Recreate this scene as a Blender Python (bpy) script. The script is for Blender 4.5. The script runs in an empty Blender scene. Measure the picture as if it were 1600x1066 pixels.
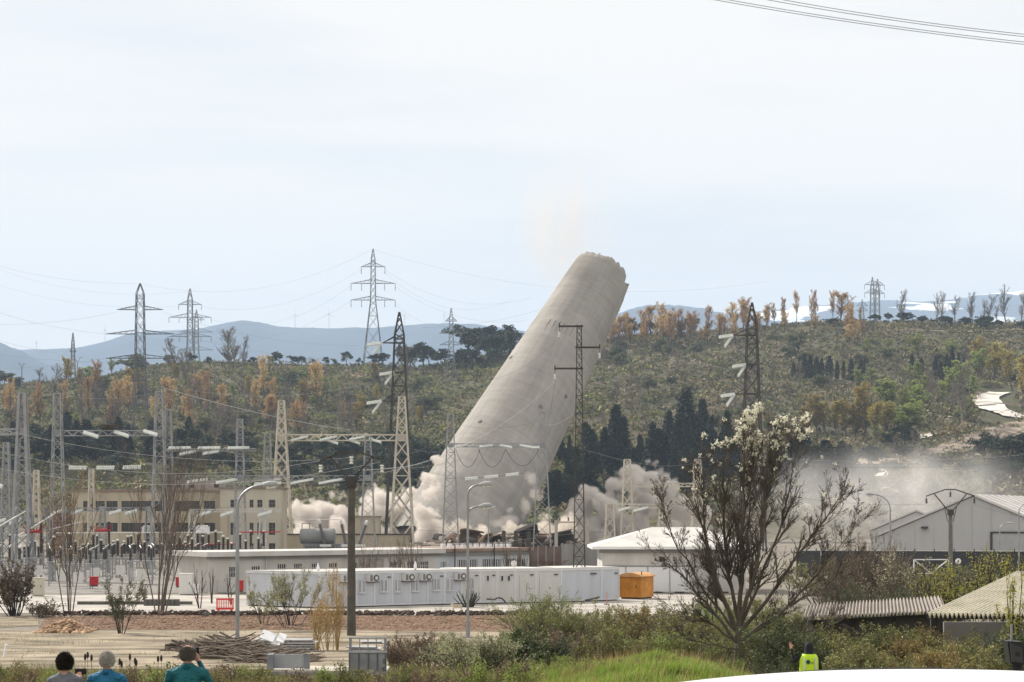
import bpy, math, random
import numpy as np
from mathutils import Vector, Matrix

# ------------------------------------------------------------------ camera, sky, sun, exposure
F, HY, CAMZ = 3111.0, 800.0, 7.0          # focal length in photo pixels, eye-level row, eye height above the plant
sc = bpy.context.scene
cam_data = bpy.data.cameras.new('camera'); cam = bpy.data.objects.new('camera', cam_data)
sc.collection.objects.link(cam); sc.camera = cam
cam.location = (0, 0, CAMZ); cam.rotation_euler = (math.radians(90), 0, 0)
cam_data.sensor_width = 36.0; cam_data.lens = F*36.0/1600.0; cam_data.shift_y = (HY-533.0)/1600.0
cam_data.clip_start = 0.5; cam_data.clip_end = 60000.0

SUN_DIR = Vector((-0.62, 0.56, 0.72)).normalized()       # towards the sun
elev = math.asin(SUN_DIR.z); azim = math.atan2(SUN_DIR.x, SUN_DIR.y)
world = bpy.data.worlds.new('World'); sc.world = world; world.use_nodes = True
nt = world.node_tree; nt.nodes.clear()
def N(t, tree=None, **kw):
    n = (tree or nt).nodes.new(t)
    for k, v in kw.items(): setattr(n, k, v)
    return n
out = N('ShaderNodeOutputWorld'); mixs = N('ShaderNodeMixShader')
bg = N('ShaderNodeBackground'); bgc = N('ShaderNodeBackground')
sky = N('ShaderNodeTexSky'); sky.sky_type = 'NISHITA'; sky.sun_disc = False
sky.sun_elevation = elev; sky.sun_rotation = azim; sky.dust_density = 1.5
bg.inputs[1].default_value = 0.08
bgc.inputs[0].default_value = (1.0, 0.945, 0.875, 1); bgc.inputs[1].default_value = 0.80
tc = N('ShaderNodeTexCoord'); mp = N('ShaderNodeMapping'); mp.inputs['Scale'].default_value = (1.2, 1.2, 9.0)
nz = N('ShaderNodeTexNoise'); nz.inputs['Scale'].default_value = 2.3; nz.inputs['Detail'].default_value = 5; nz.inputs['Roughness'].default_value = 0.5
sep = N('ShaderNodeSeparateXYZ'); mr = N('ShaderNodeMapRange'); mr.inputs[1].default_value = 0.02; mr.inputs[2].default_value = 0.22
mr.inputs[3].default_value = 0.84; mr.inputs[4].default_value = 1.12
mul = N('ShaderNodeMath', operation='MULTIPLY_ADD'); mul.inputs[1].default_value = 1.5; mul.use_clamp = True
sub = N('ShaderNodeMath', operation='SUBTRACT'); sub.inputs[1].default_value = 0.5
nt.links.new(tc.outputs['Generated'], mp.inputs[0]); nt.links.new(mp.outputs[0], nz.inputs[0])
nt.links.new(tc.outputs['Generated'], sep.inputs[0]); nt.links.new(sep.outputs[2], mr.inputs[0])
nt.links.new(nz.outputs[0], sub.inputs[0]); nt.links.new(sub.outputs[0], mul.inputs[0]); nt.links.new(mr.outputs[0], mul.inputs[2])
nt.links.new(sky.outputs[0], bg.inputs[0])
nt.links.new(mul.outputs[0], mixs.inputs[0]); nt.links.new(bg.outputs[0], mixs.inputs[1]); nt.links.new(bgc.outputs[0], mixs.inputs[2])
nt.links.new(mixs.outputs[0], out.inputs[0])

sd = bpy.data.lights.new('sun', 'SUN'); sd.energy = 5.0; sd.angle = math.radians(0.6); sd.color = (1.0, 0.93, 0.84)
sun = bpy.data.objects.new('sun', sd); sc.collection.objects.link(sun)
sun.rotation_euler = (-SUN_DIR).to_track_quat('-Z', 'Y').to_euler(); sun.location = SUN_DIR*300
vs = sc.view_settings; vs.view_transform = 'Standard'; vs.look = 'None'; vs.exposure = 0.45; vs.gamma = 1.0; vs.use_curve_mapping = False
cy = sc.cycles
cy.max_bounces = 5; cy.diffuse_bounces = 2; cy.glossy_bounces = 2; cy.transmission_bounces = 2; cy.volume_bounces = 2; cy.transparent_max_bounces = 8
cy.use_denoising = True; cy.caustics_reflective = False; cy.caustics_refractive = False; cy.sample_clamp_indirect = 4.0
try: cy.denoiser = 'OPENIMAGEDENOISE'; cy.denoising_input_passes = 'RGB_ALBEDO_NORMAL'
except Exception: pass

# ------------------------------------------------------------------ helpers
random.seed(7); rng = np.random.default_rng(7)
COL = sc.collection
def P(px, py, d): return Vector(((px-800)*d/F, d, CAMZ+(HY-py)*d/F))
def lerp(a, b, t): return a+(b-a)*t
def ordinal(i):
    w = ['first','second','third','fourth','fifth','sixth','seventh','eighth','ninth','tenth','eleventh','twelfth','thirteenth','fourteenth',
         'fifteenth','sixteenth','seventeenth','eighteenth','nineteenth','twentieth']
    tens = {2:'twenty',3:'thirty',4:'forty',5:'fifty',6:'sixty'}
    if i < 20: return w[i]
    t, u = divmod(i+1, 10)
    return {2:'twentieth',3:'thirtieth',4:'fortieth',5:'fiftieth',6:'sixtieth'}[t] if u == 0 else tens[t]+'-'+w[u-1]

MATS = {}
def mat(name, col, rough=0.7, var=0.18, scale=1.5, bump=0.0, metal=0.0, col2=None, trans=0.0, spec=0.3, obj_rand=0.0, stretch=None, detail=4):
    if name in MATS: return MATS[name]
    m = bpy.data.materials.new(name); m.use_nodes = True; t = m.node_tree; t.nodes.clear()
    o = t.nodes.new('ShaderNodeOutputMaterial'); b = t.nodes.new('ShaderNodeBsdfPrincipled')
    b.inputs['Roughness'].default_value = rough; b.inputs['Metallic'].default_value = metal; b.inputs['Specular IOR Level'].default_value = spec
    tcn = t.nodes.new('ShaderNodeTexCoord'); nn = t.nodes.new('ShaderNodeTexNoise'); nn.inputs['Scale'].default_value = scale; nn.inputs['Detail'].default_value = detail
    if stretch:
        mm = t.nodes.new('ShaderNodeMapping'); mm.inputs['Scale'].default_value = stretch
        t.links.new(tcn.outputs['Object'], mm.inputs[0]); t.links.new(mm.outputs[0], nn.inputs[0])
    else: t.links.new(tcn.outputs['Object'], nn.inputs[0])
    rp = t.nodes.new('ShaderNodeValToRGB')
    c = np.array(col); c2 = np.array(col2) if col2 is not None else c
    lo, hi = np.clip(c*(1-var), 0, 1), np.clip(c2*(1+var), 0, 1)
    rp.color_ramp.elements[0].position = 0.3; rp.color_ramp.elements[1].position = 0.7
    rp.color_ramp.elements[0].color = (*lo, 1); rp.color_ramp.elements[1].color = (*hi, 1)
    t.links.new(nn.outputs[0], rp.inputs[0]); src = rp.outputs[0]
    if obj_rand:
        oi = t.nodes.new('ShaderNodeObjectInfo'); hsv = t.nodes.new('ShaderNodeHueSaturation'); mr_ = t.nodes.new('ShaderNodeMapRange')
        mr_.inputs[3].default_value = 1-obj_rand; mr_.inputs[4].default_value = 1+obj_rand
        t.links.new(oi.outputs['Random'], mr_.inputs[0]); t.links.new(mr_.outputs[0], hsv.inputs['Value'])
        mr2 = t.nodes.new('ShaderNodeMapRange'); mr2.inputs[3].default_value = 0.5-0.04*obj_rand; mr2.inputs[4].default_value = 0.5+0.06*obj_rand
        t.links.new(oi.outputs['Random'], mr2.inputs[0]); t.links.new(mr2.outputs[0], hsv.inputs['Hue'])
        t.links.new(src, hsv.inputs['Color']); src = hsv.outputs[0]
    t.links.new(src, b.inputs['Base Color'])
    if bump:
        bn = t.nodes.new('ShaderNodeBump'); bn.inputs['Strength'].default_value = bump; bn.inputs['Distance'].default_value = 0.05
        n2 = t.nodes.new('ShaderNodeTexNoise'); n2.inputs['Scale'].default_value = scale*6; n2.inputs['Detail'].default_value = 5
        t.links.new(tcn.outputs['Object'], n2.inputs[0]); t.links.new(n2.outputs[0], bn.inputs['Height']); t.links.new(bn.outputs[0], b.inputs['Normal'])
    if trans:
        tr = t.nodes.new('ShaderNodeBsdfTranslucent'); mx = t.nodes.new('ShaderNodeMixShader'); mx.inputs[0].default_value = trans
        t.links.new(src, tr.inputs[0]); t.links.new(b.outputs[0], mx.inputs[1]); t.links.new(tr.outputs[0], mx.inputs[2]); t.links.new(mx.outputs[0], o.inputs[0])
    else: t.links.new(b.outputs[0], o.inputs[0])
    MATS[name] = m; return m

def link_mesh(name, me, parent=None, loc=None):
    o = bpy.data.objects.new(name, me); COL.objects.link(o)
    if parent is not None: o.parent = parent
    if loc is not None: o.location = loc
    return o
def np_mesh(name, V, Fc, material, smooth=False):
    """V (n,3) array, Fc (m,k) array of equal polygons"""
    me = bpy.data.meshes.new(name); V = np.asarray(V, dtype=np.float32); Fc = np.asarray(Fc, dtype=np.int32)
    m, k = Fc.shape
    me.vertices.add(len(V)); me.vertices.foreach_set('co', V.ravel())
    me.loops.add(m*k); me.loops.foreach_set('vertex_index', Fc.ravel())
    me.polygons.add(m); me.polygons.foreach_set('loop_start', np.arange(0, m*k, k, dtype=np.int32)); me.polygons.foreach_set('loop_total', np.full(m, k, dtype=np.int32))
    if smooth: me.polygons.foreach_set('use_smooth', np.ones(m, dtype=bool))
    me.update(calc_edges=True)
    if material is not None: me.materials.append(material)
    return me

class MB:
    def __init__(s): s.v = []; s.f = []
    def add(s, vs, fs):
        b = len(s.v); s.v.extend([tuple(v) for v in vs]); s.f.extend([tuple(i+b for i in f) for f in fs]); return s
    def box(s, x0, x1, y0, y1, z0, z1, M=None):
        vs = [Vector((x, y, z)) for z in (z0, z1) for x, y in ((x0,y0),(x1,y0),(x1,y1),(x0,y1))]
        if M is not None: vs = [M @ v for v in vs]
        return s.add(vs, [(0,3,2,1),(4,5,6,7),(0,1,5,4),(1,2,6,5),(2,3,7,6),(3,0,4,7)])
    def tube(s, p0, p1, r0, r1=None, n=6, caps=True):
        p0 = Vector(p0); p1 = Vector(p1); r1 = r0 if r1 is None else r1
        d = (p1-p0); 
        if d.length < 1e-6: return s
        d.normalize(); a = d.cross(Vector((0,0,1)) if abs(d.z) < 0.9 else Vector((1,0,0))).normalized(); b = d.cross(a)
        off = math.pi/n
        vs = [p+(a*math.cos(2*math.pi*i/n+off)+b*math.sin(2*math.pi*i/n+off))*r for p, r in ((p0,r0),(p1,r1)) for i in range(n)]
        fs = [(i, (i+1)%n, n+(i+1)%n, n+i) for i in range(n)]
        if caps: fs += [tuple(range(n-1,-1,-1)), tuple(range(n, 2*n))]
        return s.add(vs, fs)
    def bar(s, p0, p1, w): return s.tube(p0, p1, w*0.707, n=4)
    def path(s, pts, r, n=6):
        for a, b in zip(pts[:-1], pts[1:]): s.tube(a, b, r if not callable(r) else r(a), None, n)
        return s
    def lathe(s, prof, p0=(0,0,0), axis=(0,0,1), n=10):
        p0 = Vector(p0); d = Vector(axis).normalized(); a = d.cross(Vector((0,0,1)) if abs(d.z) < 0.9 else Vector((1,0,0))).normalized(); b = d.cross(a)
        vs = []; fs = []
        for (r, h) in prof:
            for i in range(n): t = 2*math.pi*i/n; vs.append(p0+d*h+(a*math.cos(t)+b*math.sin(t))*r)
        for k in range(len(prof)-1):
            for i in range(n): fs.append((k*n+i, k*n+(i+1)%n, (k+1)*n+(i+1)%n, (k+1)*n+i))
        fs.append(tuple(range(n-1,-1,-1))); fs.append(tuple((len(prof)-1)*n+i for i in range(n)))
        return s.add(vs, fs)
    def prism(s, poly, ext):
        """poly: list of 3-D points (planar), ext: extrusion vector"""
        e = Vector(ext); n = len(poly); vs = [Vector(p) for p in poly]+[Vector(p)+e for p in poly]
        return s.add(vs, [tuple(range(n-1,-1,-1)), tuple(range(n,2*n))]+[(i,(i+1)%n,n+(i+1)%n,n+i) for i in range(n)])
    def mesh(s, name, m, smooth=False, origin=None, bevel=0):
        me = bpy.data.meshes.new(name); o = Vector(origin) if origin is not None else Vector((0,0,0))
        me.from_pydata([tuple(Vector(v)-o) for v in s.v], [], s.f); me.update()
        if m is not None: me.materials.append(m)
        if smooth: me.polygons.foreach_set('use_smooth', np.ones(len(me.polygons), dtype=bool))
        return me
    def build(s, name, m, parent=None, origin=None, smooth=False, loc=None):
        return link_mesh(name, s.mesh(name, m, smooth, origin), parent, loc)

def tag(o, label=None, cat=None, group=None, kind=None):
    if label: o['label'] = label
    if cat: o['category'] = cat
    if group: o['group'] = group
    if kind: o['kind'] = kind
    return o
def thing(name, label, cat, loc=(0,0,0), rz=0.0, group=None):
    o = bpy.data.objects.new(name, None); COL.objects.link(o); o.location = loc; o.rotation_euler = (0,0,rz); o.empty_display_size = 0.2
    return tag(o, label, cat, group)
def dup(root, loc, rz=0.0, label=None, scale=None, group=None):
    r = root.copy(); COL.objects.link(r); r.location = loc; r.rotation_euler = (0,0,rz)
    if scale is not None: r.scale = scale if hasattr(scale, '__len__') else (scale,)*3
    if label: r['label'] = label
    if group: r['group'] = group
    for ch in list(root.children):
        c = ch.copy(); COL.objects.link(c); c.parent = r
        for g in list(ch.children):
            d = g.copy(); COL.objects.link(d); d.parent = c
    return r

# ------------------------------------------------------------------ terrain function
CREST_Y, FOOT_Y = 1050.0, 500.0
_cp = np.array([-1200,-300,0,60,120,180,240,300,400,500,580,650,700,740,800,860,920,980,1040,1100,1160,1220,1300,1400,1500,1600,1900,2800], float)
_cy = np.array([640,606,604,600,594,584,572,567,570,572,572,576,572,562,548,540,534,525,522,520,514,507,502,502,505,506,500,560], float)
def crest_z(X, Y=CREST_Y):
    px = 800+np.asarray(X)*F/CREST_Y
    return CAMZ+(HY-np.interp(px, _cp, _cy))*CREST_Y/F
_ny = np.array([-60,0,8,26,40,50,60,70,85,100,115]); _nz = np.array([5.4,5.3,4.9,3.45,2.7,2.15,1.65,1.2,0.55,0.12,0.0])
_rng = np.random.default_rng(3); _W = [( _rng.uniform(-1,1), _rng.uniform(-1,1), _rng.uniform(0,6.28)) for _ in range(14)]
def wob(X, Y, s):
    r = 0
    for i, (a, b, p) in enumerate(_W): r = r+np.sin((a*X+b*Y)*6.28/s*(1+0.12*i)+p)
    return r/5.0
def gz(X, Y):
    X = np.asarray(X, float); Y = np.asarray(Y, float)
    z = np.interp(Y, _ny, _nz)
    t = np.clip((Y-FOOT_Y)/(CREST_Y-FOOT_Y), 0, 1)
    s = np.power(t, 0.92)*(1-0.12*np.sin(t*math.pi))
    b = np.clip((Y-CREST_Y)/900.0, 0, 1); s = s*(1-b*b*(3-2*b))
    hz = crest_z(X)*s+(wob(X, Y, 120)*2.2+wob(X, Y, 45)*0.7)*np.clip(t*5, 0, 1)*np.clip((1-t)*6, 0.25, 1)*(1-b)
    near = np.clip(1-Y/110.0, 0, 1); z = z+wob(X, Y, 30)*0.06*near
    return z+np.where(Y > FOOT_Y, hz, 0)
def gz1(x, y): return float(gz(x, y))
def G(px, d): x = (px-800)*d/F; return Vector((x, d, gz1(x, d)))
def hit(px, py, d0=505.0, d1=1090.0):
    """where the sight line through photo pixel (px, py) meets the hillside"""
    ds = np.arange(d0, d1, 2.0); xs = (px-800)*ds/F; zs = CAMZ+(HY-py)*ds/F
    k = np.nonzero(gz(xs, ds) >= zs)[0]
    d = ds[k[0]] if len(k) else CREST_Y
    return G(px, float(d))
# ------------------------------------------------------------------ ground sheet, hills, mountains
def struct(o): o['kind'] = 'structure'; return o
def grid_mesh(name, xs, ys, zf, m, smooth=True):
    X, Y = np.meshgrid(xs, ys); Z = zf(X, Y); V = np.stack([X, Y, Z], -1).reshape(-1, 3)
    nx, ny = len(xs), len(ys); i = np.arange((ny-1)*(nx-1)); r, c = i//(nx-1), i % (nx-1); a = r*nx+c
    return np_mesh(name, V, np.stack([a, a+1, a+nx+1, a+nx], -1), m, smooth)

def ground_material():
    m = bpy.data.materials.new('ground'); m.use_nodes = True; t = m.node_tree; b = t.nodes['Principled BSDF']; b.inputs['Roughness'].default_value = 0.95
    b.inputs['Specular IOR Level'].default_value = 0.1
    tcn = N('ShaderNodeTexCoord', t)
    def noise(s, d=5): n = N('ShaderNodeTexNoise', t); n.inputs['Scale'].default_value = s; n.inputs['Detail'].default_value = d; t.links.new(tcn.outputs['Object'], n.inputs[0]); return n.outputs[0]
    def ramp(src, stops):
        r = N('ShaderNodeValToRGB', t); e = r.color_ramp.elements
        while len(e) < len(stops): e.new(0.5)
        for k, (p, c) in enumerate(stops): e[k].position = p; e[k].color = (*c, 1)
        t.links.new(src, r.inputs[0]); return r.outputs[0]
    sx = N('ShaderNodeSeparateXYZ', t); t.links.new(tcn.outputs['Object'], sx.inputs[0])
    def rangey(a, c): n = N('ShaderNodeMapRange', t); n.inputs[1].default_value = a; n.inputs[2].default_value = c; t.links.new(sx.outputs[1], n.inputs[0]); return n.outputs[0]
    def mix(f, a, c): n = N('ShaderNodeMix', t, data_type='RGBA'); t.links.new(f, n.inputs[0]); t.links.new(a, n.inputs[6]); t.links.new(c, n.inputs[7]); return n.outputs[2]
    near = ramp(noise(0.5), [(0.3, (0.05,0.06,0.025)), (0.5, (0.13,0.11,0.06)), (0.7, (0.09,0.10,0.04))])
    yard = ramp(noise(0.25,7), [(0.3, (0.13,0.12,0.10)), (0.55, (0.22,0.20,0.17)), (0.75, (0.12,0.115,0.085))])
    hill = ramp(noise(0.03), [(0.35, (0.07,0.072,0.04)), (0.5, (0.10,0.088,0.058)), (0.64, (0.07,0.075,0.04)), (0.78, (0.16,0.125,0.09))])
    c = mix(rangey(84, 96), near, yard); c = mix(rangey(490, 530), c, hill)
    t.links.new(c, b.inputs['Base Color'])
    bn = N('ShaderNodeBump', t); bn.inputs['Strength'].default_value = 0.6; bn.inputs['Distance'].default_value = 0.3
    t.links.new(noise(1.2, 6), bn.inputs['Height']); t.links.new(bn.outputs[0], b.inputs['Normal'])
    return m
ys = np.concatenate([np.arange(-40, 120, 2.5), np.arange(120, 500, 10), np.arange(500, 1130, 7), np.arange(1130, 2000, 60), np.geomspace(2000, 11400, 16)])
xs = np.concatenate([-np.geomspace(4300, 470, 14), np.arange(-450, 451, 6), np.geomspace(470, 4300, 14)])
struct(link_mesh('ground', grid_mesh('ground', xs, ys, lambda X, Y: gz(X, Y), ground_material())))

def sheet(name, pts, m, lift, step=2.0):
    """flat sheet over the plant ground from (px, py) outline points read off level ground"""
    poly = []
    for px, py in pts:
        d = F*CAMZ/(py-HY)
        for _ in range(12): x = (px-800)*d/F; d = F*(CAMZ-gz1(x, d))/(py-HY)
        poly.append(Vector(((px-800)*d/F, d, 0)))
    xs_ = [p.x for p in poly]; ys_ = [p.y for p in poly]
    import bmesh
    bm = bmesh.new(); f = bm.faces.new([bm.verts.new(p) for p in poly]); bmesh.ops.triangulate(bm, faces=[f])
    for _ in range(5):
        long = [e for e in bm.edges if e.calc_length() > 4.0]
        if not long: break
        bmesh.ops.subdivide_edges(bm, edges=long, cuts=1, use_grid_fill=False); bmesh.ops.triangulate(bm, faces=[f for f in bm.faces if len(f.verts) > 4])
    for v in bm.verts: v.co.z = gz1(v.co.x, v.co.y)+lift
    bmesh.ops.recalc_face_normals(bm, faces=bm.faces)
    me = bpy.data.meshes.new(name); bm.to_mesh(me); bm.free(); me.materials.append(m)
    for p in me.polygons:
        if p.normal.z < 0: p.flip()
    return struct(link_mesh(name, me))
dirt = mat('dirt', (0.14,0.118,0.085), 0.95, 0.3, 0.30, bump=1.0, col2=(0.28,0.24,0.18), spec=0.1, stretch=(1,1.6,1), detail=9)
redgravel = mat('red_gravel', (0.10,0.063,0.043), 0.95, 0.5, 3.0, bump=1.0, col2=(0.19,0.125,0.088), spec=0.1, detail=8)
concrete_pale = mat('pale_paving', (0.30,0.28,0.255), 0.9, 0.2, 0.35, bump=0.3, col2=(0.39,0.365,0.33), detail=8)
asphalt = mat('asphalt', (0.16,0.155,0.15), 0.9, 0.2, 0.5, bump=0.2)
sheet('dirt_yard', [(-60,1047),(420,1047),(760,1040),(800,1000),(820,984),(480,981),(200,984),(-60,987)], dirt, 0.02)
sheet('dirt_yard', [(-60,985),(60,978),(60,962),(-60,966)], dirt, 0.024)
sheet('gravel_strip', [(60,982),(200,985),(480,985),(820,988),(850,962),(640,963),(400,961),(200,962),(70,966)], redgravel, 0.03)
sheet('paved_yard', [(-60,958),(380,960),(640,962),(830,961),(1060,960),(1100,930),(960,925),(700,930),(-60,930)], concrete_pale, 0.02)
sheet('gravel_yard', [(-60,929),(960,924),(1000,892),(-60,890)], mat('yard_gravel',(0.20,0.19,0.175),0.95,0.3,0.8,bump=0.6), 0.016)

def ridge(name, pts, d, m, base=-6, depth=2600, seed=1, rough=10):
    r = np.random.default_rng(seed); px = np.linspace(pts[0][0], pts[-1][0], 240); py = np.interp(px, [p[0] for p in pts], [p[1] for p in pts])
    k = np.convolve(np.pad(py, 4, 'edge'), np.ones(9)/9, 'valid'); xs_ = (px-800)*d/F; top = CAMZ+(HY-k)*d/F+np.convolve(r.normal(0, rough, 240), np.ones(3)/3, 'same')*0.25
    rows = np.linspace(0, 1, 27); V = []
    for t in rows:
        h = top*(1-abs(t-0.5)*2)**0.85+base
        rid = np.sin(xs_/160+np.cumsum(r.normal(0,0.02,240))+t*6)*45*(1-abs(t-0.5)*2)*(abs(t-0.5)*2)*1.5
        V.append(np.stack([xs_*1.0, np.full(240, d+(t-0.5)*depth), h+rid*(1 if t < 0.5 else 0)], -1))
    V = np.concatenate(V); i = np.arange(26*239); rr, c = i//239, i % 239; a = rr*240+c
    return struct(link_mesh(name, np_mesh(name, V, np.stack([a,a+1,a+241,a+240], -1), m, True)))
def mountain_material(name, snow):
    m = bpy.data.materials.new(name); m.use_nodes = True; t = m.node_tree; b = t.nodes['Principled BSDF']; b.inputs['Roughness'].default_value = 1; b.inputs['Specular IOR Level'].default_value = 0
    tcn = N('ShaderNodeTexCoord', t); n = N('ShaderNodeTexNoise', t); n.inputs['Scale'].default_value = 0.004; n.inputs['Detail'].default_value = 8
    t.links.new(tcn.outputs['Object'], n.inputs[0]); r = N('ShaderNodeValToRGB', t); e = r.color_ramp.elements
    e[0].position = 0.35; e[0].color = (0.028,0.05,0.085,1); e[1].position = 0.65; e[1].color = (0.06,0.085,0.12,1)  # bluish forest: part of the distance haze is put into the colour
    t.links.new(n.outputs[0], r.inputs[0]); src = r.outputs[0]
    if snow:
        mp_ = N('ShaderNodeMapping', t); mp_.inputs['Scale'].default_value = (0.0016, 0.002, 0.012); n2 = N('ShaderNodeTexNoise', t); n2.inputs['Scale'].default_value = 1.6; n2.inputs['Detail'].default_value = 6
        t.links.new(tcn.outputs['Object'], mp_.inputs[0]); t.links.new(mp_.outputs[0], n2.inputs[0])
        sx = N('ShaderNodeSeparateXYZ', t); t.links.new(tcn.outputs['Object'], sx.inputs[0]); hz_ = N('ShaderNodeMapRange', t); hz_.inputs[1].default_value = snow[0]; hz_.inputs[2].default_value = snow[1]; hz_.inputs[3].default_value = -0.25; hz_.inputs[4].default_value = 0.07
        t.links.new(sx.outputs[2], hz_.inputs[0]); ad = N('ShaderNodeMath', t, operation='ADD'); t.links.new(n2.outputs[0], ad.inputs[0]); t.links.new(hz_.outputs[0], ad.inputs[1])
        th = N('ShaderNodeMapRange', t); th.inputs[1].default_value = 0.585; th.inputs[2].default_value = 0.61; t.links.new(ad.outputs[0], th.inputs[0])
        mx = N('ShaderNodeMix', t, data_type='RGBA'); t.links.new(th.outputs[0], mx.inputs[0]); t.links.new(src, mx.inputs[6]); mx.inputs[7].default_value = (0.85,0.87,0.9,1); src = mx.outputs[2]
    t.links.new(src, b.inputs['Base Color']); return m
mm0 = mountain_material('mountain_forest_hazed', None); mm1 = mountain_material('mountain_snow_hazed', (700, 900))
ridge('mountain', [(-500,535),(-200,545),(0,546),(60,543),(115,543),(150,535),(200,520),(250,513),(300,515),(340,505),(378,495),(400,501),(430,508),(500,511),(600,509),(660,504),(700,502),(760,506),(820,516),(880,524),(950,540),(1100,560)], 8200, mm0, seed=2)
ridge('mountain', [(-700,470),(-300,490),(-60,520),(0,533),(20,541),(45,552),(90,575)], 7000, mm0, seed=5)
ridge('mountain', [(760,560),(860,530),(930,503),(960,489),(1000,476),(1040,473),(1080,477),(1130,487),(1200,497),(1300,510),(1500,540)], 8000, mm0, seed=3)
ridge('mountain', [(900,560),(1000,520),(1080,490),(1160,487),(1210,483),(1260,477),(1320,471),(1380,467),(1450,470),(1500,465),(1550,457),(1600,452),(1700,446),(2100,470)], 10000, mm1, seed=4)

# bare earth, tracks and the road on the hill: draped strips
def drape(name, line, m, lift=0.25, n=10):
    """line: (px, py, width in metres) along the strip"""
    pts = []
    for (a, b) in zip(line[:-1], line[1:]):
        for k in range(n):
            t = k/n; pts.append((hit(lerp(a[0],b[0],t), lerp(a[1],b[1],t)), lerp(a[2],b[2],t)))
    pts.append((hit(line[-1][0], line[-1][1]), line[-1][2])); V = []; Fc = []
    for i, (p, w) in enumerate(pts):
        q0 = pts[max(i-2,0)][0]; q1 = pts[min(i+2,len(pts)-1)][0]; dr = Vector((q1.x-q0.x, q1.y-q0.y, 0)); dr = dr.normalized() if dr.length > 1e-4 else Vector((1,0,0)); nrm = Vector((-dr.y, dr.x, 0))
        for s in (-1,-0.5,0,0.5,1): q = p+nrm*(w/2*s); V.append((q.x, q.y, gz1(q.x, q.y)+lift))
    for i in range(len(pts)-1):
        for c in range(4): Fc.append((i*5+c, i*5+c+1, i*5+c+6, i*5+c+5))
    return struct(link_mesh(name, np_mesh(name, V, Fc, m, True)))
road_m = mat('hill_road', (0.60,0.56,0.51), 0.9, 0.1, 0.1); earth = mat('bare_earth', (0.17,0.135,0.105), 0.95, 0.4, 0.25, bump=0.8, col2=(0.27,0.23,0.185), spec=0.1)
drape('road', [(1562,616,9),(1543,620,9),(1540,628,10),(1552,640,10),(1575,650,10),(1620,656,9)], road_m, 0.7)
drape('dirt_track', [(1478,704,5),(1510,696,6),(1545,684,7),(1600,664,9),(1650,650,9)], earth, 0.5)
drape('bare_slope', [(1430,712,4),(1480,703,9),(1540,690,14),(1600,678,20),(1650,672,20)], earth, 0.3)
drape('bare_slope', [(1335,728,5),(1370,722,9),(1410,722,8),(1440,726,3)], mat('pale_earth', (0.36,0.29,0.23), 0.95, 0.2, 0.1, bump=0.5), 0.4)
drape('dirt_track', [(1325,733,5),(1350,736,6),(1372,738,6),(1374,748,5)], road_m, 0.8)
drape('bare_slope', [(1424,688,2),(1440,684,5),(1468,676,3)], road_m, 0.5)
drape('dirt_track', [(1360,520,2),(1420,517,2.5),(1500,520,2.5),(1600,516,3)], earth, 0.4)
drape('bare_slope', [(545,578,6),(570,588,14),(590,597,8)], mat('ochre_earth', (0.19,0.14,0.09), 0.95, 0.25, 0.15), 0.3)

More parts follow.
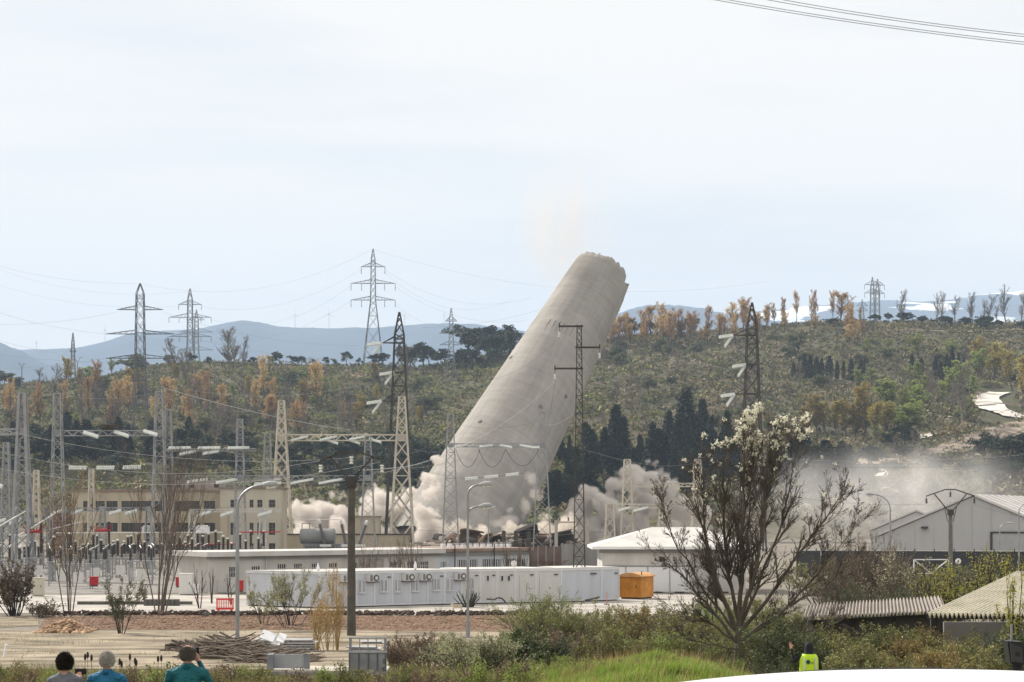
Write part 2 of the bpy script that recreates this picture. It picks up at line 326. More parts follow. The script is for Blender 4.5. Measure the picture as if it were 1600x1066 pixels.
# ------------------------------------------------------------------ the falling chimney
TD = 480.0
def chimney():
    s = TD/F
    m = bpy.data.materials.new('chimney_concrete'); m.use_nodes = True; t = m.node_tree; b = t.nodes['Principled BSDF']; b.inputs['Roughness'].default_value = 0.92; b.inputs['Specular IOR Level'].default_value = 0.15
    tcn = N('ShaderNodeTexCoord', t)
    def noise(sc_, scale=(1,1,1), d=6):
        mp_ = N('ShaderNodeMapping', t); mp_.inputs['Scale'].default_value = scale; n = N('ShaderNodeTexNoise', t); n.inputs['Scale'].default_value = sc_; n.inputs['Detail'].default_value = d
        t.links.new(tcn.outputs['Object'], mp_.inputs[0]); t.links.new(mp_.outputs[0], n.inputs[0]); return n.outputs[0]
    def mrange(src, a, c, lo, hi): n = N('ShaderNodeMapRange', t); n.inputs[1].default_value = a; n.inputs[2].default_value = c; n.inputs[3].default_value = lo; n.inputs[4].default_value = hi; t.links.new(src, n.inputs[0]); return n.outputs[0]
    wv = N('ShaderNodeTexWave', t); wv.wave_type = 'BANDS'; wv.bands_direction = 'Z'; wv.inputs['Scale'].default_value = 0.26; wv.inputs['Distortion'].default_value = 0.25; wv.inputs['Detail'].default_value = 3
    t.links.new(tcn.outputs['Object'], wv.inputs[0])
    a = mrange(wv.outputs[0], 0.0, 0.10, 0.965, 1.0); c = mrange(noise(0.8, (1,1,0.04)), 0.3, 0.7, 0.90, 1.08); e = mrange(noise(0.10), 0.3, 0.7, 0.84, 1.14)
    g = mrange(noise(0.35, (0.4,0.4,2.2)), 0.35, 0.65, 0.93, 1.07)
    sx = N('ShaderNodeSeparateXYZ', t); t.links.new(tcn.outputs['Object'], sx.inputs[0])
    def mulm(x, y): n = N('ShaderNodeMath', t, operation='MULTIPLY'); t.links.new(x, n.inputs[0]); t.links.new(y, n.inputs[1]); return n.outputs[0]
    v = mulm(mulm(a, c), mulm(e, g)); mx = N('ShaderNodeMix', t, data_type='RGBA', blend_type='MULTIPLY'); mx.inputs[0].default_value = 1; mx.inputs[6].default_value = (0.315,0.298,0.274,1)
    t.links.new(v, mx.inputs[7]); t.links.new(mx.outputs[2], b.inputs['Base Color'])
    bn = N('ShaderNodeBump', t); bn.inputs['Strength'].default_value = 0.5; bn.inputs['Distance'].default_value = 0.15; t.links.new(a, bn.inputs['Height']); t.links.new(bn.outputs[0], b.inputs['Normal'])
    inner = mat('chimney_inside', (0.10,0.085,0.07), 0.95, 0.3, 0.5)
    # axis in the photo plane (0.478, 0.878), leaning away from the camera as well
    phi = math.radians(27); ax = Vector((0.478*math.cos(phi), math.sin(phi), 0.878*math.cos(phi)))
    topc = P(941, 428, TD+22); L = 92.0; base = topc-ax*L
    q = Vector((0,0,1)).rotation_difference(ax)
    root = thing('toppling_chimney', 'huge tapering concrete chimney toppling sideways out of rising dust, top broken off', 'chimney', base)
    root.rotation_mode = 'QUATERNION'; root.rotation_quaternion = q
    n, rows = 144, 66; r0 = np.random.default_rng(11)
    R = lambda z: lerp(14.2, 7.65, z/L)
    jag = np.convolve(np.pad(r0.normal(0, 1.0, n), 3, 'wrap'), [0.12,0.2,0.36,0.2,0.12], 'valid')[:n]*0.55+r0.normal(0, 0.10, n)
    qi = q.inverted(); right = (qi @ Vector((0.878, 0, -0.478))); ra = math.atan2(right.y, right.x)
    toward = (qi @ Vector((0,-1,0))); ta = math.atan2(toward.y, toward.x)
    th = np.linspace(0, 2*math.pi, n, endpoint=False)
    dr = np.angle(np.exp(1j*(th-ra)))
    bite = 5.2*np.exp(-(dr/0.55)**2)-3.2*np.exp(-((dr-0.34*np.sign(np.angle(np.exp(1j*(ta-ra)))) )/0.05)**2)
    topz = L-bite+(jag+r0.normal(0,0.28,n))*(0.8+1.6*np.exp(-(dr/0.9)**2))
    V = []; 
    for k in range(rows+1):
        f = k/rows; z = topz*f; V.append(np.stack([np.cos(th)*R(z), np.sin(th)*R(z), z], -1))
    Vi = []
    for k in range(rows, rows-14, -1):
        f = k/rows; z = topz*f; Vi.append(np.stack([np.cos(th)*(R(z)-0.55), np.sin(th)*(R(z)-0.55), z-(0.12 if k == rows else 0)], -1))
    V = np.concatenate(V+Vi); Fc = []
    tot = rows+1+14
    for k in range(tot-1):
        for i in range(n): Fc.append((k*n+i, k*n+(i+1)%n, (k+1)*n+(i+1)%n, (k+1)*n+i))
    me = np_mesh('shell', V, Fc, m, True); me.materials.append(inner)
    mi = np.zeros(len(Fc), dtype=np.int32); mi[rows*n:] = 1; me.polygons.foreach_set('material_index', mi)
    link_mesh('concrete_shell', me, root)
    # ladder rungs / fixings row high on the shaded face, patches, a hole
    for j, da in enumerate((-0.62,-0.46,-0.32,-0.2,-0.08,0.06)):
        a_ = ta+da*1.0; z = L*0.71; mb = MB(); rr = R(z)+0.05
        mb.bar((math.cos(a_)*rr, math.sin(a_)*rr, z-2.6-0.5*(j%2)), (math.cos(a_)*(R(z+2.6)+0.05), math.sin(a_)*(R(z+2.6)+0.05), z+2.6), 0.12); mb.build('wall_bracket', mat('bracket_dark', (0.16,0.15,0.14), 0.8), root)
    for (da, zz) in ((-1.15,0.60),(0.25,0.47),(-0.75,0.36),(0.7,0.55)):
        a_ = ta+da; z = L*zz; mb = MB(); c = Vector((math.cos(a_)*R(z), math.sin(a_)*R(z), z)); mb.lathe([(0.5,-0.1),(0.55,0.12),(0.3,0.2)], c, (math.cos(a_), math.sin(a_), 0.1), 8); mb.build('shell_hole', mat('bracket_dark', (0.1,0.1,0.1)), root)
    return root
chimney()

# ------------------------------------------------------------------ dust
TMP = bpy.data.scenes.new('work')          # a scratch scene where remeshed shapes are evaluated; removed again below
def eval_mesh(o):
    vl = TMP.view_layers[0]; vl.update(); return bpy.data.meshes.new_from_object(o.evaluated_get(vl.depsgraph))
def puff_mesh(name, blobs, voxel=0.9, seed=0, detail=2):
    r = np.random.default_rng(seed); bl = list(blobs); cur = list(blobs)
    for lev in range(detail):
        nxt = []
        for (c, rad) in cur:
            for _ in range(14 if lev == 0 else 9):
                v = r.normal(size=3); v /= np.linalg.norm(v); v[2] = abs(v[2])*0.9+v[2]*0.1; v[1] -= 0.15
                nxt.append((Vector(c)+Vector(v)*rad*0.86, rad*r.uniform(0.28,0.50)))
        bl += nxt; cur = nxt
    import bmesh
    bm0 = bmesh.new(); bmesh.ops.create_icosphere(bm0, subdivisions=2, radius=1.0); sv = np.array([v.co for v in bm0.verts]); sf = np.array([[v.index for v in f.verts] for f in bm0.faces]); bm0.free()
    V = np.concatenate([sv*rad+np.array(c) for c, rad in bl]); Fc = np.concatenate([sf+i*len(sv) for i in range(len(bl))])
    me = np_mesh(name+'_raw', V, Fc, None); o = bpy.data.objects.new(name+'_raw', me); TMP.collection.objects.link(o)
    md = o.modifiers.new('r', 'REMESH'); md.mode = 'VOXEL'; md.voxel_size = voxel
    sm = o.modifiers.new('s', 'SMOOTH'); sm.iterations = 2
    for (ts, st) in ((5.0, 2.6), (1.8, 1.1)):
        tx = bpy.data.textures.new(name+'_billow', 'CLOUDS'); tx.noise_scale = ts*voxel; tx.noise_depth = 3; tx.cloud_type = 'GRAYSCALE'
        dm = o.modifiers.new('d', 'DISPLACE'); dm.texture = tx; dm.strength = st*voxel; dm.texture_coords = 'LOCAL'; dm.mid_level = 0.45
    res = eval_mesh(o); res.name = name
    bpy.data.objects.remove(o); bpy.data.meshes.remove(me); return res
def vol_mat(name, col, dens, aniso=0.0, noise=None):
    m = bpy.data.materials.new(name); m.use_nodes = True; t = m.node_tree; t.nodes.clear(); o = t.nodes.new('ShaderNodeOutputMaterial'); v = t.nodes.new('ShaderNodeVolumePrincipled')
    v.inputs['Color'].default_value = (*col, 1); v.inputs['Density'].default_value = dens; v.inputs['Anisotropy'].default_value = aniso
    if noise:
        sc_, lo, hi, stretch = noise
        tcn = N('ShaderNodeTexCoord', t); mp_ = N('ShaderNodeMapping', t); mp_.inputs['Scale'].default_value = stretch; n = N('ShaderNodeTexNoise', t); n.inputs['Scale'].default_value = sc_; n.inputs['Detail'].default_value = 5; n.inputs['Roughness'].default_value = 0.6; n.inputs['Distortion'].default_value = 0.6
        t.links.new(tcn.outputs['Object'], mp_.inputs[0]); t.links.new(mp_.outputs[0], n.inputs[0])
        r = N('ShaderNodeMapRange', t); r.inputs[1].default_value = lo; r.inputs[2].default_value = hi; r.inputs[3].default_value = 0; r.inputs[4].default_value = dens; t.links.new(n.outputs[0], r.inputs[0])
        # fade out towards the box faces (Generated runs 0..1 across the bounding box)
        g = N('ShaderNodeVectorMath', t, operation='SUBTRACT'); g.inputs[1].default_value = (0.5,0.5,0.42); t.links.new(tcn.outputs['Generated'], g.inputs[0]); ln = N('ShaderNodeVectorMath', t, operation='LENGTH'); t.links.new(g.outputs[0], ln.inputs[0])
        f = N('ShaderNodeMapRange', t); f.interpolation_type = 'SMOOTHSTEP'; f.inputs[1].default_value = 0.5; f.inputs[2].default_value = 0.12; f.inputs[3].default_value = 0; f.inputs[4].default_value = 1; t.links.new(ln.outputs['Value'], f.inputs[0])
        mu = N('ShaderNodeMath', t, operation='MULTIPLY'); t.links.new(r.outputs[0], mu.inputs[0]); t.links.new(f.outputs[0], mu.inputs[1]); t.links.new(mu.outputs[0], v.inputs['Density'])
    t.links.new(v.outputs[0], o.inputs['Volume']); return m
def billow_mat(name, blobs, col, dens, fs=0.16, amp=0.95, edge=0.26):
    """dust density: soft union of blobs, broken up by cell noise into cauliflower billows and by fine noise into wisps (object space)"""
    m = bpy.data.materials.new(name); m.use_nodes = True; t = m.node_tree; t.nodes.clear(); o = t.nodes.new('ShaderNodeOutputMaterial'); v = t.nodes.new('ShaderNodeVolumePrincipled')
    v.inputs['Color'].default_value = (*col, 1); tcn = N('ShaderNodeTexCoord', t); cur = None
    for (c, r) in blobs:
        d_ = N('ShaderNodeVectorMath', t, operation='DISTANCE'); d_.inputs[1].default_value = c; t.links.new(tcn.outputs['Object'], d_.inputs[0])
        q = N('ShaderNodeMath', t, operation='MULTIPLY_ADD'); q.inputs[1].default_value = -1.0/r; q.inputs[2].default_value = 1.0; t.links.new(d_.outputs['Value'], q.inputs[0])
        if cur is None: cur = q.outputs[0]
        else: mx = N('ShaderNodeMath', t, operation='SMOOTH_MAX'); mx.inputs[2].default_value = 0.25; t.links.new(cur, mx.inputs[0]); t.links.new(q.outputs[0], mx.inputs[1]); cur = mx.outputs[0]
    nz_ = N('ShaderNodeTexNoise', t); nz_.inputs['Scale'].default_value = fs*1.3; nz_.inputs['Detail'].default_value = 3; t.links.new(tcn.outputs['Object'], nz_.inputs[0])
    wp = N('ShaderNodeVectorMath', t, operation='MULTIPLY_ADD'); wp.inputs[1].default_value = (3.2,3.2,3.2); t.links.new(nz_.outputs['Color'], wp.inputs[0]); t.links.new(tcn.outputs['Object'], wp.inputs[2])
    vo = N('ShaderNodeTexVoronoi', t); vo.feature = 'SMOOTH_F1'; vo.inputs['Scale'].default_value = fs; vo.inputs['Detail'].default_value = 1.5; vo.inputs['Roughness'].default_value = 0.55; vo.inputs['Lacunarity'].default_value = 2.6; vo.inputs['Smoothness'].default_value = 0.25
    t.links.new(wp.outputs[0], vo.inputs['Vector'])
    a1 = N('ShaderNodeMath', t, operation='MULTIPLY_ADD'); a1.inputs[1].default_value = -amp; t.links.new(vo.outputs['Distance'], a1.inputs[0]); t.links.new(cur, a1.inputs[2])
    ad = N('ShaderNodeMath', t, operation='ADD'); ad.inputs[1].default_value = amp*0.52; t.links.new(a1.outputs[0], ad.inputs[0])
    mr_ = N('ShaderNodeMapRange', t); mr_.interpolation_type = 'SMOOTHSTEP'; mr_.inputs[1].default_value = 0.0; mr_.inputs[2].default_value = edge; mr_.inputs[3].default_value = 0; mr_.inputs[4].default_value = dens; t.links.new(ad.outputs[0], mr_.inputs[0])
    t.links.new(mr_.outputs[0], v.inputs['Density']); t.links.new(v.outputs[0], o.inputs['Volume']); m.cycles.volume_step_rate = 0.5; return m
def dust(name, label, spec, d, seed, voxel=1.2, col=(0.94,0.885,0.835), dens=0.8, fs=0.15, amp=1.05):
    s = d/F; cs = [P(px, py, d+dy) for (px, py, rad, dy) in spec]; org = sum(cs, Vector((0,0,0)))/len(cs); bl = [(c-org, rad*s) for c, (px, py, rad, dy) in zip(cs, spec)]
    o = link_mesh(name, puff_mesh(name, [(c, r*1.22) for c, r in bl], voxel, seed, 0), loc=org); o.data.materials.append(billow_mat(name, [(c, r*1.12) for c, r in bl], col, dens, fs, amp)); return tag(o, label, 'dust', kind='stuff')
DDL = 462.0
dust('dust_cloud', 'pale billowing dust cloud rolling out left of the chimney', [(476,806,28,0),(506,796,36,4),(540,806,30,0),(572,806,30,-2),(597,790,34,4),(600,772,22,6),(625,800,34,0),(643,778,26,6),(640,818,34,0),(480,836,30,-6),(530,838,32,-6),(580,838,32,-6),(630,842,32,-6)], DDL, 1)
dust('dust_cloud', 'dust clinging to the sunlit left foot of the chimney', [(664,746,17,-16),(686,724,15,-18),(672,772,22,-14),(698,708,9,-18),(664,804,30,-14),(662,834,30,-14),(690,836,24,-16)], DDL-6, 2, 0.9, fs=0.22)
dust('dust_cloud', 'tall dust cloud boiling up right of the chimney', [(900,804,30,0),(930,782,32,2),(962,762,32,4),(992,748,36,6),(1022,742,30,8),(1040,764,28,6),(950,806,40,0),(1000,792,46,4),(1048,796,30,6),(1085,806,30,8),(920,832,34,-2),(980,834,40,2),(1040,832,36,4)], DDL, 3, col=(0.925,0.875,0.83))
dust('dust_cloud', 'low beige dust spilling over the rubble in front of the chimney', [(690,828,20,0),(722,824,18,-2),(756,832,20,-4),(795,830,18,-4),(826,830,18,-4),(856,824,22,-2),(884,824,24,0)], DDL-20, 4, 0.9, col=(0.96,0.89,0.80), dens=0.5, fs=0.24)
dust('dust_cloud', 'small white jet of dust on the shaded chimney foot', [(795,796,9,-8),(797,812,14,-6),(780,818,14,-6),(832,748,13,0),(836,772,17,0),(822,796,18,-4)], DDL-26, 6, 0.6, dens=0.13, fs=0.26)
def veil(name, label, x0, x1, y0, y1, d, depth, m):
    a = P(x0, y1, d); b = P(x1, y0, d); mb = MB().box(a.x, b.x, d-depth/2, d+depth/2, max(a.z, 0.5), b.z); c = Vector(((a.x+b.x)/2, d, (a.z+b.z)/2))
    o = mb.build(name, m, origin=c, loc=c); return tag(o, label, 'dust', kind='stuff')
veil('dust_veil', 'thin grey dust veil drifting over the halls on the right', 1130, 1660, 660, 930, 400, 70, vol_mat('veil_volume', (0.95,0.94,0.93), 0.06, 0.0, (0.05, 0.42, 0.70, (1,1,0.7))))
veil('dust_veil', 'faint brown wisp of dust trailing above the broken chimney top', 785, 985, 200, 462, 500, 22, vol_mat('wisp_volume', (0.93,0.84,0.74), 0.10, 0.0, (0.06, 0.43, 0.74, (1.7,1.7,0.55))))
# ------------------------------------------------------------------ lattice steel: materials and generators
M_beige = mat('beige_steel', (0.52,0.48,0.41), 0.6, 0.12, 0.8); M_grey = mat('galvanised_steel', (0.29,0.30,0.315), 0.5, 0.15, 0.8, metal=0.3)
M_dark = mat('dark_steel', (0.055,0.05,0.045), 0.7, 0.3, 0.8); M_far = mat('pylon_steel', (0.17,0.18,0.19), 0.6, 0.2, 0.3)
M_ins = mat('glass_insulator', (0.62,0.645,0.62), 0.25, 0.05, 3.0, spec=0.6); M_blk = mat('brown_porcelain', (0.035,0.026,0.022), 0.3, 0.3, 2.0, spec=0.5)
M_tubep = mat('portal_pale', (0.52,0.52,0.50), 0.5, 0.08); M_wire = mat('cable_dark', (0.10,0.10,0.10), 0.6, 0.1); M_wirel = mat('cable_aluminium', (0.42,0.42,0.42), 0.4, 0.1, metal=0.4)
def lattice(levels, wl, wb, cx=0, cy=0, single=False):
    """square lattice column: levels [(z, halfwidth)] -> (corner posts MB list of four, bracing MB)"""
    posts = [MB() for _ in range(4)]; br = MB(); cs = ((-1,-1),(1,-1),(1,1),(-1,1))
    pt = lambda c, l: Vector((cx+c[0]*l[1], cy+c[1]*l[1], l[0]))
    for k in range(len(levels)-1):
        a, b = levels[k], levels[k+1]
        for i in range(4):
            c, e = cs[i], cs[(i+1)%4]; posts[i].bar(pt(c,a), pt(c,b), wl)
            if single and k % 2: br.bar(pt(c,a), pt(e,b), wb)
            elif single: br.bar(pt(e,a), pt(c,b), wb)
            else: br.bar(pt(c,a), pt(e,b), wb); br.bar(pt(e,a), pt(c,b), wb)
            if k % 3 == 0 and k: br.bar(pt(c,a), pt(e,a), wb)
    return posts, br
def levels(z0, z1, h0, h1, ratio=1.5, minh=0.5):
    zs = [z0]; z = z0
    while True:
        hw = lerp(h0, h1, (z-z0)/(z1-z0)); z += max(2*hw*ratio, minh)
        if z > z1-0.4*max(2*h1*ratio, minh): break
        zs.append(z)
    zs.append(z1); return [(z, lerp(h0, h1, (z-z0)/(z1-z0))) for z in zs]
def insulator(mb, p0, p1, r=0.14, n=None):
    p0 = Vector(p0); p1 = Vector(p1); L = (p1-p0).length; n = n or max(4, int(L/(r*1.3))); prof = []
    for i in range(n):
        a = L*(i+0.1)/n; b = L*(i+0.6)/n; prof += [(r*0.62,a),(r,lerp(a,b,0.4)),(r*0.95,b),(r*0.55,b+0.01)]
    return mb.lathe(prof, p0, (p1-p0), 7)
def gantry(name, label, d, cols, beams, m, strings=(), cat='gantry', wl=0.16, wb=0.085, single=False, pair=0.35, group=None):
    s = d/F; x0 = (cols[0][0]-800)*s; org = Vector((x0, d, 0)); root = thing(name, label, cat, org, group=group)
    for (px, yt, hb, ht) in cols:
        X = (px-800)*s-x0; zt = CAMZ+(HY-yt)*s; ps, br = lattice(levels(0, zt, hb*s, ht*s, 1.25 if not single else 0.9), wl, wb, X, 0, single)
        c = None
        for p in ps: c = p.build('corner_post', m, root)
        br.build('bracing', m, root)
        mb = MB(); mb.box(X-ht*s-0.05, X+ht*s+0.05, -ht*s-0.05, ht*s+0.05, zt-0.06, zt+0.05); mb.build('top_plate', m, root)
        for sx in (-1,1):
            for sy in (-1,1): MB().box(X+sx*hb*s-0.3, X+sx*hb*s+0.3, sy*hb*s-0.3, sy*hb*s+0.3, -0.05, 0.25).build('footing', mat('footing', (0.4,0.39,0.36), 0.9), root)
    for (py, pa, pb, h) in beams:
        za = CAMZ+(HY-py)*s; hh = h*s/2; xa, xb = (pa-800)*s-x0, (pb-800)*s-x0; ch = MB(); br = MB(); n = max(3, int((xb-xa)/(hh*2.2)))
        for sy in (-hh,hh):
            for sz in (-hh,hh): ch.bar((xa,sy,za+sz),(xb,sy,za+sz), wl*0.8)
            for k in range(n):
                a, b = lerp(xa,xb,k/n), lerp(xa,xb,(k+1)/n); z_ = (-hh,hh) if k % 2 else (hh,-hh)
                br.bar((a,sy,za+z_[0]),(b,sy,za+z_[1]), wb)
        for k in range(n+1):
            a = lerp(xa,xb,k/n); br.bar((a,-hh,za-hh),(a,hh,za-hh), wb); br.bar((a,-hh,za+hh),(a,hh,za+hh), wb)
        b_ = ch.build('beam', m, root); br.build('beam_bracing', m, b_)
        for px in [c[0] for c in cols]:
            if pa-3 <= px <= pb+3:
                X = (px-800)*s-x0; MB().box(X-hh*1.5, X+hh*1.5, -hh*1.3, hh*1.3, za-hh*1.3, za+hh*1.3).build('joint_plate', m, root)
    for (xa, ya, xb, yb) in strings:
        for off in ((-pair/2, pair/2) if pair else (0,)):
            a = P(xa, ya, d)-org; b = P(xb, yb, d)-org; a.y = -0.5+off; b.y = -2.2+off; a.z += off*0.5; b.z += off*0.5
            insulator(MB(), a, b, 0.15).build('insulator_string', M_ins, root)
    return root
GA = gantry('line_gantry', 'tall cream painted lattice gantry with crossbeam in front of the dust', 330, [(440,626,17,4),(628,620,19,4.5)], [(684,432,637,9)], M_beige,
   [(482,682,457,689),(527,682,501,689),(572,682,547,688),(512,688,530,694),(547,688,564,694),(577,686,597,692)], wl=0.24, wb=0.13)
GB = gantry('line_gantry', 'slim grey lattice gantry standing in front of the chimney foot', 338, [(704,648,13,4),(847,644,14,4)], [(696,700,852,5)], M_grey,
   [(730,695,710,700),(770,696,749,699),(781,696,800,700),(812,696,832,700),(822,700,843,700)], wl=0.17, wb=0.085, single=True)
GC = gantry('line_gantry', 'grey lattice gantry with a stork nest on its beam', 222, [(90,615,12,5),(249,612,12.5,5)], [(677,86,253,8)], M_grey,
   [(132,676,160,684),(180,675,207,683),(226,674,251,681)], wl=0.125, wb=0.06, single=True)
GD = gantry('line_gantry', 'heavy grey gantry leg at the left edge carrying a beam out of frame', 206, [(35,614,15,4)], [(675,-80,40,8)], M_grey, [(-14,755,12,761)], wl=0.27, wb=0.10, single=True)
GE = gantry('line_gantry', 'grey gantry with two stacked beams beside the cream offices', 268, [(375,655,10,4),(263,640,10,4)], [(703,262,400,4),(747,262,440,7)], M_grey,
   [(299,700,267,701),(345,700,313,701),(390,700,359,701),(307,705,284,711),(343,705,320,710),(325,749,296,754),(372,749,341,755),(440,755,400,757)], wl=0.13, wb=0.065, single=True)
GG = gantry('line_gantry', 'low grey gantry with a long lattice beam behind the concrete pole', 300, [(418,678,11,4),(575,682,12,4)], [(747,398,582,7)], M_grey,
   [(490,749,456,756),(535,749,500,756),(440,749,412,756)], wl=0.14, wb=0.07, single=True)
GF = gantry('line_gantry', 'cream lattice gantry partly hidden by the blossoming tree', 326, [(980,718,11,4.5),(1090,718,11,4.5)], [(758,978,1092,5)], M_beige, [], wl=0.22, wb=0.12)
GH = gantry('line_gantry', 'short cream gantry between hipped roof and dust', 322, [(953,788,9,5),(1035,788,8,5)], [(791,946,1042,6)], M_beige, [(1012,793,988,799),(985,793,965,798)], wl=0.22, wb=0.12)
for (px, yt, hb, ht, d, lab, m) in ((10,692,9,3.5,240,'grey lattice column, lower one next to the heavy gantry leg',M_grey),(57,735,7,3,262,'small cream lattice column left of the cream offices',M_beige),(143,734,6,3,270,'small cream lattice column under the stork nest',M_beige)):
    gantry('lattice_column', lab, d, [(px,yt,hb,ht)], [], m, wl=0.18, wb=0.1)
gantry('bus_portal', 'low grey bus portal on three legs in the middle of the substation', 244, [(70,792,7,3),(160,792,7,3),(232,792,7,3)], [(796,66,236,5)], M_grey, [(100,798,86,803),(130,798,116,803),(190,798,176,803),(215,798,201,803)], cat='portal', wl=0.13, wb=0.07, single=True)
gantry('bus_portal', 'pale bus portal before the greyer block of the offices', 256, [(300,796,7,3),(410,794,7,3)], [(798,296,440,4)], M_tubep, [(330,800,312,806),(365,800,348,806),(425,800,406,806)], cat='portal', wl=0.13, wb=0.07, single=True)
gantry('bus_portal', 'low portal between the heavy gantry leg and the left frame edge', 232, [(-20,806,7,3),(48,806,7,3)], [(810,-24,52,5)], M_grey, [(10,812,-2,818),(34,812,22,818)], cat='portal', wl=0.13, wb=0.07, single=True)
# stork nest
c = P(170, 671, 222); nest = MB(); r_ = random.Random(4)
for i in range(220):
    a = r_.uniform(0,6.28); rr = r_.uniform(0.2,0.8); z = r_.uniform(0,0.5); p = Vector((math.cos(a)*rr, math.sin(a)*rr*0.8, z)); q = p+Vector((math.cos(a+1.6+r_.uniform(-.6,.6)), math.sin(a+1.6), r_.uniform(-.2,.25)))*r_.uniform(0.4,0.9)
    nest.tube(p, q, 0.025, n=3, caps=False)
tag(nest.build('stork_nest', mat('nest_twigs', (0.10,0.085,0.065), 0.9), loc=c), 'big stick nest on the beam of the grey gantry', 'nest')

# dark tall line towers with white V strings
def dark_tower(name, label, px, top, d, arms, basehw):
    s = d/F; org = Vector(((px-800)*s, d, 0)); root = thing(name, label, 'lattice tower', org); H = CAMZ+(HY-top)*s
    zs = H-34*s
    ps, br = lattice(levels(0, zs, basehw*s, 7*s, 1.3), 0.26, 0.12)
    for p in ps: p.build('corner_post', M_dark, root)
    br.build('bracing', M_dark, root)
    ps, br = lattice(levels(zs, H, 7*s, 0.6*s, 1.2), 0.24, 0.11)
    for p in ps: br.v += []; 
    pk = MB()
    for p in ps: pk.add(p.v, p.f)
    pk.add(br.v, br.f); pk.build('peak', M_dark, root)
    for (ya, tip, up) in arms:
        z = CAMZ+(HY-ya)*s; mb = MB(); T = Vector(((tip-px)*s, 0, z))
        for sy in (-1,1):
            mb.bar((-7*s, sy*7*s, z), T, 0.16)
            if up: mb.bar((-7*s, sy*7*s, z+up*s), T, 0.14)
            mb.bar((-7*s, sy*7*s, z), (7*s, sy*7*s, z), 0.16)
        a_ = mb.build('crossarm', M_dark, root)
        for (dx, dy) in ((-25,4),(-16,19)):
            for off in (-0.25,0.25): insulator(MB(), T+Vector((-0.2,off,off*0.6)), T+Vector((dx*s, off-1.0, -dy*s+off*0.6)), 0.19).build('insulator_string', M_ins, root)
    return root
dark_tower('line_tower', 'dark rusty lattice tower rising behind the cream gantry', 624, 488, 352, [(536,598,10),(582,618,0),(627,598,12)], 22)
dark_tower('line_tower', 'dark lattice tower rising behind the blossoming tree', 1175, 473, 352, [(524,1147,10),(570,1168,0),(616,1150,12)], 20)

# far pylons on the hills
def pylon(name, label, px, top, base, d, arms, hwb, hwt, waist, wl=0.3, m=None, drop=0, ground=None):
    s = d/F; zb = CAMZ+(HY-base)*s; org = Vector(((px-800)*s, d, zb-2)); root = thing(name, label, 'pylon', org, group='distant transmission pylons'); H = CAMZ+(HY-top)*s-org.z; m = m or M_far
    zw = CAMZ+(HY-waist)*s-org.z; pk = H-16*s
    ps, br = lattice(levels(0, zw, hwb*s, hwt*s, 1.2), wl, wl*0.5)
    p2, b2 = lattice(levels(zw, pk, hwt*s, hwt*s*0.75, 1.4), wl, wl*0.5); p3, b3 = lattice(levels(pk, H, hwt*s*0.75, 0.15, 1.5), wl*0.9, wl*0.45)
    for a, b, c in zip(ps, p2, p3): a.add(b.v, b.f); a.add(c.v, c.f); a.build('corner_post', m, root)
    br.add(b2.v, b2.f); br.add(b3.v, b3.f); br.build('bracing', m, root)
    for (ya, hl) in arms:
        z = CAMZ+(HY-ya)*s-org.z
        for sx in (-1,1):
            mb = MB(); T = Vector((sx*hl*s, 0, z)); h0 = 6*s
            for sy in (-1,1): mb.bar((sx*hwt*s*0.8, sy*hwt*s*0.8, z), T, wl*0.7); mb.bar((sx*hwt*s*0.8, sy*hwt*s*0.8, z+h0), T, wl*0.6)
            for k in range(1,5): f = k/5; mb.bar((lerp(sx*hwt*s*0.8,T.x,f),0,z),(lerp(sx*hwt*s*0.8,T.x,max(0,f-0.12)),0,lerp(z+h0,z,f)), wl*0.4)
            mb.build('crossarm', m, root)
            if drop:
                for f in (1.0, 0.52):
                    if hl < 25 and f < 1: continue
                    mb = MB(); insulator(mb, (T.x*f, 0, z), (T.x*f, 0, z-drop*s), 0.22, 6); mb.build('insulator_string', M_far, root)
    return root
pylon('transmission_pylon', 'dark three-armed pylon standing among the orange poplars', 219, 443, 662, 715, [(484,36),(522,54),(560,54)], 12, 7.5, 580, 0.27, mat('pylon_dark', (0.115,0.115,0.118), 0.7, 0.2, 0.3))
pylon('transmission_pylon', 'pale pylon with short arms in front of the peaked blue mountain', 297, 451, 575, 1180, [(476,18),(496,33),(526,33)], 9, 4.5, 540, 0.34, drop=9)
pylon('transmission_pylon', 'slim pylon half hidden behind a paler pylon', 307, 484, 575, 1500, [(500,13),(519,26),(547,26)], 7, 3.5, 550, 0.36)
pylon('transmission_pylon', 'tallest grey pylon on the left skyline with hanging insulators', 583, 389, 580, 1060, [(417,18.5),(443,34.5),(469,34.5)], 17, 4, 470, 0.34, drop=12)
pylon('transmission_pylon', 'pale pylon in front of the pine grove beside the chimney', 705, 482, 595, 985, [(502,9),(521,19),(539,18)], 9, 3.5, 540, 0.3)
pylon('transmission_pylon', 'twin pylon, nearer of the pair on the snowy skyline', 1363, 433, 505, 1330, [(445,12),(458,12)], 4, 3.2, 480, 0.32, drop=8)
pylon('transmission_pylon', 'twin pylon, darker-topped of the pair on the snowy skyline', 1371, 436, 505, 1350, [(446,11),(459,11)], 4, 3.2, 480, 0.32, drop=8)
pylon('transmission_pylon', 'small far pylon left of the twin pair among bare trees', 1347, 468, 507, 1500, [(478,9),(486,9)], 4, 2.5, 490, 0.3)
pylon('transmission_pylon', 'small lattice mast with aerial against the blue mountain', 114, 520, 592, 1120, [(550,5)], 4, 2.6, 560, 0.3)
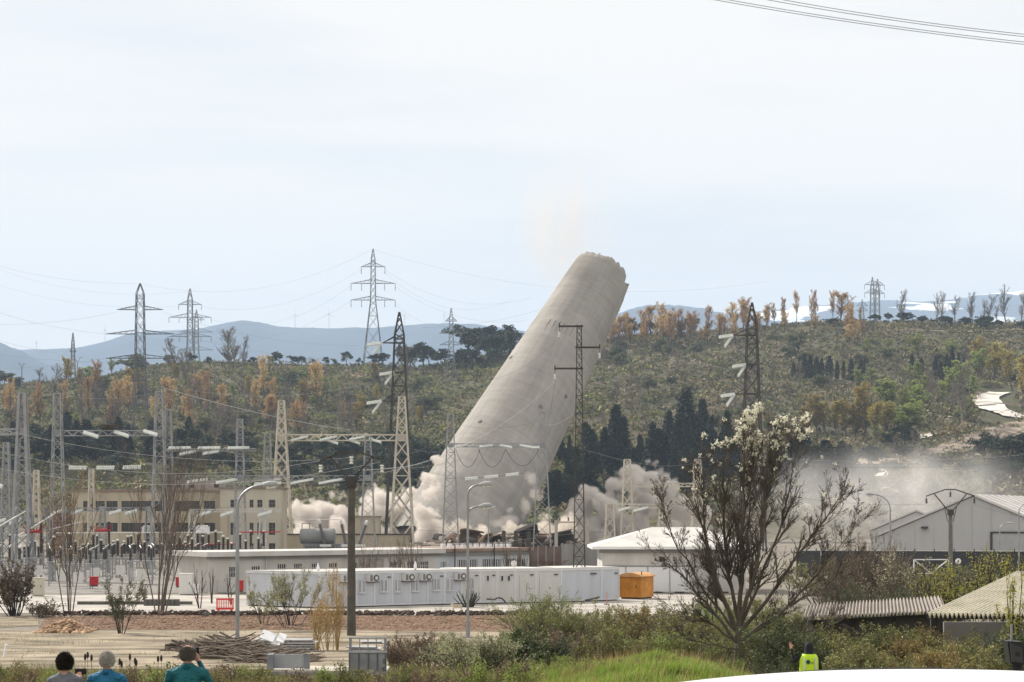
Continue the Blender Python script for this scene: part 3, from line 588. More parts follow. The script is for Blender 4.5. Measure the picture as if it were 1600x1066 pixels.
def ypole(name, label, px, top, base, d, hl):
    s = d/F; org = P(px, base, d); root = thing(name, label, 'pole', org); H = (base-top)*s
    MB().tube((0,0,-2),(0,0,H-9*s),0.35,0.22,6).build('pole', M_far, root)
    mb = MB(); 
    for sx in (-1,1): mb.bar((0,0,H-9*s),(sx*hl*s,0,H),0.22); mb.bar((sx*hl*s,0,H),(sx*(hl+3)*s,0,H-1.5*s),0.2)
    mb.build('yoke', M_far, root)
ypole('utility_pole', 'thin forked pole beside the lattice mast on the left skyline', 121, 558, 590, 1080, 5)
ypole('utility_pole', 'thin forked pole above the heavy gantry leg', 34, 568, 620, 900, 3)

# wind turbines on the ridge
def turbine(px, top, base, d, a0, label):
    s = d/F; org = P(px, base, d); root = thing('wind_turbine', label, 'wind turbine', org, group='wind turbines on the ridge'); H = (base-top)*s*0.66; wm = mat('turbine_white', (0.75,0.76,0.78), 0.5, 0.05)
    MB().tube((0,0,-40),(0,0,H),2.2,1.3,8).build('tower', wm, root); MB().box(-1.8,1.8,-3,6,H-1.5,H+2).build('nacelle', wm, root)
    MB().lathe([(0.3,-1.5),(1.6,-0.6),(1.8,0.8)], (0,-4,H), (0,1,0), 8).build('hub', wm, root)
    for k in range(3):
        a = a0+k*2.094; MB().tube((0,-4,H),(math.sin(a)*(base-top)*s*0.38,-4,H+math.cos(a)*(base-top)*s*0.38),1.5,0.5,4).build('blade', wm, root)
for i, (px, top, base, a0, lab) in enumerate(((461,482,510,0.1,'leftmost of the two turbines close together on the ridge'),(514,480,512,0.0,'turbine right of its twin, left of the tallest pylon'),(632,484,509,0.25,'turbine just right of the dark tower tip'),(694,486,504,0.0,'turbine beside the pylon at the pine grove'),(164,508,532,0.05,'white turbine left of the dark three-armed pylon'),(57,530,545,0.0,'lone small turbine above the left edge of the valley'))):
    turbine(px, top, base, 8200, a0, 'tiny white wind turbine, '+lab)

# ------------------------------------------------------------------ masts, poles and lamps of the plant
def slim_mast():
    d = 156.0; s = d/F; org = G(905, d); root = thing('slim_mast', 'slim dark lattice mast with three staggered arms before the chimney', 'mast', org); H = CAMZ+(HY-508)*s
    ps, br = lattice(levels(0, 4.5, 0.52, 0.40, 1.2), 0.07, 0.035); p2, b2 = lattice(levels(4.5, H, 0.40, 0.17, 1.5), 0.06, 0.03)
    for a, b in zip(ps, p2): a.add(b.v, b.f); a.build('corner_post', M_dark, root)
    br.add(b2.v, b2.f); br.build('bracing', M_dark, root)
    for (py, tip) in ((510,874),(543,937),(576,867)):
        z = CAMZ+(HY-py)*s; x = (tip-905)*s; mb = MB(); e = -0.3 if x > 0 else 0.3
        mb.box(min(x,e), max(x,e), -0.06, 0.06, z-0.07, z+0.07); mb.tube((x,0,z-0.1),(x,0,z+0.25),0.05,n=5); a_ = mb.build('crossarm', M_dark, root)
        mb = MB(); mb.tube((x,0,z),(x,0,z-0.95),0.025,n=4); mb.build('hanger', M_dark, root)
        insulator(MB(), (x,0,z-0.42), (x,0,z-0.9), 0.10, 4).build('insulator_string', M_ins, root)
slim_mast()
def concrete_pole(label, px, base_d, ytop, bar, col):
    d = base_d; s = d/F; org = G(px, d); root = thing('concrete_pole', label, 'utility pole', org); zt = CAMZ+(HY-ytop)*s-org.z; k = bar
    MB().tube((0,0,-0.3),(0,0,zt),0.26,0.19,10).build('pole', mat(col[0], col[1], 0.85, 0.25, 2.0), root, smooth=False)
    # forked yoke: bent top bar and two struts
    dk = M_dark; L = lambda dx, dy: Vector((dx*s, 0, zt-dy*s))
    pts = [L(-k*48,-k*28), L(-k*33,-k*33), L(-k*10,-k*41), L(k*10,-k*41), L(k*33,-k*33), L(k*48,-k*28)]
    mb = MB()
    for a, b in zip(pts[:-1], pts[1:]): mb.bar(a, b, 0.10)
    top_bar = mb.build('top_bar', dk, root)
    for sx in (-1,1): MB().bar(L(sx*3,2), L(sx*k*33,-k*33), 0.10).build('strut', dk, root); MB().bar(L(sx*4.5,18), L(sx*k*13,-k*10), 0.06).build('stay', dk, root)
    MB().box(-0.28,0.28,-0.28,0.28,zt-0.5,zt+0.06).build('collar', dk, root)
    for (dx, dy) in ((-k*48,-k*28),(0,-k*41),(k*48,-k*28)):
        p = L(dx,dy); mb = MB(); mb.tube(p, p-Vector((0,0,0.75)), 0.025, n=4); mb.build('hanger', dk, root)
        insulator(MB(), p-Vector((0,0,0.25)), p-Vector((0,0,0.75)), 0.12, 3).build('insulator_string', M_ins if k > 0.9 else M_blk, root)
concrete_pole('weathered dark pole with forked crossbar in front of the cabins', 549, 112, 747, 1.0, ('pole_weathered', (0.085,0.077,0.065)))
concrete_pole('grey pole with forked crossbar in front of the big hall', 1485, 190, 797, 0.78, ('pole_grey', (0.15,0.145,0.135)))
def lamp(label, px, d, ytop, reach, base_y=None, heads=1, col=None, org=None, r=0.07):
    s = d/F; org = org or G(px, d); root = thing('street_lamp', label, 'street lamp', org, group='curved street lamps of the plant'); zt = CAMZ+(HY-ytop)*s-org.z; m = col or M_grey
    sx = 1 if reach > 0 else -1; R_ = abs(reach)*s; zc = zt-R_*0.62
    mb = MB(); mb.tube((0,0,0),(0,0,0.9),r*1.9,r*1.7,8); mb.tube((0,0,0.9),(0,0,zc),r*1.15,r,8); mb.build('pole', m, root)
    MB().box(-0.2,0.2,-0.2,0.2,-0.05,0.08).build('base_plate', m, root)
    for h in range(heads):
        z0 = zc-h*R_*1.15; mb = MB(); pts = []
        for k in range(9): a = k/8*math.pi/2*0.95; pts.append(Vector((sx*R_*(1-math.cos(a))*0.72, 0, z0+R_*0.6*math.sin(a)*(1 if h == 0 else 0.75))))
        mb.path(pts, r*0.75, 6); mb.build('curved_arm', m, root)
        e = pts[-1]; hd = MB(); hd.lathe([(0.04,0),(0.10,0.1),(0.17,0.35),(0.15,0.62),(0.05,0.72)], e, (sx,0,0.08), 8); hb = hd.build('lamp_head', mat('lamp_head', (0.33,0.34,0.35), 0.4, 0.1), root)
        gl = MB(); gl.lathe([(0.02,0),(0.12,0.1),(0.12,0.45),(0.03,0.5)], e+Vector((sx*0.15,0,-0.09)), (sx,0,0.08), 8); gl.build('lamp_glass', M_ins, hb)
    return root
lamp('tall lamp with long arm beside the brush pile', 371, 92, 757, 58, r=0.085)
lamp('twin-headed lamp in front of the white cabins', 731, 110, 757, 26, heads=2)
lamp('small single lamp behind the twin-headed lamp', 763, 250, 794, 5)
lamp('lamp bending left in front of the dusty halls', 1391, 180, 772, -38)
lamp('pale lamp seen through the branches of the blossoming tree', 1283, 190, 846, 10)
lamp('lamp at the right edge in front of the bright hall roof', 1592, 190, 786, 22)
lamp('short lamp in front of the hall doorway', 1562, 215, 818, 16)

# ------------------------------------------------------------------ power cables
def cable(label, a, b, sag, r=0.03, m=None, strings=(), n=24, group='power cables', pair=0):
    """a, b: (px, py, d)"""
    A, B = P(*a), P(*b); m = m or M_wire; me = MB()
    pt = lambda t, o=0: A.lerp(B, t)+Vector((0,0,-4*sag*t*(1-t)+o))
    for o in ((0,) if not pair else (-pair/2, pair/2)):
        for k in range(n): me.tube(pt(k/n,o), pt((k+1)/n,o), r, n=3, caps=False)
    ob = me.build('power_cable', m, origin=A, loc=A); tag(ob, label, 'cable', group)
    for (t0, t1) in strings:
        for o in (-0.2,0.2): insulator(MB(), pt(t0)+Vector((0,o,o*0.6))-A, pt(t1)+Vector((0,o,o*0.6))-A, 0.17).build('insulator_string', M_ins, ob)
    return ob
for i, (x0, y1, nm) in enumerate(((1135,67,'lowest'),(1156,63,'second lowest'),(1220,54,'third lowest'),(1245,50,'topmost'))):
    k = (0 - y1)/(x0-1600+18); cable('%s of the four near overhead cables crossing the top right corner' % nm, (x0-160, -27, 95), (1760, y1+18, 95), 0.35, 0.018, mat('cable_near', (0.2,0.2,0.2), 0.5))
fw = []
for (xa, ya, xb, yb, d, sag) in ((-40,405,215,443,900,6),(225,444,583,389,1000,22),(583,390,1200,440,1060,25),(-60,505,182,488,715,4),(-60,398,300,455,1200,20),(-60,425,284,478,1200,16),(-60,515,166,563,715,3),(-60,545,275,562,715,5),(275,525,549,470,1000,20),(333,500,549,446,1000,18),(317,480,566,420,1000,16),(602,422,830,465,1000,18),(617,448,824,500,1000,14),(617,474,690,508,1000,6),(600,425,800,468,1000,22),(275,560,600,600,715,5),(-60,575,165,560,715,3),(255,488,560,540,715,6),(275,523,580,565,715,4),(-60,468,166,522,715,4)):
    fw.append((xa,ya,xb,yb,d,sag))
for i, (xa, ya, xb, yb, d, sag) in enumerate(sorted(fw)):
    cable('thin distant transmission cable below the left skyline, %s from the left' % ordinal(i), (xa,ya,d), (xb,yb,d), sag*0.5, 0.035, mat('cable_far', (0.34,0.34,0.35), 0.6))
cable('bright cable slanting down from the stork nest gantry', (255,606,225), (548,672,300), 0.5, 0.05, M_wirel)
mid = [((35,617,206),(90,617,222),0.3),((90,617,222),(250,612,222),0.6),((-40,617,206),(35,616,206),0.2),((250,612,222),(440,628,330),1.5),((440,640,330),(628,634,330),0.8),((628,640,330),(704,652,338),0.8),((704,660,338),(847,656,338),1.2),
  ((457,689,328),(250,720,222),1.6),((501,689,328),(300,742,268),1.6),((596,694,328),(726,748,300),1.2),((564,694,328),(700,760,300),1.5),((847,660,338),(905,640,156),0.8),((800,702,338),(872,530,156),1.2),((843,700,338),(868,596,156),1.3),
  ((710,700,336),(560,735,112),0.8),((749,699,336),(594,733,112),0.9),((872,530,156),(700,600,112),1.0),((868,596,156),(594,740,112),1.1),((500,720,112),(-60,690,112),1.2),((549,715,112),(-60,655,112),1.0),((594,722,112),(-60,720,112),1.3),
  ((905,700,156),(1090,722,326),1.0),((938,560,156),(1146,526,352),2.0),((1447,788,190),(1150,760,190),0.6),((1485,776,190),(1150,742,190),0.7),((1447,786,190),(1150,800,190),0.5),((1522,788,190),(1700,812,190),0.6),((1200,716,326),(1700,700,326),1.2),((1200,725,326),(1700,712,326),1.2),
  ((1090,770,326),(980,766,326),0.3),((640,828,331),(950,832,331),0.3),((640,822,331),(950,826,331),0.3),((640,860,300),(1000,818,322),0.4),((850,700,338),(953,790,322),1.4),((700,705,338),(640,700,330),0.4),((598,540,350),(300,552,350),2.5),((618,586,350),(300,610,350),2.2),((598,630,350),(300,690,268),2.0),((660,512,352),(880,470,500),1.5),((1120,540,352),(930,556,352),0.8)]
for i, (a, b, sg) in enumerate(sorted(mid)):
    cable('thin grey cable strung between the plant gantries and poles, %s from the left' % ordinal(i), a, b, sg, 0.014*(0.5+a[2]/600), M_wire if i % 2 else M_wirel)
for i, (xa, xb, y) in enumerate(((100,226,731),(722,816,746))):
    d = 240 if i == 0 else 300; cs = ((0.06,0.29),(0.40,0.63),(0.73,0.96)) if i == 0 else ((0.05,0.27),(0.37,0.61),(0.72,0.95))
    cable('cable carrying three white insulators %s' % ('over the cream offices' if i == 0 else 'in front of the chimney foot'), (xa,y if i == 0 else y+3,d), (xb,y-1 if i == 0 else y-6,d), 0.05, 0.03, M_wire, cs)
# slack jumper loops under the slim grey gantry
for i, (xa, xb, y, dp) in enumerate(((712,750,702,28),(748,790,702,28),(790,842,702,26))):
    cable('slack jumper cable loop under the slim grey gantry, %s from the left' % ordinal(i), (xa,y,337), (xb,y,337), dp*338/F, 0.05, M_wire)

# ------------------------------------------------------------------ substation equipment
M_cab = mat('cabinet_white', (0.66,0.66,0.64), 0.5, 0.08, 1.0); M_red = mat('red_paint', (0.42,0.025,0.03), 0.45, 0.15, 2.0); M_tube = mat('bus_tube', (0.62,0.62,0.60), 0.35, 0.06, metal=0.2)
def post_insulator(root_label):
    t = thing('post_insulator', root_label, 'insulator', (0,0,0), group='insulator posts of the substation')
    mb = MB()
    for sx in (-1,1):
        for sy in (-1,1): mb.bar((sx*0.16,sy*0.16,0),(sx*0.16,sy*0.16,2.5),0.06)
    for k in range(5): z = k*0.5; mb.bar((-0.16,-0.16,z),(0.16,-0.16,z+0.5),0.035); mb.bar((0.16,-0.16,z),(-0.16,-0.16,z+0.5),0.035); mb.bar((-0.16,0.16,z),(0.16,0.16,z+0.5),0.035); mb.bar((0.16,-0.16,z),(0.16,0.16,z+0.5),0.035)
    mb.build('steel_stand', M_grey, t)
    mb = MB(); insulator(mb, (0,0,2.5), (0,0,4.25), 0.22, 9); mb.build('porcelain_stack', M_blk, t); MB().lathe([(0.16,4.25),(0.18,4.3),(0.1,4.42)], (0,0,0), (0,0,1), 8).build('cap', M_tube, t)
    return t
def breaker(label):
    t = thing('circuit_breaker', label, 'switchgear', (0,0,0), group='switchgear of the substation')
    mb = MB()
    for sx in (-1.1,1.1):
        for sy in (-0.3,0.3): mb.bar((sx,sy,0),(sx,sy,2.2),0.08)
    mb.bar((-1.1,-0.3,0.2),(1.1,-0.3,2.1),0.05); mb.bar((1.1,-0.3,0.2),(-1.1,-0.3,2.1),0.05); mb.box(-1.3,1.3,-0.4,0.4,2.2,2.3); mb.build('steel_frame', M_grey, t)
    MB().box(-0.45,0.45,-0.5,-0.1,0.5,1.5).build('drive_cabinet', M_cab, t)
    for sx in (-1,0,1):
        mb = MB(); insulator(mb, (sx,0,2.3), (sx,0,3.5), 0.16, 7); mb.build('porcelain_stack', M_blk, t)
        MB().tube((sx,-0.3,3.55),(sx,0.9,3.75),0.05,n=6).build('contact_arm', M_tube, t)
    return t
pi0 = post_insulator('x'); br0 = breaker('x')
pts_pi = [(38,228),(54,214),(80,200),(84,200),(118,226),(124,226),(139,240),(163,214),(170,230),(178,222),(194,236),(205,250),(216,222),(226,236),(290,230),(300,240),(309,222),(317,232),(337,226),(349,230),(356,240),(384,250),(404,245),(16,235),(30,210),(47,222),(110,208),(130,216),(146,228),(158,240),(184,210),(200,224),(233,226),(262,234),(281,238),(294,252),(342,240),(362,246),(375,238),(392,255),(412,250),(66,244),(103,250),(152,252),(240,250),(272,244),(326,250)]
for i, (px, d) in enumerate(sorted(pts_pi)):
    lab = 'dark porcelain insulator post on a steel stand, %s post from the left' % ordinal(i); g = G(px, d)
    if i == 0: pi0.location = g; pi0['label'] = lab
    else: dup(pi0, g, random.uniform(-.2,.2), lab, (1,1,random.uniform(0.68,1.12)))
for i, (px, d) in enumerate(sorted([(95,188),(125,182),(190,205),(220,192),(60,205),(150,196),(255,205),(305,205),(15,195)])):
    lab = 'three-pole switchgear frame with white cabinet, %s from the left' % ordinal(i); g = G(px, d)
    if i == 0: br0.location = g; br0['label'] = lab; br0.rotation_euler.z = 0.1
    else: dup(br0, g, random.uniform(-.4,.4), lab)
def tubebar(label, a, b, r, m, name='bus_tube'):
    A, B = P(*a), P(*b); o = MB().tube(A, B, r, n=8).build(name, m, origin=A, loc=A); tag(o, label, 'bus tube', 'bus tubes of the substation')
tubebar('long white horizontal bus tube across the substation', (88,833,226), (348,832,226), 0.075, M_tube)
tubebar('white slanting tube at the far left edge', (-10,828,200), (40,799,200), 0.085, M_tube)
tubebar('white slanting tube ending at a red clamp', (48,826,205), (95,797,205), 0.085, M_tube)
tubebar('lower white slanting tube behind the heavy gantry leg', (28,838,215), (42,829,215), 0.08, M_tube)
tubebar('red horizontal bar above the white roof corner', (368,832,236), (438,831,236), 0.07, M_red)
tubebar('red horizontal bar below the cream office windows', (284,851,240), (372,850,240), 0.06, M_red)
tubebar('white bus tube low behind the bare tree', (10,868,250), (240,866,250), 0.05, M_tube)
tubebar('white bus tube near the offices above the switchgear', (0,846,262), (130,815,262), 0.06, M_tube)
def cabinet(label, px, d, w, h, m, name='switch_cabinet', z=0.0):
    g = G(px, d); t = thing(name, label, 'cabinet', g+Vector((0,0,z)), group=None); MB().box(-w/2,w/2,-w*0.35,w*0.35,0.08,h).build('housing', m, t); MB().box(-w/2-0.04,w/2+0.04,-w*0.4,w*0.4,h,h+0.07).build('lid', m, t)
    MB().box(-w*0.42,w*0.42,-w*0.35-0.02,-w*0.35,0.2,h-0.12).build('door', m, t); MB().box(w*0.28,w*0.33,-w*0.35-0.05,-w*0.35-0.02,h*0.5,h*0.62).build('handle', M_dark, t); MB().box(-w/2+0.05,w/2-0.05,-w*0.3,w*0.3,-0.05,0.08).build('plinth', M_dark, t)
cabinet('white switch cabinet left of the low white building', 291, 168, 1.1, 1.75, M_cab)
cabinet('red cabinet attached beside the white switch cabinet', 279, 170, 0.45, 0.75, M_red, z=0.6)
cabinet('red cabinet beside the left end of the cabins', 377, 158, 0.36, 0.8, M_red, z=0.7)
cabinet('dark red box behind the olive-green sapling', 147, 175, 0.7, 0.75, M_red, z=0.5)
cabinet('cream box at the foot of the bare tree trio', 60, 165, 0.9, 1.5, mat('cabinet_cream', (0.5,0.47,0.40), 0.6, 0.1))
cabinet('grey box post beside the dark sapling', 306, 162, 0.4, 0.75, M_cab, z=0.3)
def red_switch(label, px, py, d):
    c = P(px, py, d); t = thing('red_isolator', label, 'isolator', c); mb = MB(); mb.tube((-0.9,0,0),(0.9,0,0.05),0.16,n=6); mb.build('clamp_body', M_red, t); mb = MB()
    for k in range(-3,4): mb.tube((k*0.25,0,0.05),(k*0.36,-0.2,0.35+0.1*abs(k)),0.05,n=4)
    mb.build('contact_fingers', M_red, t)
    mb = MB(); insulator(mb, (0.75,0,-2.2), (0.75,0,1.1), 0.2, 12); mb.build('porcelain_stack', M_blk, t); mb = MB(); mb.tube((0.75,0,-c.z),(0.75,0,-2.2),0.12,n=6); mb.build('pedestal', M_grey, t)
red_switch('red isolator contacts on a black insulator, over the long bus tube', 160, 829, 226)
red_switch('red isolator clamp at the end of the slanting white tube', 53, 831, 206)
# oil tank transformer behind the low white building
def transformer():
    d = 290.0; s = d/F; t = thing('transformer', 'grey power transformer with a horizontal oil tank and slanted bushings', 'transformer', G(505, d)); o = t.location
    m = mat('transformer_grey', (0.22,0.23,0.23), 0.5, 0.12, 0.8)
    L = lambda px, py: P(px, py, d)-o
    a, b = L(470,838), L(523,838); MB().lathe([(0.1,-0.25),(1.0,-0.05),(1.12,0.1),(1.12,(b-a).length-0.1),(1.0,(b-a).length+0.05),(0.1,(b-a).length+0.25)], a, b-a, 18).build('oil_tank', m, t, smooth=False)
    MB().box(a.x+0.4,b.x+1.2,-0.5,2.4,0.2,2.4).build('core_housing', m, t)
    for k in range(9): MB().box(a.x+0.6+k*0.55,a.x+0.75+k*0.55,-1.1,-0.52,0.4,2.1).build('cooling_fin', m, t)
    for k in range(2): x = lerp(a.x,b.x,0.2+0.6*k); MB().box(x-0.15,x+0.15,-0.15,0.15,2.4,a.z-1.0).build('tank_support', m, t)
    for (xa,ya,xb,yb) in ((509,851,500,814),(542,851,534,814),(562,851,574,816)):
        p, q = L(xa,ya), L(xb,yb); p.y -= 1.4; q.y -= 1.4; mb = MB(); insulator(mb, p, p.lerp(q,0.88), 0.3, 16); bb = mb.build('bushing', mat('bushing_grey', (0.16,0.16,0.165), 0.35), t); mb = MB(); mb.lathe([(0.1,0),(0.22,0.1),(0.22,0.5),(0.08,0.7)], p.lerp(q,0.88), q-p, 8); mb.build('terminal_cap', M_tube, bb)
        MB().box(p.x-0.7,p.x+0.9,p.y-0.3,p.y+0.3,p.z-0.3,p.z+0.05).build('turret', M_cab, t)
        MB().tube((p.x,p.y,0),(p.x,p.y,p.z-0.25),0.35,n=8).build('turret_pedestal', m, t)
    mb = MB(); mb.tube(L(466,812), L(534,812), 0.06, n=5); mb.build('lead', M_tube, t)
    mb = MB(); mb.bar(L(472,818), L(472,836), 0.1); mb.bar(L(484,818), L(484,830), 0.1); mb.bar(L(472,818), L(484,818), 0.1); mb.build('pipe_frame', M_dark, t)
transformer()
def portal():
    d = 250.0; s = d/F; t = thing('concrete_portal', 'bare concrete portal of two posts before the right dust cloud', 'portal', G(869, d)); m = mat('portal_concrete', (0.38,0.35,0.31), 0.9, 0.12, 1.0); dx = (918-869)*s; h = CAMZ+(HY-813)*s
    for x in (0, dx): MB().box(x-0.2,x+0.2,-0.2,0.2,0,h).build('post', m, t)
    MB().box(0.2,dx-0.2,-0.08,0.08,h-0.35,h-0.15).build('lintel', m, t)
    for x in (0.1,dx*0.3): mb = MB(); insulator(mb,(x+0.35,0,h-0.1),(x+0.35,0,h+0.4),0.12,3); mb.build('insulator', M_blk, t)
portal()
# ------------------------------------------------------------------ buildings
M_cream = mat('cream_render', (0.39,0.345,0.265), 0.85, 0.14, 0.25, col2=(0.45,0.40,0.31), stretch=(1,1,0.3)); M_glass = mat('dark_glass', (0.035,0.035,0.04), 0.12, 0.5, 0.6, spec=0.6)
M_white = mat('white_wall', (0.50,0.49,0.465), 0.8, 0.12, 0.6, col2=(0.57,0.56,0.535), stretch=(1,1,0.35)); M_whitemetal = mat('white_metal', (0.76,0.77,0.79), 0.45, 0.04, 0.8); M_roofw = mat('white_roof', (0.50,0.49,0.47), 0.7, 0.14, 0.6, detail=7)
M_browniron = mat('brown_roofing', (0.26,0.19,0.155), 0.9, 0.2, 0.6); M_conc = mat('grey_concrete', (0.24,0.235,0.225), 0.9, 0.18, 0.4, stretch=(1,1,0.25)); M_frame = mat('window_frame', (0.55,0.55,0.55), 0.5, 0.08)
def frameM(a, b):
    """matrix of a wall: local x along a->b on the ground, local y away from the viewer, z up"""
    a = Vector((a[0],a[1],0)); b = Vector((b[0],b[1],0)); u = (b-a).normalized(); v = Vector((-u.y,u.x,0))
    return Matrix(((u.x,v.x,0),(u.y,v.y,0),(0,0,1))).to_4x4(), (b-a).length
def window(root, M, x0, x1, z0, z1, y=0.0, nx=1, nz=1, fr=0.05, frame=None, glass=None, name='window', bars=0):
    g = MB(); g.box(x0,x1,y-0.02,y+0.02,z0,z1,M); w = g.build(name, glass or M_glass, root)
    f = MB()
    for k in range(nx+1): x = lerp(x0,x1,k/nx); f.box(x-fr/2,x+fr/2,y-0.06,y-0.022,z0,z1,M)
    for k in range(nz+1): z = lerp(z0,z1,k/nz); f.box(x0,x1,y-0.075,y-0.0605,z-fr/2,z+fr/2,M)
    f.build('window_frame', frame or M_frame, w)
    if bars:
        mb = MB()
        for k in range(bars): x = lerp(x0,x1,(k+0.5)/bars); mb.box(x-0.03,x+0.03,y-0.13,y-0.10,z0-0.05,z1+0.05,M)
        mb.build('window_bars', M_whitemetal, w)
    return w
def wall_with_openings(M, L, H, openings, th=0.3, z0=0.0):
    """solid wall boxes leaving rectangular openings (x0,x1,z0,z1)"""
    mb = MB(); zs = sorted({z0,H,*[o[2] for o in openings],*[o[3] for o in openings]})
    for za, zb in zip(zs[:-1], zs[1:]):
        xs_ = [0.0]
        for o in sorted(o for o in openings if o[2] <= za+1e-6 and o[3] >= zb-1e-6): xs_ += [o[0], o[1]]
        xs_.append(L)
        for k in range(0, len(xs_), 2):
            if xs_[k+1]-xs_[k] > 1e-4: mb.box(xs_[k],xs_[k+1],0,th,za,zb,M)
    return mb
def offices():
    d = 300.0; s = d/F; a = G(112, d); b = G(352, d-2); root = thing('office_block', 'cream three-storey office block with dark window bands behind the substation', 'building', a); M, L = frameM(a, b)
    H = CAMZ+(HY-768)*s; Z = lambda py: CAMZ+(HY-py)*s; X = lambda px: (px-112)*s
    op = []
    bands = ((783,799),(817,831),(851,866))
    for (yt, yb) in bands:
        for (pa, pb) in ((129,166),(166,187),(190,240),(243,262),(275,317),(321,341)):
            op.append((X(pa)+0.12, X(pb)-0.12, Z(yb), Z(yt)))
    wall_with_openings(M, L, H, op).build('wall', M_cream, root)
    MB().box(0.3,L-0.1,0.6,14,0,H-0.1,M).build('rear_mass', M_cream, root)
    MB().box(-0.25,L+0.2,-0.25,14.2,H,H+0.28,M).build('roof', M_browniron, root)
    MB().box(-4.6,0.0,2,12,0,H-3.2,M).build('side_wing', mat('wing_brown', (0.16,0.09,0.075), 0.9, 0.2, 0.5), root)
    for (x0,x1,z0,z1) in op: window(root, M, x0, x1, z0, z1, 0.2, max(2,int((x1-x0)/0.95)), 1, 0.06, mat('office_frame', (0.15,0.145,0.14), 0.6))
    for px in (140,187,241,268,319): MB().box(X(px)-0.14,X(px)+0.14,-0.1,-0.003,Z(866),H-0.3,M).build('pilaster', M_cream, root)
    # rooftop plant house
    MB().box(X(268),X(338),3,8,H+0.28,Z(752),M).build('rooftop_house', mat('rooftop_grey', (0.30,0.28,0.26), 0.9), root)
    for px in (270,292,331): MB().box(X(px),X(px)+0.7,2.93,2.99,H+0.6,H+1.2,M).build('rooftop_vent', M_dark, root)
offices()
def tower_wing():
    d = 293.0; s = d/F; a = G(344, d); b = G(438, d); root = thing('stair_block', 'greyer block with small windows joined to the cream offices', 'building', a); M, L = frameM(a, b); Z = lambda py: CAMZ+(HY-py)*s; X = lambda px: (px-344)*s; H = Z(764)
    op = [(X(p),X(p)+w*s,Z(yb),Z(yt)) for (p,w) in ((360,13),(390,6),(402,8),(420,10)) for (yt,yb) in ((781,793),(817,836),(849,862))]
    wall_with_openings(M, L, H, op).build('wall', mat('grey_cream', (0.47,0.44,0.37), 0.85, 0.08, 0.3), root); MB().box(0.31,L,0.31,9,0,H-0.05,M).build('rear_mass', M_cream, root); MB().box(-0.15,L+0.2,-0.2,9.2,H,H+0.25,M).build('roof', M_browniron, root)
    for o in op: window(root, M, *o, 0.2, 2, 2, 0.06, mat('office_frame', (0.15,0.145,0.14)))
    MB().box(X(345),X(356),-0.35,-0.003,0,Z(792),M).build('pier', M_cream, root)
tower_wing()
def white_box(label, px, py, d, w, h):
    c = P(px, py, d); t = thing('roof_box', label, 'box', Vector((c.x,c.y,0))); z = c.z; MB().box(-w/2,w/2,-0.6,0.6,z-h/2,z+h/2).build('housing', M_whitemetal, t); MB().box(-w/2+0.2,w/2-0.2,-0.5,0.5,z+h/2,z+h/2+0.15).build('lid', M_whitemetal, t); MB().tube((0,0,0),(0,0,z-h/2),0.25,n=8).build('pedestal', M_grey, t); MB().lathe([(0.2,0),(0.28,0.3),(0.2,1.0)],(0,-0.4,z-h/2-1.1),(0,0,1),8).build('bushing', M_blk, t)
white_box('white rounded box on a pedestal before the office windows, by the bare tree', 231, 828, 246, 1.3, 0.8)
white_box('white rounded box on a pedestal before the office windows, right one', 317, 828, 246, 1.5, 0.85)

def low_building():
    d0 = 171.0; a = G(327, d0); b = G(683, 186); root = thing('low_building', 'long low white building with a thick pale roof edge behind the cabins', 'building', a); M, L = frameM(a, b); H = 3.15
    px2x = lambda px: ((px-327)/(683-327))**1.0*L
    op = []
    for px in (362,395,434,459,486,513,545,562,610,640,662): x = px2x(px); op.append((x-0.42,x+0.42,1.35 if px < 400 else 1.6,2.25 if px < 400 else 2.4))
    wall_with_openings(M, L, H, op, 0.25).build('wall', M_white, root); MB().box(0.26,L,0.26,6.5,0,H-0.05,M).build('rear_mass', M_white, root)
    MB().box(-0.6,L+0.5,-0.7,7,H,H+0.42,M).build('roof', M_roofw, root); MB().box(-0.3,L+0.2,-0.35,-0.003,H-0.22,H-0.004,M).build('roof_soffit', M_conc, root)
    for o in op: window(root, M, *o, 0.12, 4, 2, 0.05, M_frame, bars=0)
    x = px2x(555); MB().box(x,x+2.6,-0.1,-0.002,0.0,2.7,M).build('shutter_door', mat('shutter_grey', (0.33,0.31,0.28), 0.7), root)
    for px in (410,545): x = px2x(px); MB().tube(M @ Vector((x,-0.1,0)), M @ Vector((x,-0.1,H-0.25)), 0.05, n=6).build('downpipe', M_frame, root)
    for k in (0.3,1.5): MB().box(px2x(334)+k,px2x(334)+k+0.9,-0.06,-0.003,0.05,1.1,M).build('door_panel', M_white, root)
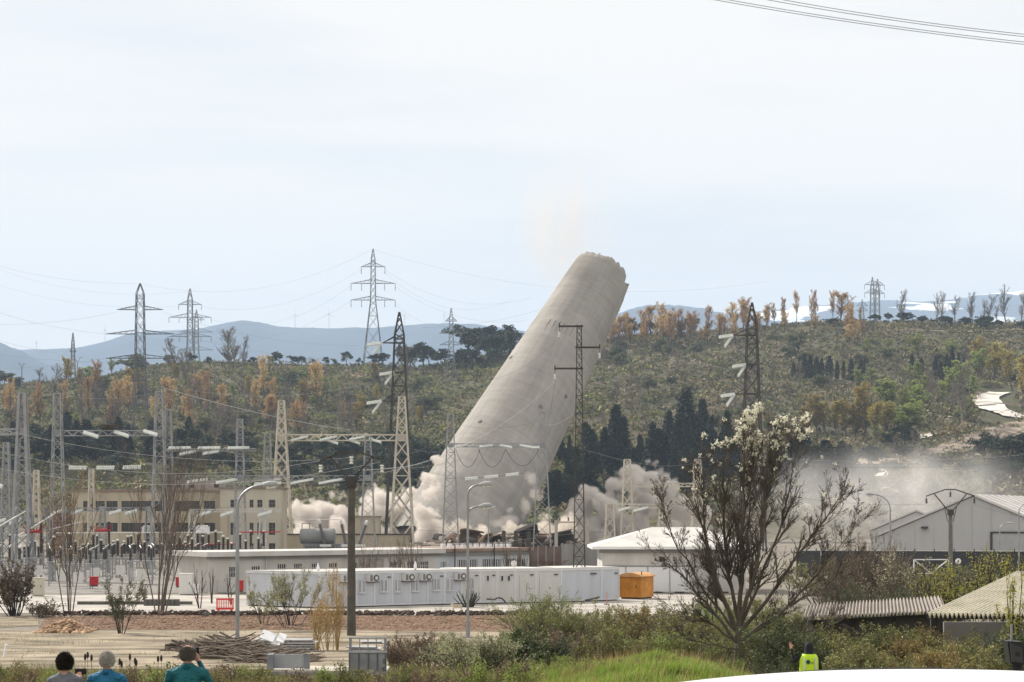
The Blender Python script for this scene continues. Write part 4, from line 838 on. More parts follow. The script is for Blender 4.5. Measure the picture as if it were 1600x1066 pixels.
# local wall meshes are built in world axes relative to the root
low_building()
def blue_building():
    a = G(676, 196); b = G(826, 204); root = thing('barred_building', 'pale blue-grey flat building with barred windows behind the lamp', 'building', a); M, L = frameM(a, b); H = 3.05; X = lambda px: (px-676)/150*L
    op = [(X(688),X(697),1.3,2.1),(X(714),X(745),1.15,2.25),(X(752),X(783),1.15,2.25),(X(791),X(822),1.15,2.25)]
    wall_with_openings(M, L, H, op, 0.25).build('wall', mat('blue_grey_wall', (0.50,0.53,0.57), 0.8, 0.06, 0.4), root); MB().box(0.26,L,0.26,12,0,H-0.05,M).build('rear_mass', M_white, root)
    MB().box(-0.4,L+0.3,-0.5,12.5,H,H+0.3,M).build('roof', M_browniron, root); MB().box(-0.2,L+0.1,-0.3,-0.003,H-0.35,H-0.004,M).build('fascia', M_conc, root)
    for o in op: window(root, M, *o, 0.14, 2 if o[1]-o[0] > 1 else 1, 1, 0.06, bars=11 if o[1]-o[0] > 1 else 4)
    for k in range(11): x = lerp(X(722),L,k/10); z = H+0.3; t = MB(); t.box(x-0.2,x+0.2,3,3.4,z,z+0.45,M); t.build('roof_vent', M_whitemetal, root)
    rail = MB(); rail.bar(M @ Vector((X(704),-0.2,H+0.75)), M @ Vector((L,-0.2,H+0.75)), 0.06); rail.build('roof_rail', M_dark, root)
    for px in (704,765,822): MB().bar(M @ Vector((X(px),-0.6,0)), M @ Vector((X(px),-0.6,H+0.75)), 0.12).build('rail_post', M_dark, root)
blue_building()
def brown_wall():
    a = G(828, 215); b = G(942, 214); root = thing('site_wall', 'dark concrete panel wall between blue building and hipped roof', 'wall', a); M, L = frameM(a, b)
    n = 9
    for k in range(n):
        x0, x1 = L*k/n, L*(k+1)/n; hh = 3.25+(0.25 if k > 3 else 0); MB().box(x0+0.02,x1-0.02,0.0,0.15,0,hh,M).build('wall_panel', M_conc if k > 3 else mat('rust_panel', (0.15,0.11,0.095), 0.9, 0.3, 1.0), root); MB().box(x0-0.08,x0+0.08,-0.08,0.22,0,hh+0.1,M).build('post', M_conc, root)
    mb = MB()
    for k in range(60): x = random.uniform(0,L*0.5); z = random.uniform(0.2,1.8); mb.tube(M @ Vector((x,-0.5,z)), M @ Vector((x+random.uniform(-1,1),-0.7,z+random.uniform(-0.4,0.6))), 0.03, n=4)
    tag(mb.build('scrap_rods', mat('rusty_rods', (0.17,0.085,0.055), 0.9, 0.3, 2.0), loc=a), 'tangle of rusty rods heaped in front of the dark wall', 'scrap', kind='stuff')
brown_wall()
def beige_shed():
    a = G(545, 345); b = G(592, 345); root = thing('beige_shed', 'plain beige box building behind the transformer', 'building', a); M, L = frameM(a, b); H = CAMZ+(HY-808)*345/F
    MB().box(0,L,0,6,0,H,M).build('wall', M_cream, root); MB().box(-0.2,L+0.2,-0.2,6.2,H,H+0.2,M).build('roof', M_browniron, root)
    for k in range(5): MB().box(L*k/5+0.05,L*(k+1)/5-0.05,-0.06,-0.003,0.2,H-0.3,M).build('wall_panel', M_cream, root)
    a = G(445, 318); b = G(640, 318); root = thing('perimeter_wall', 'long low cream wall in front of the dust behind the transformer', 'wall', a); M, L = frameM(a, b); H = CAMZ+(HY-836)*318/F
    for k in range(12): MB().box(L*k/12+0.01,L*(k+1)/12-0.01,0,0.3,0,H,M).build('wall_panel', M_cream, root)
    MB().box(-0.1,L+0.1,-0.12,0.42,H,H+0.2,M).build('coping', M_dark, root)
    a = G(591, 325); root = thing('gabled_hut', 'small dark gabled hut at the foot of the dust', 'hut', a); s = 325/F
    MB().box(0,2.2,0,3,0,2.2).build('wall', M_cream, root); MB().prism([(-0.2,-0.2,2.2),(2.6,-0.2,2.2),(1.2,-0.2,3.3)],(0,3.4,0)).build('roof', mat('hut_roof', (0.08,0.055,0.05), 0.9), root)
beige_shed()
def hipped():
    d = 172.0; s = d/F; a = G(941, d); root = thing('hipped_building', 'white building with a pale hipped roof behind the blossoming tree', 'building', a); W = (1165-941)*s; H = CAMZ+(HY-856)*s; D = 10
    MB().box(0,W,0,D,0,H).build('wall', M_white, root)
    ov = 0.9; x0, x1 = -ov, W+ov; y0, y1 = -ov, D+ov; zr = CAMZ+(HY-829)*s+0.25; ym = D/2; rx0, rx1 = 4.6, W-3.6
    V = [(x0,y0,H+0.1),(x1,y0,H+0.1),(x1,y1,H+0.1),(x0,y1,H+0.1),(rx0,ym,zr),(rx1,ym,zr)]
    MB().add(V, [(0,1,5,4),(1,2,5),(2,3,4,5),(3,0,4)]).build('roof', M_roofw, root); MB().box(x0,x1,y0,y1,H-0.12,H+0.095).build('eaves', M_whitemetal, root); MB().box(-0.25,W+0.25,-0.25,-0.003,H-0.45,H-0.124).build('soffit', M_conc, root)
    for k in range(4): MB().box(0.2+k*1.9,1.95+k*1.9,-0.08,-0.003,0.1,2.25).build('panel_door', M_whitemetal, root)
    MB().box(0.2,W-0.3,-0.12,-0.083,2.27,2.36).build('rail', M_conc, root)
    for px in (1030,1100): x = (px-941)*s; g = MB(); g.box(x,x+0.5,-0.05,-0.003,2.7,3.1); g.build('window', M_glass, root)
    for k in range(6): x = lerp(1,W,k/6); MB().tube((x,-0.12,0.0),(x,-0.12,0.12),0.4,n=6).build('scrap_lump', M_dark, root)
hipped()
def hall(label, pk, d, gl, gr, yb, rot, length, name='hall', wallc=None, doors=True):
    """gable end facing the camera, ridge running away at angle rot"""
    s = d/F; c = G(pk[0], d); root = thing(name, label, 'hall', c); root.rotation_euler = (0,0,-rot); zr = CAMZ+(HY-pk[1])*s; w = gl*s/math.cos(rot); wr = gr*s/math.cos(rot); he = zr-w*math.tan(math.radians(23.0)); m = wallc
    poly = [(-w,0,0),(wr,0,0),(wr,0,zr-wr*math.tan(math.radians(23))),(0,0,zr),(-w,0,he)]; MB().prism(poly, (0,length,0)).build('wall', m, root)
    for sx, ww in ((-1,w),(1,wr)):
        e = Vector((sx*(ww+0.3),0,zr-(ww+0.3)*math.tan(math.radians(23))+0.1)); rr = Vector((0,0,zr+0.1)); mb = MB(); mb.prism([rr+Vector((0,-0.3,0)), e+Vector((0,-0.3,0)), e+Vector((0,-0.3,0.25)), rr+Vector((0,-0.3,0.25))],(0,length+0.6,0)); mb.build('roof_slope', M_roofw, root)
        n = 14
        for k in range(n): y = lerp(0.5,length-0.5,k/(n-1)); mb = MB(); mb.bar(rr+Vector((0,y,0.3)), e+Vector((0,y,0.3)), 0.08); mb.build('roof_seam', M_roofw, root)
    n = int((w+wr)/2.4)
    for k in range(n+1):
        x = lerp(-w,wr,k/n); h = zr-abs(x)*math.tan(math.radians(23)); MB().box(x-0.05,x+0.05,-0.05,-0.002,0.2,h-0.1).build('wall_seam', m, root)
    return root, w, wr, zr
M_hall = mat('hall_cladding', (0.42,0.425,0.435), 0.6, 0.05, 0.5, stretch=(1,1,0.2))
H1, w1, wr1, zr1 = hall('large grey gabled hall with a bright white roof at the right', (1520,776), 262, 138, 108, 855, math.radians(24), 60, wallc=M_hall)
MB().box(2.6,10.2,-0.16,-0.06,0,4.2).build('doorway', mat('hall_doorway', (0.36,0.37,0.38), 0.6, 0.05), H1)
fr = MB(); fr.box(2.3,2.6,-0.25,-0.06,0,4.4); fr.box(2.6,10.4,-0.25,-0.06,4.2,4.42); fr.build('door_frame', M_dark, H1)
for (x, z) in ((-6.2,4.9),(8.5,5.2),(7.8,6.6)): MB().box(x-0.5,x+0.3,-0.7,-0.06,z-0.12,z+0.16).build('wall_lamp', M_dark, H1)
hall('smaller pale hall fading into the dust veil', (1432,800), 330, 66, 120, 855, math.radians(20), 40, wallc=mat('hall_cladding_far', (0.46,0.46,0.46), 0.6, 0.05))
def dark_fence():
    a = G(1245, 205); b = G(1680, 200); root = thing('panel_fence', 'long dark slatted fence along the foot of the halls', 'fence', a); M, L = frameM(a, b); m = mat('fence_dark', (0.045,0.047,0.05), 0.7, 0.25, 0.5)
    n = 14; H = 3.1
    for k in range(n): MB().box(L*k/n+0.04,L*(k+1)/n-0.04,0,0.06,0.3,H,M).build('fence_panel', m, root); MB().box(L*k/n-0.05,L*k/n+0.05,-0.05,0.1,0,H+0.15,M).build('post', M_dark, root)
    MB().box(0,L,-0.03,-0.002,H-0.1,H,M).build('top_rail', M_frame, root)
    a = G(1428, 188); root = thing('site_gate', 'white steel gate with crossed braces under the grey pole', 'gate', a); s = 188/F; W = 54*s; H = 1.3; zb = 1.2
    for (p, q) in (((0,0,zb+H),(W,0,zb+H)),((0,0,zb),(W,0,zb)),((0,0,0),(0,0,zb+H)),((W,0,0),(W,0,zb+H)),((0,0,zb+H),(W/2,0,zb)),((W,0,zb+H),(W/2,0,zb))): MB().bar(p, q, 0.09).build('rail', M_whitemetal, root)
    t = thing('road_sign', 'round white road sign beside the grey forked pole', 'sign', G(1497, 180)); s = 180/F; z = CAMZ+(HY-877)*s; MB().tube((0,0,0),(0,0,z),0.04,n=6).build('post', M_grey, t); MB().lathe([(0.26,-0.02),(0.26,0.02)],(0,-0.06,z),(0,1,0),20).build('plate', mat('sign_white', (0.8,0.8,0.8), 0.5), t); MB().box(-0.05,0.05,-0.1,-0.085,z-0.12,z+0.1).build('symbol', M_dark, t)
dark_fence()

# ------------------------------------------------------------------ site cabins
M_cabin = mat('cabin_panel_shade', (0.50,0.53,0.58), 0.5, 0.09, 1.1, stretch=(1,1,0.2), detail=7); M_cabinb = mat('cabin_panel_lighter', (0.56,0.56,0.55), 0.5, 0.09, 1.1, stretch=(1,1,0.2), detail=7); M_post = mat('cabin_post', (0.62,0.64,0.67), 0.45, 0.08, 1.5)  # bluish panel carries shade in its colour, the grey one the better-lit facing
HC = 2.62
def shear(a, b, depth):
    u = (Vector(b)-Vector(a)); u.z = 0; L = u.length; u.normalize(); v = Vector(depth).normalized(); return Matrix(((u.x,v.x,0),(u.y,v.y,0),(0,0,1))).to_4x4(), L
cab_i = [0]
def cabin(a, M, w, depth, label, mpanel, win=None, ac=False, door=None, name='site_cabin', small=None, vent=True):
    t = thing(name, label, 'cabin', a, group='row of site cabins'); p = 0.07
    MB().box(p,w-p,0.03,depth,0.22,HC-0.16,M).build('wall', mpanel, t)
    for x in (0, w-p): MB().box(x+0.002,x+p-0.002,0.0,0.10,0.16,HC-0.12,M).build('corner_post', M_post, t)
    MB().box(0.002,w-0.002,-0.01,depth+0.02,HC-0.155,HC,M).build('roof_frame', M_post, t); MB().box(0.03,w-0.03,0.03,depth-0.05,HC,HC+0.05,M).build('roof', M_roofw, t); MB().box(0.002,w-0.002,-0.005,depth,0.10,0.215,M).build('floor_frame', M_post, t); MB().box(0.06,w-0.06,0.2,depth-0.2,-0.03,0.10,M).build('skid', M_dark, t)
    if win:
        x0, x1, z0, z1 = win; wn = window(t, M, x0, x1, z0, z1, 0.02, 2, 1, 0.05, M_post, mat('cabin_glass', (0.16,0.19,0.24), 0.2, 0.2, 1.0, spec=0.5)); mb = MB()
        for k in range(5): x = lerp(x0,x1,(k+0.5)/5); mb.box(x-0.012,x+0.012,-0.10,-0.08,z0,z1,M)
        mb.build('window_bars', M_whitemetal, wn); MB().box(x0-0.06,x1+0.06,-0.10,0.0,z0-0.1,z0-0.03,M).build('window_sill', M_post, wn)
    if small:
        for (x, z) in small: window(t, M, x, x+0.22, z, z+0.42, 0.02, 1, 1, 0.04, M_post)
    if door:
        x0, x1 = door; dd = MB(); dd.box(x0,x1,-0.015,0.027,0.22,2.2,M); dd = dd.build('door', M_cabinb, t); MB().box(x1-0.1,x1-0.05,-0.06,-0.016,1.1,1.2,M).build('door_handle', M_dark, dd)
    if ac:
        x = ac; a_ = MB(); a_.box(x,x+0.82,-0.36,-0.02,1.88,2.42,M); a_ = a_.build('air_conditioner', M_cabinb, t); c = M @ Vector((x+0.54,-0.37,2.15)); u_ = M.to_3x3() @ Vector((1,0,0)); n = Vector((-u_.y,u_.x,0))
        MB().lathe([(0.24,0),(0.24,0.03)], c, -n, 14).build('fan_guard', mat('ac_dark', (0.10,0.10,0.11), 0.6), a_); mb = MB()
        MB().lathe([(0.13,0),(0.13,0.02)], c-n*0.035, -n, 12).build('fan_hub', M_cabinb, a_)
        for k in range(3): mb.box(x+0.05+k*0.07,x+0.09+k*0.07,-0.375,-0.362,1.93,2.37,M)
        mb.build('side_grille', mat('ac_dark', (0.10,0.10,0.11)), a_); MB().box(x-0.02,x+0.84,-0.38,0.0,1.82,1.875,M).build('ac_bracket', M_dark, a_)
    elif vent: MB().box(w*0.72,w*0.86,-0.10,-0.0,2.14,2.22,M).build('lamp', M_dark, t)
    return t
A0, A1, B1, C1 = G(500,144.2), G(722,150.5), G(877,153.5), G(968,157.0); AL = G(383,148.0)
dA = AL-A0; MA, LA = shear(A0, A1, dA); depA = 7.0; nA = 8; wA = LA/nA
word = ['first','second','third','fourth','fifth','sixth','seventh','eighth']
for k in range(nA):
    a = A0.lerp(A1, k/nA); ac = {1:0.0,2:0.75,4:0.75,5:0.72,7:0.72}.get(k, False); win = None if k == 1 and False else ((0.45,1.02,1.15,2.0) if k not in (1,) else (0.95,1.3,1.15,2.0))
    if k == 0: win = (0.55,1.12,1.1,1.98)
    if ac is not False and k != 1: win = (0.14,0.66,1.12,2.0)
    cabin(a, MA, wA, depA, 'white site cabin with barred window, %s of the row from the left end' % word[k], M_cabin, win, ac if ac else (0.06 if k == 1 else False))
MBm, LB = frameM(A1, B1); specB = [(0,28/155,dict(win=(0.5,0.95,1.15,2.0)),'plain white cabin behind the twin-headed lamp pole'),(28/155,54/155,dict(small=[(0.5,1.75)]),'grey-white cabin with one small high window'),(54/155,82/155,dict(small=[(0.3,1.72),(0.85,1.72)]),'grey-white cabin with two small high windows'),(82/155,115/155,dict(door=(0.4,1.25)),'grey-white cabin with a door under the satellite dish'),(115/155,1.0,dict(door=(0.3,1.2)),'grey-white cabin with a slim grey side door slot')]
for (f0, f1, kw, lab) in specB: cabin(A1.lerp(B1, f0), MBm, LB*(f1-f0), 5.0, lab, M_cabinb, **kw)
MC, LC = frameM(B1, C1)
for (f0, f1, lab) in ((0,0.69,'windowless cabin wall, tinted bluish as shade, behind the slim mast'),(0.69,1.0,'last cabin of the row, tinted bluish as shade, beside the orange hut')): cabin(B1.lerp(C1, f0), MC, LC*(f1-f0), 5.0, lab, M_cabin)
dish = thing('satellite_dish', 'white satellite dish mounted on the cabin roof', 'satellite dish', P(803,887,152.5)); MB().lathe([(0.02,0.08),(0.15,0.03),(0.24,-0.05),(0.24,-0.07)],(0,-0.2,0.32),(0.15,1,0.15),16).build('reflector', M_whitemetal, dish); MB().tube((0,0,-0.3),(0,0,0.3),0.03,n=6).build('mast', M_grey, dish); MB().tube((0,-0.2,0.1),(0.08,-0.55,0.25),0.02,n=5).build('feed_arm', M_grey, dish)
for (px, py, d, lab) in ((497,889,146,'white dome camera on the cabin roof by the second window'),(649,886,149,'white camera on the cabin roof right of the fifth unit')):
    c = P(px,py,d); t = thing('security_camera', lab, 'camera', c); MB().lathe([(0.10,-0.15),(0.13,0.0),(0.10,0.2),(0.04,0.42)],(0,0,0),(0,0,1),10).build('housing', M_whitemetal, t); MB().lathe([(0.03,-0.24),(0.09,-0.15)],(0,0,0),(0,0,1),8).build('lens', M_dark, t); MB().bar((0,0,-0.25),(0,0.2,-0.3),0.04).build('bracket', M_grey, t)
def orange_hut():
    d = 160.0; s = d/F; a = G(968, d); root = thing('orange_hut', 'small orange site hut with curved roof at the end of the cabins', 'hut', a); M, L = frameM(a, G(1002, d-0.9)); mo = mat('orange_paint', (0.50,0.20,0.02), 0.55, 0.15, 1.5, col2=(0.56,0.24,0.03)); H = 1.85
    MB().box(0,L,0,2.4,0.15,H,M).build('wall', mo, root); mb = MB(); pr = []
    for k in range(9): f = k/8; pr.append(M @ Vector((lerp(-0.12,L+0.12,f),-0.15,H+0.28*math.sin(f*math.pi)**0.8)))
    pr += [M @ Vector((L+0.12,-0.15,H-0.06)), M @ Vector((-0.12,-0.15,H-0.06))]; mb.prism(pr, M.to_3x3() @ Vector((0,2.7,0))).build('curved_roof', mat('orange_roof', (0.52,0.27,0.10), 0.6, 0.15), root)
    for k in range(13): x = lerp(0.05,L-0.05,k/12); MB().box(x-0.015,x+0.015,-0.025,-0.001,0.18,H-0.08,M).build('wall_rib', mo, root)
    MB().box(0.1,L-0.1,0.1,2.3,-0.02,0.15,M).build('skid', M_dark, root); MB().box(L*0.75,L*0.79,-0.06,-0.026,0.9,1.15,M).build('door_handle', M_dark, root); MB().tube(M @ Vector((L-0.1,0.3,H+0.1)), M @ Vector((L-0.1,0.3,H+0.4)), 0.04, n=6).build('flue', M_dark, root)
orange_hut()

# ------------------------------------------------------------------ rubble at the chimney foot
M_rub = mat('rubble_brown', (0.085,0.055,0.04), 0.95, 0.4, 0.3, col2=(0.15,0.09,0.06), bump=0.6); M_rubd = mat('rubble_dark', (0.04,0.032,0.027), 0.95, 0.4, 0.3)
def fragment(seed):
    r = random.Random(seed); mb = MB(); R_ = r.uniform(1.6,2.6); Ln = r.uniform(2.5,5); a0 = r.uniform(0,2); span = r.uniform(2.2,4.2); n = 10; th = 0.35; V = []; Fc = []
    for k in range(n+1):
        a = a0+span*k/n
        for (rr, y) in ((R_,0),(R_,Ln+r.uniform(-.6,.6)),(R_-th,Ln+r.uniform(-.6,.6)),(R_-th,0)): V.append((math.cos(a)*rr, y, math.sin(a)*rr+R_*0.4))
    for k in range(n):
        for c in range(4): Fc.append((k*4+c, k*4+(c+1)%4, k*4+4+(c+1)%4, k*4+4+c))
    Fc += [(0,1,2,3),(n*4+3,n*4+2,n*4+1,n*4)]; return mb.add(V, Fc)
fm = [fragment(k).mesh('fragment', M_rub if k % 3 else M_rubd) for k in range(6)]
xs_f = sorted([712,722,732,741,746,752,760,768,775,783,790,798,806,815,824,832,840,858,866,884,892,700,748,771,810,828,876,690])
for i, px in enumerate(xs_f):
    d = random.uniform(345,362); o = link_mesh('chimney_fragment', fm[i % 6]); g = G(px, d); o.location = g+Vector((0,0,random.uniform(0.2,2.0))); o.rotation_euler = (random.uniform(-.5,.5), random.uniform(-.5,.5), random.uniform(0,6.28)); k = random.uniform(0.35,0.8); o.scale = (k,k,k); tag(o, 'dark curved fragment of broken concrete in the rubble heap, %s from the left' % ordinal(i), 'rubble', 'broken fragments at the chimney foot')
r_ = np.random.default_rng(5); mbr = MB()
for i in range(900):
    px = r_.uniform(640,960); d = r_.uniform(345,400); g = G(px, d); h = 2.6*math.exp(-((px-800)/120)**2)*r_.uniform(0,1); sz = r_.uniform(0.25,0.9); q = Matrix.Rotation(r_.uniform(0,6.28),4,'Z') @ Matrix.Rotation(r_.uniform(-.8,.8),4,'X'); q.translation = g+Vector((0,0,h)); mbr.box(-sz,sz,-sz*0.6,sz*0.6,-sz*0.4,sz*0.4,q)
tag(mbr.build('rubble', mat('rubble_mix', (0.13,0.10,0.08), 0.95, 0.5, 0.4, col2=(0.28,0.24,0.2))), 'loose rubble spread around the foot of the chimney', 'rubble', kind='stuff')
# steel rods and posts standing black against the dust
for i, (px, yt, yb) in enumerate(((787,830,850),(806,830,850),(826,832,852))):
    d = 330; t = P(px, yt, d); o = MB().lathe([(0.35,0),(0.32,t.z),(0.1,t.z+0.1)],(0,0,0),(0,0,1),8).build('black_post', M_dark, loc=G(px,d)); tag(o, 'black stub post before the rubble, %s of three from the left' % ordinal(i), 'post', 'black stub posts')
# ------------------------------------------------------------------ vegetation generators
def seg_mesh(name, segs, m, n=3):
    """segs: array (k, 8) p0 p1 r0 r1 -> prisms"""
    S = np.asarray(segs, float); p0, p1, r0, r1 = S[:,0:3], S[:,3:6], S[:,6], S[:,7]; d = p1-p0; d /= np.maximum(np.linalg.norm(d, axis=1, keepdims=True), 1e-6)
    up = np.where(np.abs(d[:,2:3]) < 0.9, np.array([[0,0,1.0]]), np.array([[1.0,0,0]])); a = np.cross(d, up); a /= np.linalg.norm(a, axis=1, keepdims=True); b = np.cross(d, a); V = []
    for p, r in ((p0,r0),(p1,r1)):
        for i in range(n): t = 2*math.pi*i/n; V.append(p+(a*math.cos(t)+b*math.sin(t))*r[:,None])
    V = np.stack(V, 1).reshape(-1,3); k = len(S); base = np.arange(k)[:,None]*2*n; Fc = []
    for i in range(n): Fc.append(np.concatenate([base+i, base+(i+1)%n, base+n+(i+1)%n, base+n+i], 1))
    return np_mesh(name, V, np.concatenate(Fc), m, n > 4)
def cards(c, size, r, aspect=0.6, upbias=0.0, flat=None):
    """diamond leaves at centres c (k,3)"""
    k = len(c); u = r.normal(size=(k,3)); u[:,2] += upbias; u /= np.linalg.norm(u, axis=1, keepdims=True); w = r.normal(size=(k,3)); v = np.cross(u, w); v /= np.maximum(np.linalg.norm(v, axis=1, keepdims=True), 1e-6)
    s = (size*r.uniform(0.6,1.4,k))[:,None]; V = np.stack([c+u*s, c+v*s*aspect, c-u*s, c-v*s*aspect], 1).reshape(-1,3); return V, np.arange(4*k).reshape(-1,4)
def leaf_mesh(name, c, size, m, r, aspect=0.6, upbias=0.0): V, Fc = cards(np.asarray(c), size, r, aspect, upbias); return np_mesh(name, V, Fc, m)
def grow(r, p, d, L, rad, depth, kids, spread, trop=0.06, wig=0.12, nseg=5, shrink=0.6, minrad=0.004, up0=0.35, segs=None, tips=None, taper=0.35, kidmin=0.25):
    if segs is None: segs, tips = [], []
    p = np.array(p, float); d = np.array(d, float); d /= np.linalg.norm(d); pts = [(p.copy(), d.copy())]; rr = rad
    for k in range(nseg):
        d = d+r.normal(size=3)*wig+np.array([0,0,trop]); d /= np.linalg.norm(d); q = p+d*L/nseg; r1 = rad*lerp(1, taper, (k+1)/nseg); segs.append((*p,*q,max(rr,minrad),max(r1,minrad))); p = q; rr = r1; pts.append((p.copy(), d.copy()))
    tips.append((p.copy(), d.copy(), depth))
    if depth > 0:
        for i in range(kids[0] if depth >= len(kids) else kids[len(kids)-depth]):
            f = r.uniform(kidmin, 1.0); x = f*nseg; j = min(int(x), nseg-1); q = pts[j][0]*(1-(x-j))+pts[j+1][0]*(x-j); dd = pts[j+1][1]; e = r.normal(size=3); e -= dd*np.dot(e,dd); e /= np.linalg.norm(e); a = spread*r.uniform(0.6,1.3)
            nd = dd*math.cos(a)+e*math.sin(a); grow(r, q, nd, L*shrink*r.uniform(0.65,1.15)*(1.15-0.45*f), max(rad*lerp(1,taper,f)*0.62, minrad), depth-1, kids, spread, trop, wig, max(3,nseg-1), shrink, minrad, up0, segs, tips, taper, kidmin)
    return segs, tips
def tip_points(r, segs, n, jit, frac=0.6):
    S = np.asarray(segs); th = np.quantile(S[:,6], frac); T = S[S[:,6] <= th]; k = r.integers(0, len(T), n); f = r.uniform(0,1,(n,1)); return T[k,0:3]*(1-f)+T[k,3:6]*f+r.normal(size=(n,3))*jit

M_bark = mat('bark_grey', (0.10,0.085,0.07), 0.9, 0.3, 2.0); M_barkd = mat('bark_dark', (0.055,0.042,0.034), 0.9, 0.3, 2.0); M_barkr = mat('bark_rosy', (0.155,0.125,0.10), 0.9, 0.25, 1.0)
M_orange = mat('poplar_buds', (0.50,0.315,0.14), 0.8, 0.25, 0.25, col2=(0.54,0.37,0.19), trans=0.35, obj_rand=0.25); M_yellow = mat('yellow_buds', (0.36,0.28,0.09), 0.8, 0.25, 0.25, trans=0.35, obj_rand=0.2); M_lime = mat('lime_leaves', (0.28,0.32,0.09), 0.7, 0.25, 0.3, trans=0.4, obj_rand=0.2)
M_conif = mat('conifer_needles', (0.022,0.034,0.024), 0.8, 0.4, 0.3, obj_rand=0.25); M_pine = mat('pine_needles', (0.035,0.05,0.028), 0.8, 0.35, 0.2, obj_rand=0.3); M_olive = mat('olive_leaves', (0.115,0.125,0.06), 0.7, 0.3, 0.8, trans=0.25, obj_rand=0.2)
M_haze = mat('bare_twigs', (0.18,0.155,0.13), 0.9, 0.2, 0.2, obj_rand=0.2)
TREES = {}
def tree_kind(kind, seed):
    if (kind, seed) in TREES: return TREES[(kind, seed)]
    r = np.random.default_rng(seed*17+len(kind))
    if kind in ('poplar','yellow','bare','lime'):      # unit height 10 m, narrow upswept
        segs, tips = grow(r, (0,0,-0.4), (r.normal()*0.03,r.normal()*0.03,1), 10, 0.17, 2, [24,7], 0.5 if kind != 'lime' else 0.7, 0.10, 0.05, 9, 0.36, 0.018, kidmin=0.22); 
        w = seg_mesh('trunk', segs, M_bark if kind != 'bare' else M_haze); n, sz, mt = {'poplar':(2400,0.115,M_orange),'yellow':(2600,0.15,M_yellow),'bare':(500,0.09,M_haze),'lime':(1500,0.18,M_lime)}[kind]
        f = leaf_mesh('crown', tip_points(r, segs, n, 0.16, 0.85), sz, mt, r)
    elif kind == 'conifer':
        segs = [(0,0,-0.4,0,0,9.6,0.2,0.02)]; c = []
        for k in range(46):
            z = 0.8+8.9*(k/46); R_ = (1-(z/10.2))*2.3+0.1
            for j in range(6):
                a = r.uniform(0,6.28); e = np.array([math.cos(a)*R_, math.sin(a)*R_, z-0.35*R_*r.uniform(0.2,1)]); segs.append((0,0,z,*e,0.03,0.01)); m_ = int(6+R_*5); t = r.uniform(0.25,1.0,(m_,1)); c.append(np.array([[0,0,z]])*(1-t)+e*t+r.normal(size=(m_,3))*0.16)
        w = seg_mesh('trunk', segs, M_barkd); f = leaf_mesh('crown', np.concatenate(c), 0.26, M_conif, r, 0.45)
    elif kind == 'cypress':
        segs = [(0,0,-0.4,0,0,9,0.16,0.02)]; n = 1500; z = r.uniform(0.5,10,n); R_ = 0.95*np.sin(np.clip((z/10)**0.75,0,1)*math.pi*0.93+0.12)**0.8; a = r.uniform(0,6.28,n); q = np.sqrt(r.uniform(0.3,1,n)); w = seg_mesh('trunk', segs, M_barkd); f = leaf_mesh('crown', np.stack([np.cos(a)*R_*q, np.sin(a)*R_*q, z], -1), 0.24, M_conif, r, 0.4, 1.2)
    elif kind in ('pine','round','shrubtree'):
        segs, tips = grow(r, (0,0,-0.4), (0,0,1), 5.5, 0.25, 2, [9,6], 0.85, 0.05, 0.1, 6, 0.6, 0.02, kidmin=0.45 if kind == 'pine' else 0.25); c = []
        for (p, d, dp) in tips:
            if dp < 2: m_ = 34 if dp == 0 else 20; q = r.normal(size=(m_,3)); q /= np.linalg.norm(q, axis=1, keepdims=True); c.append(p+q*np.array([0.85,0.85,0.6])*r.uniform(0.5,1.0,(m_,1)))
        c = np.concatenate(c); c[:,2] = np.maximum(c[:,2], 0.5); w = seg_mesh('trunk', segs, M_barkd); f = leaf_mesh('crown', c, 0.26, {'pine':M_pine,'round':M_pine,'shrubtree':M_olive}[kind], r); sc_ = 10/max(c[:,2].max(), 1)
        for me in (w, f):
            A = np.empty(len(me.vertices)*3, dtype=np.float32); me.vertices.foreach_get('co', A); me.vertices.foreach_set('co', A*sc_)
    TREES[(kind, seed)] = (w, f); return w, f
def plant_tree(name, kind, seed, loc, h, label, group, wide=1.0):
    w, f = tree_kind(kind, seed); t = thing(name, label, 'tree', loc, random.uniform(0,6.28), group); t.scale = (h/10*wide, h/10*wide, h/10); link_mesh('trunk', w, t); link_mesh('crown', f, t); return t
def row(name, kind, spec, label, group, seeds=4, wide=1.0):
    """spec: (px, py base, height px[, d])"""
    for i, sp in enumerate(sorted(spec)):
        px, pb, hp = sp[:3]; g = G(px, sp[3]) if len(sp) > 3 else hit(px, pb); plant_tree(name, kind, i % seeds, g, hp*g.y/F*random.uniform(0.78,1.18), label % ordinal(i), group, wide*random.uniform(0.75,1.35))
row('poplar_tree','poplar',[(15,665,60),(62,672,66),(105,660,48),(140,665,58),(185,668,62),(196,650,50),(262,668,66),(245,680,58),(298,672,52),(328,665,74),(350,668,60),(402,660,74),(412,640,66),(498,648,66),(536,672,46),(430,665,56),(295,690,40)],'orange budding poplar on the lower left hillside, %s from the left','poplars of the left hillside', 4, 1.1)
row('poplar_tree','poplar',[(942,558,36),(955,545,28),(980,545,42),(1012,545,46),(1028,545,50),(1045,545,38),(1075,540,40),(1105,540,50),(1122,535,40),(1150,535,44)],'orange budding poplar on the slope right of the chimney, %s from the left','poplars right of the chimney', 4, 1.3)
row('poplar_tree','poplar',[(1200,505,38),(1210,502,34),(1222,505,40),(1245,505,44),(1268,508,46),(1275,505,46),(1302,505,36),(1332,508,36),(1345,508,30)],'bare orange poplar on the skyline left of the twin pylons, %s from the left','skyline poplars left of the twin pylons', 4, 1.0)
